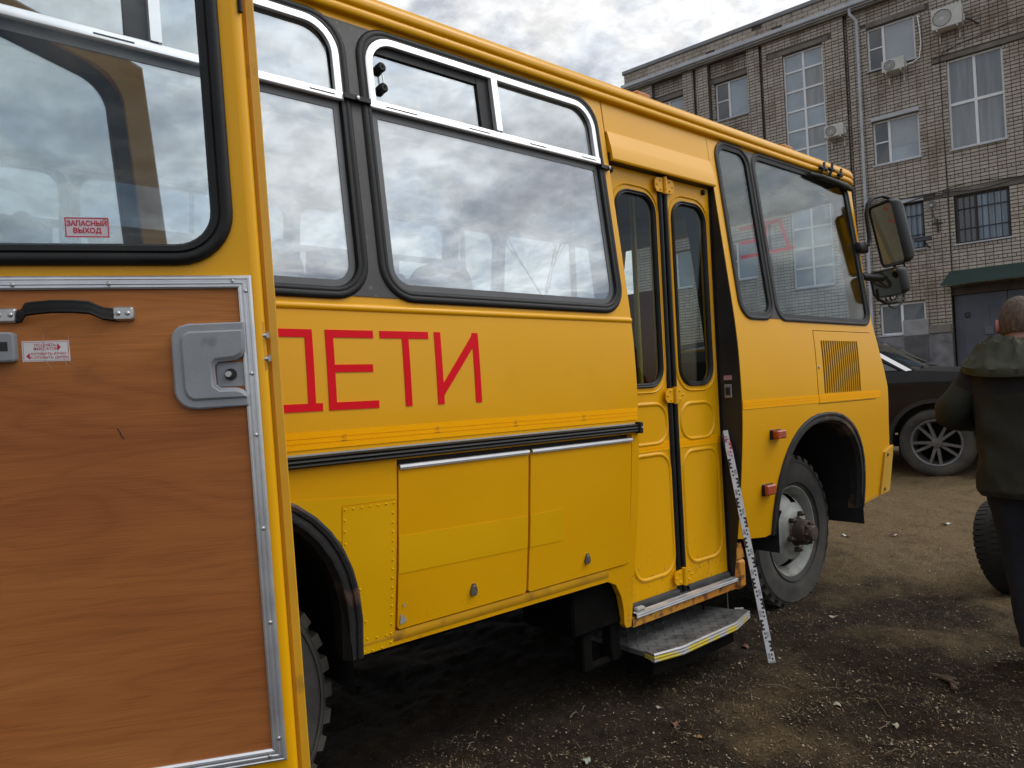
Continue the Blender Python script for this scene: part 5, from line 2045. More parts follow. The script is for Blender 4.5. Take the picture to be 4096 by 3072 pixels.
# ---- wheels
def tyre_mesh(R, w, rim_r, lugs, dense=True):
    """tyre round local Y, y from -w/2 (outer) to w/2"""
    pr = [(rim_r, -w * .36), (rim_r + .012, -w * .42), (rim_r + .05, -w * .49), (rim_r + (R - rim_r) * .5, -w * .52), (R - .045, -w * .47), (R - .036, -w * .475), (R - .030, -w * .455), (R - .022, -w * .40),
          (R - .020, 0), (R - .022, w * .40), (R - .045, w * .47), (rim_r + (R - rim_r) * .5, w * .52), (rim_r + .05, w * .49), (rim_r, w * .36)]
    m_ = MB().lathe(pr, 64)
    for k in range(lugs):
        a = 2 * PI * k / lugs
        for side_, ph in ((-1, 0), (1, .5)):
            b_ = 2 * PI * (k + ph) / lugs
            Mx = Matrix.Rotation(-b_, 4, 'Y')
            lw = PI * R / lugs * .62
            # shoulder lug, wider at the shoulder
            y0, y1 = side_ * w * .47, side_ * w * .10
            vs = [(R - .05, y0 * 1.02, -lw * .85), (R - .05, y0 * 1.02, lw * .85), (R, y0 * .90, -lw * .8), (R, y0 * .90, lw * .8), (R + .004, y1, -lw * .5), (R + .004, y1, lw * .5), (R - .03, y1, -lw * .5), (R - .03, y1, lw * .5)]
            m_.add(vs, [(0, 1, 3, 2), (2, 3, 5, 4), (4, 5, 7, 6), (0, 2, 4, 6), (1, 7, 5, 3)], Mx)
    for k in range(lugs):
        b_ = 2 * PI * (k + .25) / lugs
        Mx = Matrix.Rotation(-b_, 4, 'Y')
        lw = PI * R / lugs * .7
        m_.box(R - .03, R + .004, -w * .085, w * .085, -lw, lw, M=Mx)
    return m_


def bus_wheel(x, y, z, front=True):
    T = Matrix.Translation((x, y, z))
    w = .225
    e = tyre_mesh(.462, w, .262, 34)
    e.v = [T @ Vector(v) for v in e.v]
    for i, v in enumerate(e.v):           # loaded tyre is flattened on the soil
        if v.z < .012:
            v.z = .012 - (.012 - v.z) * .2
    wh = e.build('wheel', TYRE, bus, 40)
    tr = MB()
    for rr, yy in ((.435, -.101), (.42, -.108), (.30, -.112)):
        tr.lathe([(rr + .003, yy + .004), (rr + .0015, yy - .003), (rr - .0015, yy - .003), (rr - .003, yy + .004)], 64, M=T)
    tr.build('sidewall_ring', TYRE, wh, 50)
    yo = -w * .36
    if front:
        pr = [(.262, yo + .03), (.276, yo + .004), (.280, yo - .008), (.276, yo - .014), (.268, yo - .012), (.262, yo - .002), (.252, yo + .012), (.244, yo + .04), (.232, yo + .06),
              (.222, yo + .045), (.205, yo + .018), (.185, yo - .004), (.172, yo - .012), (.158, yo - .018), (.142, yo - .022), (.132, yo - .036), (.120, yo - .042), (.085, yo - .044), (.070, yo - .044)]
    else:
        pr = [(.262, yo + .03), (.276, yo + .004), (.280, yo - .008), (.270, yo - .012), (.255, yo + .01), (.24, yo + .09), (.20, yo + .12), (.10, yo + .12)]
    nseg = 72
    def skip(i, k):
        if not front or i not in (9, 10, 11):
            return False
        return (k % 12) in (2, 3, 4, 5)
    MB().lathe(pr, nseg, M=T, skip=skip).build('rim', RIM, wh, 45)
    MB().lathe([(.24, yo + .075), (.05, yo + .075)], 40, M=T).build('rim_back', BLACK, wh)
    if front:
        MB().lathe([(.088, yo - .040), (.090, yo - .046), (.080, yo - .052), (.074, yo - .11), (.070, yo - .118), (.050, yo - .120), (.046, yo - .150), (.040, yo - .156), (.001, yo - .158)], 28, M=T).build('hub', GREASE, wh, 40)
        nme = MB()
        nme.lathe([(.016, 0), (.0165, -.010), (.0145, -.030), (.008, -.036), (.007, -.046), (.001, -.047)], 6)
        nm = nme.mesh('wheel_nut', 30)
        nm.materials.append(GREASE)
        for k in range(6):
            a = 2 * PI * (k + .25) / 6
            inst('wheel_nut', nm, (x + .108 * math.cos(a), y + yo - .042, z + .108 * math.sin(a)), wh)
        bm_ = MB().lathe([(.009, 0), (.0095, -.014), (.005, -.020), (.001, -.021)], 6).mesh('hub_bolt', 30)
        bm_.materials.append(GREASE)
        for k in range(8):
            a = 2 * PI * k / 8
            inst('hub_bolt', bm_, (x + .058 * math.cos(a), y + yo - .118, z + .058 * math.sin(a)), wh)
    return wh


bus_wheel(4.135, .325, .452)
bus_wheel(.57, .225, .452, front=False)
bus_wheel(.57, .50, .452, front=False)
bus_wheel(4.135, BW - .325, .452, front=False)
bus_wheel(.57, BW - .30, .452, front=False)


# ---- the emergency door, swung open round its front edge
DA = math.radians(25.5)
DU = Vector((math.cos(DA), -math.sin(DA), 0))
DN = Vector((-math.sin(DA), -math.cos(DA), 0))
DH = Vector((-.06, -.05, 0))


def map_door(u, z, d):
    """d > 0 goes away from the viewer, into the door"""
    us = u - .030 * (z - 1.6)
    return DH + DU * us - DN * d + Vector((0, 0, z))


def nrm_door(u, z):
    return DN


DZ0, DZ1 = .455, 2.66
GX = (.05, .742)      # seal outline
GZ = (1.700, 2.60)
door = sheet('emergency_door', [(0, DZ0), (.772, DZ0), (.772, DZ1), (0, DZ1)], [rrect(GX[0] + .02, GX[1] - .02, GZ[0] + .02, GZ[1] - .02, .10)], Y_, bus, thick=.012, mapf=map_door, nrm=nrm_door, band=0)
door['label'] = 'open emergency door seen from inside, wood lined'
# rounded inner edge, groove, outer flange
sec = [(.768, 0), (.776, .001), (.785, .004), (.791, .010), (.793, .020), (.793, .034)]
MB().grid([[map_door(u, z, d) for u, d in sec] for z in [DZ0 + (DZ1 - DZ0) * k / 10 for k in range(11)]]).build('rounded_edge', Y_, door, 60)
sec = [(.793, .036), (.8015, .034), (.802, .028), (.819, .028), (.8205, .031), (.8205, .038), (.80, .040)]
MB().grid([[map_door(u, z, d) for u, d in sec] for z in [DZ0 + (DZ1 - DZ0) * k / 10 for k in range(11)]]).build('skin_flange', mat('door_flange_yellow', (0.66, 0.33, 0.012), (0.72, 0.38, 0.02), scale=5, rough=.4, coat=.2, c3=(0.25, 0.13, 0.03), s3=14, lo3=.6, hi3=.8), door, 40)
sheet('outer_skin', [(-.01, DZ0 - .01), (.818, DZ0 - .01), (.818, DZ1 + .01), (-.01, DZ1 + .01)], [rrect(GX[0] + .015, GX[1] - .015, GZ[0] + .015, GZ[1] - .015, .10)], Y_, door, off=.041, thick=.004, mapf=map_door, nrm=None, band=0)
seal('door_window_seal', GX[0], GX[1], GZ[0], GZ[1], .125, [(.0, .006), (.001, -.010), (-.006, -.018), (-.018, -.019), (-.027, -.012), (-.030, -.016), (-.042, -.014), (-.047, -.004), (-.047, .012), (-.002, .02)], RUBBER, door, mapf=map_door)
sheet('door_glass', rrect(GX[0] + .04, GX[1] - .04, GZ[0] + .04, GZ[1] - .04, .085), [], CLEARGLASS, door, off=.003, thick=.004, mapf=map_door, nrm=None, band=0)
# dark painted border of the glass
seal('glass_border', GX[0] + .047, GX[1] - .047, GZ[0] + .047, GZ[1] - .047, .08, [(.0, .001), (.0, .0025), (-.002, .0025), (-.002, .001)], BLACK, door, mapf=map_door)
# pressed hollow of the pan below the window
# wood-look lining with aluminium edging
wp = sheet('wood_panel', [(.02, .562), (.752, .562), (.752, 1.664), (.02, 1.664)], [], None, door, off=-.005, thick=.005, mapf=map_door, nrm=nrm_door, band=0)
# wood texture works in the door's own frame
wm = wp.data
Dm = frame_matrix(DH, DU, -DN, Vector((0, 0, 1)))
wm.transform(Dm.inverted())
wp.matrix_basis = Dm
wm.materials.append(WOOD)
TS = [(-.015, .0), (-.015, -.007), (-.011, -.009), (-.009, -.0075), (-.006, -.0075), (-.004, -.0095), (.000, -.0095), (.002, -.0075), (.005, -.0075), (.007, -.0095), (.011, -.009), (.015, -.005), (.015, 0)]


def trim(a, b_, vert):
    rows = []
    for t in range(7):
        s_ = a[1] + (b_[1] - a[1]) * t / 6 if vert else a[0] + (b_[0] - a[0]) * t / 6
        r_ = []
        for o_, d in TS:
            # mitre: ends follow the corner
            if vert:
                k = (o_ if t == 6 else (-o_ if t == 0 else 0))
                r_.append(map_door(a[0] + o_, s_ + k, d - .004))
            else:
                k = (o_ if t == 6 else 0)
                k = k if a[1] > 1.5 else (-o_ if t == 6 else 0)
                r_.append(map_door(s_ + k, a[1] + o_, d - .004))
        rows.append(r_)
    return MB().grid(rows).build('edge_trim', ALU, door, 25)


trim((.757, .563), (.757, 1.660), True)
trim((.02, 1.660), (.757, 1.660), False)
trim((.02, .563), (.757, .563), False)
trim((.028, .59), (.028, 1.63), True)
scm = MB()
scm.lathe([(.0001, -.0032), (.003, -.0030), (.0052, -.0012), (.0055, 0)], 12)
scm.box(-.0032, .0032, -.0036, -.0029, -.0006, .0006)
scm.box(-.0006, .0006, -.0036, -.0029, -.0032, .0032)
sc_me = scm.mesh('trim_screw', 50)
sc_me.materials.append(STEEL)
drot = Matrix((DU, -DN, Vector((0, 0, 1)))).transposed()
for u, z in [(.286, 1.656), (.473, 1.657), (.731, 1.661), (.757, 1.638), (.757, 1.446), (.757, 1.303), (.757, 1.086), (.757, .868), (.757, .60), (.735, .562), (.50, .562), (.10, 1.656)]:
    inst('trim_screw', sc_me, map_door(u, z, -.0115), door, rot=drot)
# strap handle with metal ends
st_ = MB()
rows = []
prof_s = [(.285, .004), (.30, .010), (.315, .030), (.335, .040), (.37, .044), (.41, .044), (.44, .038), (.462, .024), (.478, .010), (.487, .004)]
for u, h_ in prof_s:
    zc_ = 1.594 - abs(u - .385) * .07 + (.010 if .31 < u < .455 else 0)
    rows.append([map_door(u, zc_ - .0145, -h_ - .005), map_door(u, zc_ - .011, -h_ - .010), map_door(u, zc_ - .005, -h_ - .009), map_door(u, zc_, -h_ - .0105), map_door(u, zc_ + .005, -h_ - .009), map_door(u, zc_ + .011, -h_ - .010),
                 map_door(u, zc_ + .0145, -h_ - .005), map_door(u, zc_ + .008, -h_ - .002), map_door(u, zc_ - .008, -h_ - .002)])
st_.grid(rows, closed_v=True)
strap = st_.build('pull_strap', RUBBER, door, 40)
for u0, u1 in ((.235, .292), (.476, .521)):
    b = MB()
    pts = rrect(u0, u1, 1.574, 1.606, .007, 0, 4)
    pin = rrect(u0, u1, 1.574, 1.606, .007, -.004, 4)
    b.grid([[map_door(p[0], p[1], -.005) for p in pts], [map_door(p[0], p[1], -.014) for p in pts], [map_door(p[0], p[1], -.018) for p in pin]], closed_v=True)
    b.add([map_door(p[0], p[1], -.018) for p in pin], [tuple(range(len(pin)))])
    b.build('strap_bracket', STEEL, strap, 50)
for u in (.258, .280, .489, .508):
    inst('bracket_screw', sc_me, map_door(u, 1.590, -.018), strap, rot=drot)
# lock cover of grey plastic
co = [(.748, 1.566), (.630, 1.564), (.612, 1.559), (.599, 1.548), (.593, 1.533), (.592, 1.41), (.596, 1.394), (.606, 1.380), (.620, 1.372), (.640, 1.369), (.748, 1.372), (.748, 1.398), (.738, 1.410), (.724, 1.415), (.690, 1.416), (.681, 1.424), (.680, 1.466), (.688, 1.475), (.726, 1.478), (.740, 1.486), (.748, 1.498)]
cov = MB()
cen = (.668, 1.468)


def shrink(p, k):
    return (p[0] + (cen[0] - p[0]) * k * (0 if p[0] > .745 else 1), p[1] + (cen[1] - p[1]) * k)


def plate(name, poly, d0, d1, m, parent, cham=.004):
    inn = []
    n = len(poly)
    for i in range(n):
        a, p, c = Vector(poly[i - 1]), Vector(poly[i]), Vector(poly[(i + 1) % n])
        e1, e2 = (p - a).normalized(), (c - p).normalized()
        n1, n2 = Vector((-e1.y, e1.x)), Vector((-e2.y, e2.x))
        nn = (n1 + n2)
        nn = nn.normalized() if nn.length > 1e-6 else n1
        inn.append((p.x + nn.x * cham, p.y + nn.y * cham))
    area = sum(poly[i][0] * poly[(i + 1) % n][1] - poly[(i + 1) % n][0] * poly[i][1] for i in range(n))
    if area < 0:
        inn = [(2 * p[0] - q[0], 2 * p[1] - q[1]) for p, q in zip(poly, inn)]
    mb_ = MB()
    mb_.grid([[map_door(*p, d0) for p in poly], [map_door(*p, d1 + cham * .7) for p in poly], [map_door(*p, d1) for p in inn]], closed_v=True)
    tr_ = tessellate_polygon([[Vector((p[0], p[1], 0)) for p in inn]])
    mb_.add([map_door(*p, d1) for p in inn], [tuple(t) for t in tr_])
    return mb_.build(name, m, parent, 35)


lk = plate('lock_cover', co, -.004, -.019, GREYPL, door)
co2 = [(.746, 1.548), (.630, 1.546), (.617, 1.538), (.612, 1.524), (.612, 1.415), (.618, 1.398), (.630, 1.389), (.746, 1.391), (.746, 1.397), (.735, 1.407), (.722, 1.411), (.688, 1.411), (.676, 1.421), (.675, 1.469), (.684, 1.480), (.724, 1.483), (.737, 1.490), (.746, 1.500)]
plate('raised_face', co2, -.018, -.024, GREYPL, lk, .005)
plate('handle_recess', [(.682, 1.418), (.748, 1.418), (.748, 1.474), (.682, 1.474)], -.003, -.007, GREYPL, lk, .001)
# thin grooves of the cover
MB().lathe([(.0135, -.0035), (.0135, -.002), (.0001, -.002)], 18, M=Dm @ Matrix.Translation((.717, -.007, 1.446))).build('spindle_hole', BLACK, lk)
MB().lathe([(.0075, .0), (.0075, -.020), (.006, -.022), (.0001, -.022)], 14, M=Dm @ Matrix.Translation((.713, -.006, 1.446))).build('spindle', STEEL, lk, 40)
for u, z in ((.655, 1.557), (.717, 1.557), (.602, 1.47), (.667, 1.381)):
    inst('cover_screw', sc_me, map_door(u, z, -.0140), lk, rot=drot)
# grey latch box at the left and instruction label
plate('latch_box', rrect(.20, .286, 1.489, 1.553, .008, 0, 4), -.005, -.026, GREYPL, door, .004)
plate('latch_slot', rrect(.21, .274, 1.512, 1.532, .001, 0, 2), -.0262, -.0266, BLACK, door, .0002)
DT = lambda u, z, d: frame_matrix(map_door(u, z, d), DU, Vector((0, 0, 1)), DN)
lab = plate('instruction_label', rc(.293, .385, 1.489, 1.534), -.0049, -.0056, WHITE, door, .0003)
fr_ = MB()
for a, b_, c, d in ((.2955, .3825, 1.5312, 1.532), (.2955, .3825, 1.491, 1.4918), (.2955, .2963, 1.4918, 1.5312), (.3817, .3825, 1.4918, 1.5312)):
    fr_.add([map_door(a, c, -.0058), map_door(b_, c, -.0058), map_door(b_, d, -.0058), map_door(a, d, -.0058)], [(0, 1, 2, 3)])
fr_.add([map_door(.361, 1.5285, -.0058), map_door(.361, 1.511, -.0058), map_door(.3685, 1.520, -.0058)], [(0, 1, 2)])
fr_.add([map_door(.3075, 1.5085, -.0058), map_door(.3075, 1.494, -.0058), map_door(.300, 1.5012, -.0058)], [(0, 1, 2)])
fr_.build('label_arrows', STICK_RED, lab)
text_mesh('label_text', 'ПОДНЯТЬ', .0085, DT(.338, 1.5245, -.0057), STICK_RED, lab, sx=1.0)
text_mesh('label_text', 'ФИКСАТОР', .0085, DT(.3385, 1.5165, -.0057), STICK_RED, lab, sx=.98)
text_mesh('label_text', 'ПОТЯНУТЬ РУЧКУ', .0078, DT(.344, 1.5055, -.0057), STICK_RED, lab, sx=1.0)
text_mesh('label_text', 'И ОТКРЫТЬ ДВЕРЬ', .0078, DT(.344, 1.4975, -.0057), STICK_RED, lab, sx=1.0)
# emergency exit sticker on the glass
ex = plate('exit_sticker', rc(.391, .479, 1.763, 1.807), .0025, .0016, mat('exit_sticker_ground', (0.58, 0.50, 0.54), (0.64, 0.56, 0.60), scale=20, rough=.5), door, .0003)
fr_ = MB()
for a, b_, c, d in ((.391, .479, 1.8045, 1.807), (.391, .479, 1.763, 1.7655), (.391, .3935, 1.7655, 1.8045), (.4765, .479, 1.7655, 1.8045)):
    fr_.add([map_door(a, c, .0011), map_door(b_, c, .0011), map_door(b_, d, .0011), map_door(a, d, .0011)], [(0, 1, 2, 3)])
fr_.build('sticker_border', STICK_RED, ex)
text_mesh('sticker_text', 'ЗАПАСНЫЙ', .0155, DT(.435, 1.7935, .0012), STICK_RED, ex, bold=.0004, sx=.90)
text_mesh('sticker_text', 'ВЫХОД', .0155, DT(.435, 1.7775, .0012), STICK_RED, ex, bold=.0004, sx=.98)
# scratches and a burn mark
sm_ = MB()
for pts in ([(.467, 1.335), (.472, 1.326), (.474, 1.318), (.480, 1.310)],):
    for i in range(len(pts) - 1):
        a, b_ = pts[i], pts[i + 1]
        sm_.add([map_door(a[0] - .001, a[1], -.0054), map_door(a[0] + .0015, a[1] + .001, -.0054), map_door(b_[0] + .001, b_[1] + .001, -.0054), map_door(b_[0] - .001, b_[1], -.0054)], [(0, 1, 2, 3)])
sm_.build('scorch_mark', mat('scorch', (0.03, 0.012, 0.008), rough=.8), door)
sm_ = MB()
for pts in ([(.335, 1.548), (.336, 1.53), (.333, 1.51), (.336, 1.49), (.345, 1.478), (.350, 1.472)], [(.384, 1.545), (.385, 1.53), (.383, 1.51)], [(.372, 1.50), (.375, 1.49), (.377, 1.477)], [(.38, 1.49), (.39, 1.484), (.398, 1.481)]):
    for i in range(len(pts) - 1):
        a, b_ = pts[i], pts[i + 1]
        sm_.add([map_door(a[0] - .0004, a[1], -.0060), map_door(a[0] + .0006, a[1], -.0060), map_door(b_[0] + .0006, b_[1], -.0060), map_door(b_[0] - .0004, b_[1], -.0060)], [(0, 1, 2, 3)])
sm_.build('scratch', mat('scratch_pale', (0.50, 0.33, 0.26), rough=.7), door)
# latch strikers in the edge pocket
pk = MB()
pk.add([map_door(.770, 1.585, -.0006), map_door(.792, 1.565, .008), map_door(.792, 1.455, .008), map_door(.770, 1.435, -.0006), map_door(.766, 1.475, -.0006), map_door(.766, 1.55, -.0006)], [(0, 1, 2, 3, 4, 5)])
pk.build('edge_pocket', Y_DIRTY, door)
for z in (1.535, 1.480):
    T_ = Dm @ Matrix.Translation((.800 - .030 * (z - 1.6), 0, z))
    MB().tube([T_ @ Vector((-.024, .012, 0)), T_ @ Vector((-.004, .012, 0))], .0065, 10).tube([T_ @ Vector((-.004, .012, 0)), T_ @ Vector((.002, .012, 0))], .0105, 6).build('striker', STEEL, door, 40)
MB().tube([map_door(.792, 2.30, .004), map_door(.793, 2.36, .004)], .006, 8).build('edge_buffer', RUBBER, door, 50)
for z in (.75, 1.55, 2.4):
    MB().tube([(-.075, -.012, z - .05), (-.075, -.012, z + .05)], .016, 10).build('door_hinge_pin', Y_, door, 50)

# ================================================================ levelling staff leaning in the doorway
SB = Vector((3.199, -.143, .004))
STOP = Vector((3.262, .092, 1.127))
sd = (STOP - SB).normalized()
staff = empty('levelling_staff', SB)
tag(staff, 'white telescopic levelling staff with black and red marks leaning against the bus doorway', 'levelling staff')
# face turned towards the camera
vn = (CAMP - SB)
vn.z = 0
vn.normalize()
vn = Matrix.Rotation(math.radians(8), 3, 'Z') @ vn
sn = (vn - sd * vn.dot(sd)).normalized()      # face normal
sxv = sd.cross(sn).normalized() * 1.0
if sxv.dot(RIGHT) < 0:
    sxv = -sxv
SM = frame_matrix(SB, sxv, sd, sn)            # x across, y along, z out of the face
SL = (STOP - SB).length
SWD = .034
SGREY = mat('staff_side_grey', (0.20, 0.17, 0.14), (0.26, 0.22, 0.18), scale=9, rough=.5, metal=.3)
SWHITE = mat('staff_white', (0.62, 0.63, 0.66), (0.67, 0.68, 0.70), scale=15, rough=.45)
SBLACK = mat('staff_black', (0.012, 0.012, 0.014), rough=.5)
SRED = mat('staff_red', (0.55, 0.015, 0.05), rough=.5)
MB().box(-SWD / 2, SWD / 2, 0, 1.085, -.022, 0, M=SM, bev=.002).build('body', SGREY, staff)
MB().box(-SWD / 2 + .0005, SWD / 2 - .0005, .001, 1.084, .0002, .0012, M=SM).build('face', SWHITE, staff)
MB().box(-SWD / 2 + .004, SWD / 2 - .004, 1.085, SL, -.018, -.002, M=SM, bev=.002).build('inner_section', SWHITE, staff)
MB().box(-SWD / 2 - .006, -SWD / 2 + .003, 1.066, 1.135, -.028, .003, M=SM, bev=.002).build('clamp', SBLACK, staff)
MB().box(-SWD / 2 - .001, SWD / 2 + .001, -.004, .006, -.023, .002, M=SM).build('foot', STEEL, staff)


def smark(mb_, x0, x1, y0, y1, z=.0016):
    mb_.add([SM @ Vector(p) for p in ((x0, y0, z), (x1, y0, z), (x1, y1, z), (x0, y1, z))], [(0, 1, 2, 3)])


h = SWD / 2
for k in range(11):
    y = k * .1
    m_ = SRED if k == 10 else SBLACK
    right = (k % 2 == 0)
    e_ = MB()
    sgn = 1 if right else -1
    xa, xb = sgn * h * .96, sgn * h * .08
    X = lambda t: xa + (xb - xa) * t
    top = .1 if k < 10 else .083

    def q(t0, t1, y0, y1):
        a, b_ = sorted((X(t0), X(t1)))
        smark(e_, a, b_, y + y0, y + y1)
    # two squares, then the E with three arms
    q(.45, .95, .010, .020)
    q(.45, .95, .030, .040)
    q(0, .95, .050, .060)
    q(0, .40, .060, .070)
    q(0, .95, .070, .080)
    q(0, .40, .080, .090)
    if top > .09:
        q(0, .95, .090, .0995)
    e_.build('mark', m_, staff)
    tm = SM @ Matrix.Translation((-sgn * h * .42, y + .027, .0016)) @ Matrix.Rotation(0, 4, 'Z')
    text_mesh('number', '%02d' % k, .040, tm, m_, staff, sx=.34, depth=.0001)
    ln = MB()
    smark(ln, -h * .95, h * .95, y + .0995, y + .1003)
    ln.build('line', SBLACK, staff)
e_ = MB()
for a, b_, c, d in ((-.010, -.002, 1.09, 1.10), (-.010, .006, 1.10, 1.106), (-.010, .004, 1.112, 1.118)):
    e_.add([SM @ Vector(p) for p in ((a, c, -.0015), (b_, c, -.0015), (b_, d, -.0015), (a, d, -.0015))], [(0, 1, 2, 3)])
e_.build('mark', SRED, staff)

# ================================================================ loose tyre beyond the man
TP = Vector((5.13, -.665, gh(5.13, -.665) - .02))
ty = empty('loose_tyre', TP, 0)
tag(ty, 'old black car tyre standing on the ground beside the legs of the man', 'tyre')
R_ = .29
tm_ = MB()
pr = [(.19, -.07), (.20, -.088), (.26, -.102), (.30, -.098), (.312, -.085), (.32, -.05), (.322, 0), (.32, .05), (.312, .085), (.30, .098), (.26, .102), (.20, .088), (.19, .07), (.21, .06), (.29, .07), (.30, 0), (.29, -.07), (.21, -.06)]
tm_.lathe(pr + [pr[0]], 56)
for k in range(52):
    for sgn in (-1, 1):
        Mx = Matrix.Rotation(2 * PI * (k + (.5 if sgn > 0 else 0)) / 52, 4, 'Y')
        tm_.box(.312, .3235, sgn * .055 - .036, sgn * .055 + .036, -.015, .015, M=Mx)
tw = Matrix.Translation((0, 0, R_ * .955)) @ Matrix.Rotation(math.radians(-12), 4, 'Z') @ Matrix.Rotation(math.radians(-12), 4, 'X')
tm_.v = [tw @ (Vector(v) * .9) for v in tm_.v]
o = link('carcass', tm_.mesh('carcass', 40), mat('old_tyre_rubber', (0.012, 0.012, 0.012), (0.022, 0.021, 0.02), scale=9, rough=.85), ty, False)

# ================================================================ black car beyond the bus
CARROT = math.radians(-81)
CP = Vector((8.42, .90, 0))
CP.z = gz(CP.x, CP.y) - .0
car = empty('parked_car', CP, CARROT)
tag(car, 'black sport utility car parked beyond the front of the bus', 'car')
# local frame: x forward, y to the left, origin under the right front wheel centre, so the near side is y = 0
CPAINT = mat('black_car_paint', (0.006, 0.006, 0.008), (0.009, 0.009, 0.011), scale=2, rough=.3, coat=.0, coatr=.08, spec=.3)
CTRIM = mat('car_plastic', (0.014, 0.014, 0.015), rough=.6)
CGL = mat('car_glass', (0.012, 0.016, 0.016), (0.02, 0.025, 0.025), scale=2, rough=.03, spec=1.0)
CSIL = mat('alloy_silver', (0.11, 0.11, 0.115), (0.15, 0.15, 0.155), scale=12, rough=.35, metal=.2)
CGLINT = mat('car_pillar_glint', (0.75, 0.76, 0.77), rough=.15, metal=.9)
CWID = 1.84


def cbulge(z):
    return .075 * max(0, (abs(z - .68) / .75)) ** 2 + (.22 * max(0, z - 1.02) if z > 1.02 else 0)


def map_cr(x, z, d):
    tap = .10 * max(0, (x - .35)) ** 2 + .05 * max(0, (-x - 3.1)) ** 2
    return Vector((x, cbulge(z) + d + tap - .02, z))


def map_cl(x, z, d):
    p = map_cr(x, z, d)
    return Vector((p.x, CWID - p.y, p.z))


def circ(cx, cz, r, a0, a1, n=14):
    return [(cx + r * math.cos(math.radians(a0 + (a1 - a0) * k / n)), cz + r * math.sin(math.radians(a0 + (a1 - a0) * k / n))) for k in range(n + 1)]


WR = .368
TOPL = [(.93, .62), (.95, .78), (.90, .94), (.78, 1.035), (.45, 1.095), (.0, 1.135), (-.18, 1.15)]
body = [(-3.55, .36)] + [(-3.16, .34)] + circ(-2.72, .37, .43, 184, -4) + [(-.45, .34)] + circ(0, .37, .43, 184, -4) + [(.80, .34), (.90, .42)] + TOPL + \
       [(-2.9, 1.17), (-3.50, 1.14), (-3.62, .95), (-3.64, .55)]
GH = [(-.18, 1.15), (-.62, 1.42), (-1.0, 1.62), (-1.35, 1.70), (-2.3, 1.72), (-3.05, 1.66), (-3.35, 1.42), (-3.48, 1.155)]
for mp_, nm in ((map_cr, 'body_side'), (map_cl, 'body_side')):
    for poly, th in ((body, .04),):
        loops = dens(poly, .10)
        tr = tessellate_polygon([[Vector((p[0], p[1], 0)) for p in loops]])
        bm = bmesh.new()
        vv = [bm.verts.new((p[0], 0, p[1])) for p in loops]
        for t in tr:
            try:
                bm.faces.new([vv[i] for i in t])
            except ValueError:
                pass
        for k in range(1, 16):
            bmesh.ops.bisect_plane(bm, geom=bm.verts[:] + bm.edges[:] + bm.faces[:], dist=1e-5, plane_co=(0, 0, .3 + k * .06), plane_no=(0, 0, 1))
        for k in range(10):
            bmesh.ops.bisect_plane(bm, geom=bm.verts[:] + bm.edges[:] + bm.faces[:], dist=1e-5, plane_co=(.9 - k * .12, 0, 0), plane_no=(1, 0, 0))
        for v in bm.verts:
            v.co = mp_(v.co.x, v.co.z, 0)
        bmesh.ops.recalc_face_normals(bm, faces=bm.faces)
        me = bpy.data.meshes.new(nm)
        bm.to_mesh(me)
        bm.free()
        me.polygons.foreach_set('use_smooth', [True] * len(me.polygons))
        me.set_sharp_from_angle(angle=math.radians(40))
        link(nm, me, CPAINT, car, False)


def across(outline, n=9, crown=.03, m=CPAINT, nm='panel', inset=0.0, lift=0.0):
    rows = []
    for (x, z) in outline:
        a = map_cr(x, z, inset)
        b_ = map_cl(x, z, inset)
        r_ = []
        for k in range(n + 1):
            t = k / n
            p = a.lerp(b_, t)
            p.z += crown * (1 - (2 * t - 1) ** 2) + lift
            p.x += .05 * (1 - (2 * t - 1) ** 2) * (1 if x > -1 else -1)
            r_.append(p)
        rows.append(r_)
    return link(nm, MB().grid(rows).mesh(nm, 60), m, car, False)


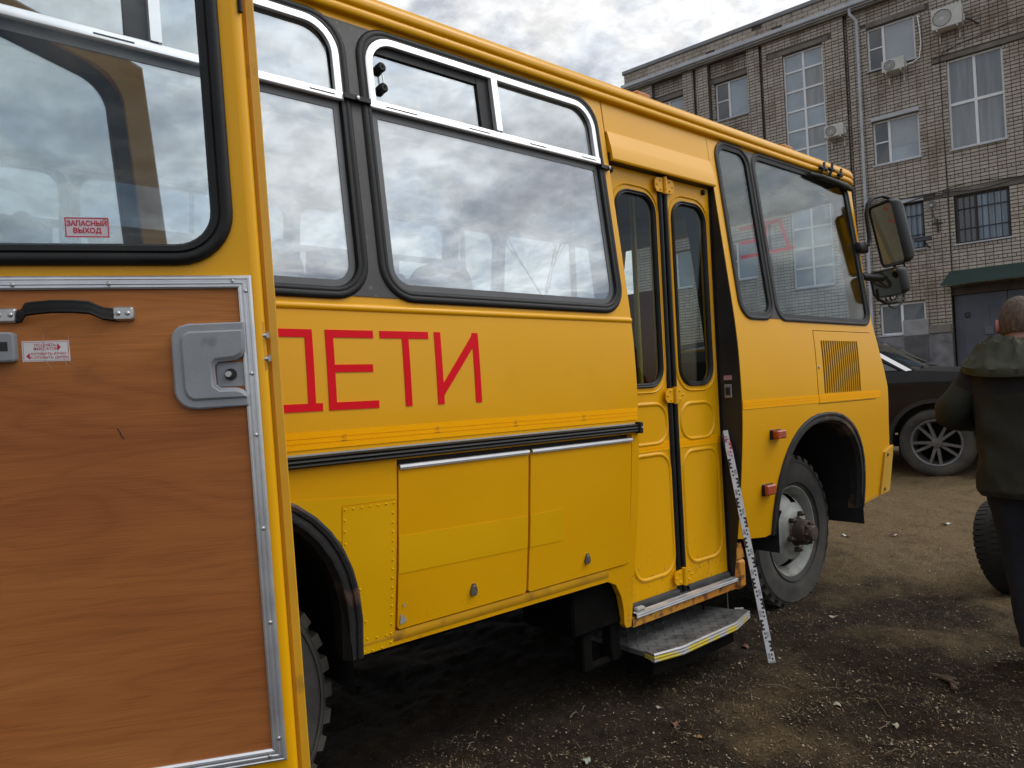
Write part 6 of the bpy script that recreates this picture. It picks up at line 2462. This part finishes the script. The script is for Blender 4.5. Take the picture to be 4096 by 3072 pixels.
across(TOPL[2:], m=CPAINT, nm='bonnet', crown=.045)
across([(.80, .34), (.90, .42)] + TOPL[:3], m=CTRIM, nm='front_bumper', crown=0)
across([(-.18, 1.152), (-.62, 1.42), (-1.0, 1.62)], m=CGL, nm='windscreen', crown=.02)
across([(-1.0, 1.62), (-1.35, 1.70), (-2.3, 1.72), (-3.05, 1.66)], nm='roof', crown=.03)
across([(-3.05, 1.66), (-3.35, 1.42), (-3.48, 1.155)], m=CGL, nm='rear_window', crown=.02)
across([(-3.48, 1.155), (-3.62, .95), (-3.64, .55), (-3.55, .36)], nm='tailgate', crown=0)
across([(-3.55, .36), (-2, .30), (.80, .34)], m=CTRIM, nm='underside', crown=0)
for mp_ in (map_cr, map_cl):
    def strip(pts, w0, m, nm, d=-.006):
        rows = []
        for (x, z), (x2, z2) in pts:
            rows.append([mp_(x, z, d), mp_(x2, z2, d)])
        return link(nm, MB().grid(rows).mesh(nm, 60), m, car, False)
    # A pillar and roof rail, side glass
    strip([((-.18, 1.152), (-.30, 1.152)), ((-.62, 1.42), (-.70, 1.38)), ((-1.0, 1.62), (-1.06, 1.57)), ((-1.35, 1.70), (-1.38, 1.64)), ((-2.3, 1.72), (-2.3, 1.66)), ((-3.05, 1.66), (-3.0, 1.60)), ((-3.35, 1.42), (-3.22, 1.40)), ((-3.48, 1.155), (-3.33, 1.155))], 0, CPAINT, 'pillar')
    sg = [(-.34, 1.16), (-.71, 1.372), (-1.07, 1.56), (-1.39, 1.632), (-2.3, 1.652), (-2.98, 1.592), (-3.20, 1.40), (-3.31, 1.165)]
    tr = tessellate_polygon([[Vector((p[0], p[1], 0)) for p in sg]])
    link('side_glass', MB().add([mp_(p[0], p[1], .0) for p in sg], [tuple(t) for t in tr]).mesh('side_glass'), CGL, car, False)
    strip([((-.20, 1.156), (-.26, 1.148)), ((-.62, 1.425), (-.655, 1.40)), ((-1.0, 1.625), (-1.03, 1.60))], 0, CGLINT, 'pillar_glint', -.012)  # bright strip stands in for the light caught by the A pillar
    # wheel-arch cladding
    ro_ = []
    for cx in (0, -2.72):
        o_ = circ(cx, .37, .47, 184, -4)
        i_ = circ(cx, .37, .425, 184, -4)
        link('arch_cladding', MB().grid([[mp_(p[0], p[1], -.004) for p in o_], [mp_(p[0], p[1], -.018) for p in o_], [mp_(p[0], p[1], -.018) for p in i_], [mp_(p[0], p[1], .10) for p in i_]]).mesh('arch_cladding', 40), CTRIM, car, False)
    link('door_seam', MB().add([mp_(-.55 + a, z, -.0015) for z in (.38, .7, 1.0, 1.14) for a in (0, .008)], [(0, 1, 3, 2), (2, 3, 5, 4), (4, 5, 7, 6)]).mesh('door_seam'), BLACK, car, False)
for x in (0, -2.72):
    link('wheel_housing', MB().box(x - .42, x + .42, .24, CWID - .24, .2, .85).mesh('wheel_housing'), BLACK, car, False)
for (x, y, sg_) in ((0, .10, 1), (-2.72, .10, 1), (0, CWID - .10, -1), (-2.72, CWID - .10, -1)):
    T_ = Matrix.Translation((x, y, WR - .005)) @ (Matrix.Identity(4) if sg_ > 0 else Matrix.Rotation(PI, 4, 'Z'))
    t_ = MB().lathe([(.235, -.08), (.26, -.105), (.32, -.112), (.352, -.10), (.366, -.07), (WR, 0), (.366, .07), (.35, .1), (.26, .1), (.235, .08)], 48, M=T_)
    wh = link('wheel', t_.mesh('wheel', 50), TYRE, car, False)
    rm = MB().lathe([(.245, -.085), (.252, -.098), (.245, -.102), (.230, -.092), (.222, -.03), (.20, .02)], 40, M=T_)
    link('rim', rm.mesh('rim', 40), CSIL, wh, False)
    link('brake_disc', MB().lathe([(.20, -.01), (.05, -.012)], 28, M=T_).mesh('brake_disc'), DARKMETAL, wh, False)
    for k in range(10):
        pair = k // 2
        a = 2 * PI * pair / 5 + (.22 if k % 2 else -.22) + .4
        Mx = T_ @ Matrix.Rotation(a, 4, 'Y')
        link('spoke', MB().add([(.035, -.075, -.016), (.035, -.075, .016), (.235, -.095, -.011), (.235, -.095, .011), (.035, -.055, -.02), (.035, -.055, .02), (.235, -.07, -.016), (.235, -.07, .016)],
                               [(0, 1, 3, 2), (0, 2, 6, 4), (1, 5, 7, 3), (4, 6, 7, 5)], Mx).mesh('spoke'), CSIL, wh, False)
    link('hub_cap', MB().lathe([(.055, -.07), (.050, -.086), (.001, -.09)], 20, M=T_).mesh('hub_cap', 40), CSIL, wh, False)
link('wiper', MB().tube([(-.16, .35, 1.20), (-.22, .8, 1.225), (-.17, 1.2, 1.215)], .008, 6).mesh('wiper'), CTRIM, car, False)

# ================================================================ the man walking away
MP = Vector((3.90, -1.085, 0))
MP.z = gh(MP.x, MP.y)
man = empty('person', MP, math.radians(8 - 90))
tag(man, 'person seen from behind in olive hooded jacket with black shoulders and dark blue trousers', 'person')
# local: x right, y forward, z up
SKIN = mat('skin', (0.36, 0.17, 0.12), (0.42, 0.21, 0.15), scale=20, rough=.55)
OLIVE = mat('olive_jacket', (0.012, 0.0128, 0.008), (0.018, 0.019, 0.012), scale=9, rough=.8, bump=.6, bscale=12, bstretch=(1, 1, .6))
HOODM = mat('olive_hood', (0.026, 0.029, 0.014), (0.040, 0.044, 0.022), scale=9, rough=.75, bump=.3, bscale=16)
BLKF = mat('black_jacket_fabric', (0.007, 0.007, 0.009), (0.011, 0.011, 0.013), scale=9, rough=.85, bump=.2, bscale=18)
JEANS = mat('dark_blue_trousers', (0.009, 0.011, 0.019), (0.014, 0.017, 0.028), scale=15, rough=.9, bump=.2, bscale=22)
SHOE = mat('black_shoe', (0.01, 0.01, 0.01), rough=.6)


def hair_mat():
    return mat('short_hair', (0.050, 0.028, 0.018), (0.12, 0.075, 0.05), scale=90, rough=.75, bump=.5, bscale=160, stretch=(1, 1, .35))


HAIR = hair_mat()


def P_(x, y, z):
    return Vector((x, y, z))


def skinned(name, verts, edges, radii, m, parent, root=0, sub=2):
    me = bpy.data.meshes.new(name)
    me.from_pydata([tuple(v) for v in verts], edges, [])
    ob = bpy.data.objects.new(name, me)
    COL.objects.link(ob)
    mod = ob.modifiers.new('skin', 'SKIN')
    mod.use_smooth_shade = True
    for i, r_ in enumerate(radii):
        sv = me.skin_vertices[0].data[i]
        sv.radius = r_ if isinstance(r_, tuple) else (r_, r_)
        sv.use_root = (i == root)
    ms = ob.modifiers.new('sub', 'SUBSURF')
    ms.levels = sub
    ms.render_levels = sub
    bpy.context.view_layer.update()
    dg = bpy.context.evaluated_depsgraph_get()
    nm = bpy.data.meshes.new_from_object(ob.evaluated_get(dg))
    bpy.data.objects.remove(ob, do_unlink=True)
    nm.materials.clear()
    nm.polygons.foreach_set('use_smooth', [True] * len(nm.polygons))
    return link(name, nm, m, parent, False)


HX = -.03        # head centre across
# skeleton: pelvis, spine, neck, head, arms bent forward, legs in a stride
jv = [P_(.02, 0, .88), P_(.01, .0, 1.05), P_(0, .0, 1.25), P_(-.01, .01, 1.38), P_(HX, .03, 1.46),
      P_(-.17, .0, 1.36), P_(-.315, -.02, 1.14), P_(-.20, .22, 1.10), P_(-.16, .28, 1.10),
      P_(.17, .0, 1.36), P_(.27, -.02, 1.12), P_(.18, .21, 1.08), P_(.14, .27, 1.08),
      P_(-.095, .0, .84), P_(-.06, .08, .48), P_(-.015, .02, .10), P_(-.02, .12, .04),
      P_(.115, .0, .84), P_(.15, .02, .47), P_(.165, -.14, .12), P_(.17, -.04, .05)]
je = [(0, 1), (1, 2), (2, 3), (3, 4), (3, 5), (5, 6), (6, 7), (7, 8), (3, 9), (9, 10), (10, 11), (11, 12), (0, 13), (13, 14), (14, 15), (15, 16), (0, 17), (17, 18), (18, 19), (19, 20)]
jr = [(.15, .11), (.15, .11), (.165, .115), (.11, .08), .055, .062, .048, .036, .030, .062, .048, .036, .030, .085, .062, .045, .04, .085, .062, .045, .04]
body_o = skinned('body', jv, je, jr, SKIN, man)


def loft(rings, n=28, closed=False, fold=0.0, seed=0):
    """rings: (centre x, y, z, rx, ry, tiltx) -> smooth sleeve"""
    rows = []
    for i, (cx, cy, cz, rx, ry) in enumerate(rings):
        r_ = []
        for k in range(n):
            a = 2 * PI * k / n
            w_ = 1.0 + fold * noise.noise(Vector((math.cos(a) * 2.2 + seed, math.sin(a) * 2.2, cz * 9.0)))
            ex = .82
            ca, sa = math.cos(a), math.sin(a)
            if fold > .03:       # diagonal creases of the cloth
                cr_ = 1 - abs(noise.noise(Vector((ca * 1.6 + seed, sa * 1.6 + cz * 2.0, cz * 7.5 + ca * 2.2))))
                w_ += fold * .75 * (cr_ ** 3 - .5)
            r_.append(P_(cx + rx * w_ * math.copysign(abs(ca) ** ex, ca), cy + ry * w_ * math.copysign(abs(sa) ** ex, sa), cz))
        rows.append(r_)
    return rows


def resample(rings, m):
    res = []
    for i in range(len(rings) - 1):
        for k in range(m):
            t = k / m
            t = t * t * (3 - 2 * t) * .5 + t * .5
            res.append(tuple(a + (b_ - a) * t for a, b_ in zip(rings[i], rings[i + 1])))
    res.append(rings[-1])
    return res


def limb(pts, rs, n=16, fold=0.0, seed=0, m=6):
    """tube through joints with folds"""
    P2, R2 = [], []
    for i in range(len(pts) - 1):
        for k in range(m):
            t = k / m
            P2.append(Vector(pts[i]).lerp(Vector(pts[i + 1]), t))
            R2.append(rs[i] + (rs[i + 1] - rs[i]) * t)
    P2.append(Vector(pts[-1]))
    R2.append(rs[-1])
    # round the corners
    for it in range(3):
        Q = [P2[0]] + [(P2[i - 1] + P2[i] * 2 + P2[i + 1]) / 4 for i in range(1, len(P2) - 1)] + [P2[-1]]
        P2 = Q
    mb_ = MB().tube(P2, R2, n)
    out_ = []
    for i, v in enumerate(mb_.v):
        c = P2[min(i // n, len(P2) - 1)]
        w_ = 1 + fold * noise.noise(Vector((v.x * 9 + seed, v.y * 9, v.z * 13))) + fold * .5 * noise.noise(Vector((v.x * 22 + seed, v.y * 22, v.z * 30)))
        out_.append(c + (v - c) * w_)
    mb_.v = out_
    return mb_


torso = resample([(.02, 0, .775, .245, .175), (.02, 0, .80, .255, .185), (.02, 0, .95, .235, .175), (.01, 0, 1.10, .232, .168), (0, -.005, 1.24, .235, .165)], 14)
rows = loft(torso, 64, fold=.06, seed=1)
jk = link('jacket', MB().grid(rows, closed_v=True).mesh('jacket', 70), OLIVE, man, False)
yk = resample([(0, -.005, 1.235, .234, .166), (-.005, -.008, 1.33, .228, .158), (-.01, -.005, 1.40, .185, .135), (-.02, .0, 1.445, .11, .10), (HX, .01, 1.475, .075, .082)], 5)
link('jacket_yoke', MB().grid(loft(yk, 36, fold=.035, seed=4), closed_v=True).mesh('jacket_yoke', 70), BLKF, jk, False)
for sgn, j0 in ((-1, 5), (1, 9)):
    pts = [jv[j0] + P_(-sgn * .02, 0, .015), jv[j0 + 1], jv[j0 + 2]]
    up_ = limb([pts[0], pts[0].lerp(pts[1], .55)], [.092, .078], 18, .08, 3 + sgn)
    link('sleeve_shoulder', up_.mesh('sleeve_shoulder', 70), BLKF, jk, False)
    lw_ = limb([pts[0].lerp(pts[1], .5), pts[1] + P_(sgn * .012, -.02, 0), pts[2]], [.079, .074, .052], 18, .12, 6 + sgn)
    link('sleeve', lw_.mesh('sleeve', 70), OLIVE, jk, False)
# hood lying flat on the shoulders: a draped, creased sheet of cloth round the neck
rows = []
nn = 84
for k in range(nn + 1):
    a = math.radians(-222 + 264 * k / nn)      # open at the front
    ca, sa = math.cos(a), math.sin(a)
    back = max(0, -sa)
    wdt = .105 + .075 * back
    up_, lo_ = [], []
    for t in range(15):
        u = t / 14
        crs = 1 - abs(noise.noise(Vector((ca * 2.4 + 3, sa * 2.4 + u * 1.1, u * 2.1))))
        crs2 = 1 - abs(noise.noise(Vector((ca * 5.0, sa * 5.0 + u * 1.7, u * 4.0 + 9))))
        fold_ = .034 * (crs ** 5 - .4) + .014 * (crs2 ** 5 - .4)
        rr = .078 + wdt * u
        zz_ = 1.482 + .020 * math.sin(PI * min(1, u * 1.3)) - (.135 * back + .075 * (1 - back)) * u ** 1.4
        env = math.sin(PI * min(1, .12 + u * .88)) ** .5
        p = P_(HX + .004 + ca * rr * 1.16, -.008 + sa * rr * .84, zz_ + fold_ * env)
        up_.append(p)
        lo_.append(p - P_(ca * .006, sa * .006, .022 + .012 * u))
    rows.append(up_ + lo_[::-1])
hd = MB().grid(rows, closed_v=True)
hd.add(rows[0], [tuple(range(30))])
hd.add(rows[-1], [tuple(range(30))])
link('hood', hd.mesh('hood', 50), HOODM, jk, False)
# trousers and shoes
for sgn, j0 in ((-1, 13), (1, 17)):
    a, b_, c, d = jv[j0], jv[j0 + 1], jv[j0 + 2], jv[j0 + 3]
    tr_ = limb([a + P_(0, 0, .06), b_, c + P_(0, 0, -.02)], [.122, .096, .084], 18, .09, 11 + sgn, m=8)
    t_ = link('trouser_leg', tr_.mesh('trouser_leg', 70), JEANS, man, False)
    sh = resample([(c.x, c.y - .01, .085, .050, .065), (c.x, c.y + .015, .06, .052, .09), (c.x, c.y + .05, .035, .052, .135), (c.x, c.y + .055, .006, .052, .145)], 3)
    rows = loft(sh, 20)
    s_ = MB().grid(rows, closed_v=True)
    s_.add(rows[-1], [tuple(range(20))])
    s_.add(rows[0], [tuple(range(20))])
    link('shoe', s_.mesh('shoe', 60), SHOE, man, False)
# head with ears and face, tilted a little forward
HT = Matrix.Translation((HX, .035, 1.555)) @ Matrix.Rotation(math.radians(-10), 4, 'X') @ Matrix.Rotation(math.radians(6), 4, 'Z')
rows = []
for i in range(17):
    ph = PI * i / 16
    z = .118 * math.cos(ph)
    r_ = []
    for k in range(28):
        a = 2 * PI * k / 28
        ca, sa = math.cos(a), math.sin(a)
        rx = .078 * math.sin(ph) ** .8
        ry = .100 * math.sin(ph) ** .8
        y = ry * sa
        if z < -.03:          # jaw narrows, chin forward
            q = (-z - .03) / .09
            rx *= 1 - .28 * q
            y = y * (1 - .35 * q) + .02 * q
        x = rx * ca
        if sa > .9 and -.035 < z < .02:      # nose
            y += .020 * (1 - abs(z + .012) / .035) * (sa - .9) * 10
        r_.append(HT @ P_(x, y, z))
    rows.append(r_)
hm = MB().grid(rows, closed_v=True)
hm.tube([HT @ P_(0, -.02, -.06), HT @ P_(0, -.03, -.12), P_(HX, .01, 1.40)], [.058, .056, .066], 16)
head = link('head', hm.mesh('head', 70), SKIN, man, False)
for sgn in (-1, 1):
    er = MB()
    rws = []
    for k in range(12):
        a = 2 * PI * k / 12
        rws.append([HT @ P_(sgn * (.077 + d), .0 + w_ * math.cos(a) - .012, -.012 + h_ * math.sin(a)) for d, w_, h_ in ((-.006, .013, .026), (.008, .019, .034), (.014, .017, .031), (.010, .010, .022))])
    er.grid(rws, closed_u=True)
    link('ear', er.mesh('ear', 70), mat('ear_skin', (0.42, 0.14, 0.11), rough=.5), head, False)
    link('eye', MB().lathe([(.0001, .012), (.007, .010), (.010, .002), (.008, -.006)], 10, M=HT @ Matrix.Translation((sgn * .031, .082, .012))).mesh('eye', 60), WHITE, head, False)
link('mouth', MB().box(-.022, .022, .088, .092, -.062, -.056, M=HT).mesh('mouth'), mat('lips', (0.30, 0.09, 0.08), rough=.5), head, False)
rows = []
for i in range(12):
    ph = PI * (.0 + .66 * i / 11)
    z = .122 * math.cos(ph)
    r_ = []
    for k in range(28):
        a = 2 * PI * k / 28
        ca, sa = math.cos(a), math.sin(a)
        grow = 1.0 + .012 * noise.noise(Vector((ca * 6, sa * 6, z * 60)))
        lim = z
        zlow = -.062 if sa < .1 else (.045 if sa > .45 else -.02)
        zz_ = max(z, zlow)
        phh = math.acos(max(-1, min(1, zz_ / .122)))
        r_.append(HT @ P_(.0815 * math.sin(phh) ** .8 * ca * grow, .1035 * math.sin(phh) ** .8 * sa * grow - .002, zz_ + .004))
    rows.append(r_)
link('hair', MB().grid(rows, closed_v=True).mesh('hair', 70), HAIR, head, False)
# hands with five fingers, curled in front of the chest
for sgn, j0 in ((-1, 7), (1, 11)):
    w_, e_ = jv[j0], jv[j0 + 1]
    d = (e_ - w_).normalized()
    side_ = P_(-sgn, 0, 0)
    side_ = (side_ - d * side_.dot(d)).normalized()
    upv = d.cross(side_).normalized()
    if upv.z < 0:
        upv = -upv
    v_ = [w_, e_ + d * .03]
    ed = [(0, 1)]
    rd = [.028, (.038, .018)]
    for q_ in range(4):
        o_ = e_ + d * .05 + upv * (.028 - .018 * q_)
        ln_ = (.030, .034, .032, .026)[q_]
        i0 = len(v_)
        v_ += [o_, o_ + d * ln_ + side_ * .004, o_ + d * ln_ * 1.3 + side_ * .024, o_ + d * ln_ * .95 + side_ * .042]
        ed += [(1, i0), (i0, i0 + 1), (i0 + 1, i0 + 2), (i0 + 2, i0 + 3)]
        rd += [.010, .009, .0085, .007]
    i0 = len(v_)
    o_ = e_ + d * .0 + upv * .034
    v_ += [o_, o_ + d * .025 + upv * .016 + side_ * .012, o_ + d * .048 + upv * .012 + side_ * .026]
    ed += [(1, i0), (i0, i0 + 1), (i0 + 1, i0 + 2)]
    rd += [.013, .011, .009]
    skinned('hand', v_, ed, rd, SKIN, man, sub=1)

# ================================================================ litter on the ground
rg = random.Random(11)


def seen(x, y):
    p = Vector((x, y, gz(x, y))) - CAMP
    zc_ = p.dot(FWD)
    if zc_ < .5:
        return None
    px = 2048 + 2880 * p.dot(RIGHT) / zc_
    py = 1536 + 2880 * p.dot(DOWN) / zc_
    if -150 < px < 4250 and 1700 < py < 3250:
        return zc_
    return None


def patch(x, y):
    """0 mud .. 1 straw"""
    f_ = .5 + .5 * noise.fractal(Vector((x * 1.1 + 4, y * 1.1 - 2, 0)), 1.0, 2.0, 4)
    return max(0, min(1, f_ + .10 * (x - 4.0)))


chips = MB()
blades = MB()
nchip = nblade = 0
tries = 0
while nchip < 24000 and tries < 300000:
    tries += 1
    zc_ = 2.3 + 7.5 * rg.random() ** 1.7
    lat = (rg.random() * 1.55 - .78) * zc_
    x = CAMP.x + zc_ * FWD.x + lat * RIGHT.x
    y = CAMP.y + zc_ * FWD.y + lat * RIGHT.y
    if y > .4 and x < 4.9:
        continue
    if seen(x, y) is None:
        continue
    if rg.random() > .25 + .9 * patch(x, y):
        continue
    nchip += 1
    z = gh(x, y) + .003
    l_ = .003 + .0065 * rg.random() ** 2.5
    w_ = l_ * (.25 + .5 * rg.random())
    a = rg.random() * PI
    up_ = rg.uniform(-.5, .5)
    dx, dy = math.cos(a), math.sin(a)
    b_ = len(chips.v)
    zt = l_ * up_
    chips.v += [(x - dx * l_, y - dy * l_, z - zt * .4), (x + dy * w_, y - dx * w_, z + .001), (x + dx * l_, y + dy * l_, z + abs(zt)), (x - dy * w_, y + dx * w_, z + .002)]
    chips.f.append((b_, b_ + 1, b_ + 2, b_ + 3))
tries = 0
while nblade < 34000 and tries < 500000:
    tries += 1
    zc_ = 2.3 + 8.5 * rg.random() ** 1.25
    lat = (rg.random() * 1.55 - .78) * zc_
    x = CAMP.x + zc_ * FWD.x + lat * RIGHT.x
    y = CAMP.y + zc_ * FWD.y + lat * RIGHT.y
    if y > .4 and x < 4.9:
        continue
    if seen(x, y) is None or rg.random() > patch(x, y) * 1.1:
        continue
    nblade += 1
    z = gh(x, y) - .002
    l_ = .010 + .040 * rg.random() ** 2.2
    w_ = .0005 + .0007 * rg.random()
    a = rg.random() * 2 * PI
    lay = rg.random() ** 2.2 * .55
    dx, dy = math.cos(a), math.sin(a)
    b_ = len(blades.v)
    hh = l_ * lay
    ll = l_ * (1 - lay * .5)
    blades.v += [(x - dy * w_, y + dx * w_, z), (x + dy * w_, y - dx * w_, z), (x + dx * ll * .5 + dy * w_, y + dy * ll * .5 - dx * w_, z + hh * .7 + .004), (x + dx * ll * .5 - dy * w_, y + dy * ll * .5 + dx * w_, z + hh * .7 + .004),
                 (x + dx * ll, y + dy * ll, z + hh + .002)]
    blades.f += [(b_, b_ + 1, b_ + 2, b_ + 3), (b_ + 3, b_ + 2, b_ + 4)]


def island_mat(name, cols, rough=.8):
    m = bpy.data.materials.new(name)
    m.use_nodes = True
    t = m.node_tree
    b_ = t.nodes['Principled BSDF']
    g = N(t, 'ShaderNodeNewGeometry')
    r_ = N(t, 'ShaderNodeValToRGB')
    e = r_.color_ramp.elements
    e[0].color = (*cols[0], 1)
    e[1].color = (*cols[-1], 1)
    for i, c in enumerate(cols[1:-1]):
        q_ = e.new((i + 1) / (len(cols) - 1))
        q_.color = (*c, 1)
    L(t, g.outputs['Random Per Island'], r_.inputs[0])
    L(t, r_.outputs[0], b_.inputs['Base Color'])
    b_.inputs['Roughness'].default_value = rough
    return m


o = chips.build('wood_chip_litter', island_mat('chips', [(0.03, 0.02, 0.012), (0.07, 0.042, 0.025), (0.13, 0.088, 0.048), (0.22, 0.16, 0.095), (0.38, 0.31, 0.215)]), None, fix=False)
tag(o, 'fine pale wood chips scattered over the yard soil', 'litter', kind='stuff')
o = blades.build('dry_grass', island_mat('dry_blades', [(0.05, 0.033, 0.017), (0.12, 0.078, 0.036), (0.20, 0.142, 0.068), (0.28, 0.21, 0.11), (0.09, 0.08, 0.03), (0.05, 0.055, 0.02)]), None, fix=False)
tag(o, 'short dry yellow-brown grass lying on the yard', 'grass', kind='stuff')


def ground_at(px, py):
    """point of the yard under a place measured on the photograph's grid"""
    d = FWD * 2880 + RIGHT * (px - 2048) + DOWN * (py - 1536)
    z = 0.0
    p = None
    for _ in range(12):
        t = (z - CAMP.z) / d.z
        p = CAMP + d * t
        z = gh(p.x, p.y)
    return Vector((p.x, p.y, z))


def twig(px, py, ln, ang, label, r_=.0022, bend=.12, lift=.006):
    c = ground_at(px, py)
    pts = []
    for k in range(8):
        t = k / 7 - .5
        a = ang + bend * t * 2
        x = c.x + math.cos(a) * ln * t
        y = c.y + math.sin(a) * ln * t
        pts.append((x, y, gh(x, y) + lift + .012 * math.sin(k * 1.3)))
    o = MB().tube(pts, [r_ * (1 - .5 * k / 7) for k in range(8)], 5).build('twig', mat('dry_twig', (0.13, 0.095, 0.055), (0.19, 0.145, 0.09), scale=20, rough=.8), None, 60)
    tag(o, label, 'twig', 'twigs lying on the yard')


twig(3200, 2760, .34, math.radians(-62), 'long thin straight twig on the soil right of the staff foot')
twig(3560, 2880, .22, math.radians(35), 'curved pale twig in the grass at the lower right', bend=.6)
twig(3640, 3010, .13, math.radians(80), 'short bent twig at the bottom edge of the yard', bend=1.0)
twig(1900, 2960, .16, math.radians(40), 'thin twig on the dark soil below the luggage hatches')
twig(2320, 2850, .14, math.radians(15), 'short twig on the mud in front of the entrance step')
twig(2720, 2950, .15, math.radians(70), 'upright grass stalk left of the lower middle', lift=.03)
twig(3520, 2180, .22, math.radians(10), 'pale twig on the straw beyond the front wheel')


def leaf(px, py, s_, m, label, ang, cat='leaf', nm='fallen_leaf', group='fallen leaves on the yard'):
    c = ground_at(px, py)
    pts = []
    n_ = 14
    for k in range(n_):
        a = 2 * PI * k / n_
        r_ = s_ * (.62 + .38 * abs(math.cos(a * 2.5))) * (1 + .15 * noise.noise(Vector((k, s_ * 90, 0))))
        pts.append(Vector((math.cos(a) * r_, math.sin(a) * r_ * .7, .006 + .25 * s_ * math.cos(a * 2 + 1))))
    Mx = Matrix.Translation(c) @ Matrix.Rotation(ang, 4, 'Z') @ Matrix.Rotation(.25, 4, 'X')
    mb_ = MB()
    mb_.add([Mx @ p for p in pts] + [Mx @ Vector((0, 0, .008))], [(k, (k + 1) % n_, n_) for k in range(n_)])
    mb_.add([Mx @ (p - Vector((0, 0, .002))) for p in pts] + [Mx @ Vector((0, 0, .006))], [((k + 1) % n_, k, n_) for k in range(n_)])
    o = mb_.build(nm, m, None, fix=False)
    tag(o, label, cat, group)


LB = mat('brown_leaf', (0.13, 0.055, 0.028), (0.19, 0.085, 0.04), scale=60, rough=.8)
LO = mat('orange_leaf', (0.28, 0.13, 0.03), (0.34, 0.17, 0.04), scale=60, rough=.8)
LP = mat('pale_leaf', (0.30, 0.28, 0.20), (0.38, 0.36, 0.27), scale=60, rough=.8)
leaf(2700, 2900, .022, LB, 'reddish brown leaf on dark soil below the step', .4)
leaf(2800, 2955, .018, LO, 'orange maple leaf low on the dark soil', 1.2)
leaf(2640, 2835, .018, LP, 'pale ragged leaf on the soil beneath the step', 2.0)
leaf(3350, 2825, .024, LP, 'pale dry leaf in the middle of the trampled grass', .9)
leaf(3580, 2905, .020, LP, 'small grey leaf right of the curved twig', .2)
leaf(2980, 2590, .030, LB, 'flat brown leaf on the mud left of the staff', .7)
leaf(3335, 2470, .026, LP, 'pale leaf on the ground below the front wheel', 2.4)
leaf(2345, 3045, .022, mat('greenish_stone', (0.22, 0.25, 0.19), (0.28, 0.31, 0.24), scale=40, rough=.8), 'flat pale green stone at the bottom edge under the bus', .3, 'stone', 'flat_stone', None)
PAP = mat('white_scrap', (0.62, 0.62, 0.63), (0.7, 0.7, 0.7), scale=30, rough=.7)


def scrap(px, py, l_, w_, ang, label):
    c = ground_at(px, py)
    Mx = Matrix.Translation(c + Vector((0, 0, .012))) @ Matrix.Rotation(ang, 4, 'Z') @ Matrix.Rotation(.2, 4, 'X')
    rows = []
    for i in range(5):
        t = i / 4 - .5
        rows.append([Mx @ Vector((t * l_, -w_ / 2 * (1 - abs(t) * .6), .008 * math.sin(i * 2.1))), Mx @ Vector((t * l_, w_ / 2 * (1 - .3 * abs(t)), .008 * math.cos(i * 1.7)))])
    mb_ = MB().grid(rows)
    rows2 = [[p - Vector((0, 0, .002)) for p in r_] for r_ in rows]
    mb_.grid(rows2)
    o = mb_.build('paper_scrap', PAP, None, fix=False)
    tag(o, label, 'litter', 'paper scraps on the ground')


scrap(3365, 2035, .09, .05, .4, 'white paper scrap just behind the front bumper')
scrap(3385, 2145, .06, .04, 1.5, 'small white scrap beside the front wheel')
scrap(3575, 2145, .06, .03, 2.0, 'small white scrap in the middle of the bright straw')
scrap(3785, 2100, .10, .035, 2.6, 'flat white scrap near the loose tyre')
scrap(3440, 2055, .07, .035, .2, 'greyish paper scrap between bumper and straw')
bk = MB()
c = ground_at(3780, 2735)
for k in range(3):
    x, y = c.x + .02 * k, c.y + .03 * k - .03
    Mx = Matrix.Translation((x, y, gh(x, y) + .012)) @ Matrix.Rotation(.5 + .6 * k, 4, 'Z') @ Matrix.Rotation(.3, 4, 'X')
    bk.box(-.06, .06, -.012, .012, -.006, .006, M=Mx, bev=.003)
tag(bk.build('bark_piece', mat('bark', (0.06, 0.04, 0.025), (0.12, 0.085, 0.05), scale=30, rough=.9, bump=.4, bscale=60), None), 'broken bark pieces on the grass at the lower right', 'bark')

# ================================================================ bare tree beyond the bus, seen through its windows
TRP = Vector((22.5, 21.5, 0))
TRP.z = gz(TRP.x, TRP.y)
tree = empty('bare_tree', TRP)
tag(tree, 'bare leafless tree beyond the bus, seen through the side window', 'tree')
rt = random.Random(5)
tw_m = MB()
tb_m = MB()


def grow(p, d, ln, r_, lvl):
    pts = [p]
    q_ = p.copy()
    dd = d.copy()
    for k in range(4):
        dd = (dd + Vector((rt.uniform(-.16, .16), rt.uniform(-.16, .16), rt.uniform(-.02, .12)))).normalized()
        q_ = q_ + dd * ln / 4
        pts.append(q_.copy())
    (tw_m if lvl == 0 else tb_m).tube(pts, [r_ * (1 - .45 * k / 4) for k in range(5)], 7 if lvl < 2 else 4)
    if lvl < 5:
        for k in range(3 if lvl < 4 else 2):
            i = rt.choice((2, 3, 4, 4))
            a = rt.uniform(0, 2 * PI)
            side_ = Vector((math.cos(a), math.sin(a), rt.uniform(.2, .8)))
            grow(pts[i], (dd * .9 + side_ * .75).normalized(), ln * rt.uniform(.62, .8), r_ * .52, lvl + 1)


grow(Vector((0, 0, -.1)), Vector((0, 0, 1)), 4.6, .09, 0)
BARK = mat('tree_bark', (0.045, 0.036, 0.028), (0.07, 0.058, 0.046), scale=8, rough=.95)
link('trunk', tw_m.mesh('trunk', 60), BARK, tree, False)
link('crown', tb_m.mesh('crown', 60), BARK, tree, False)
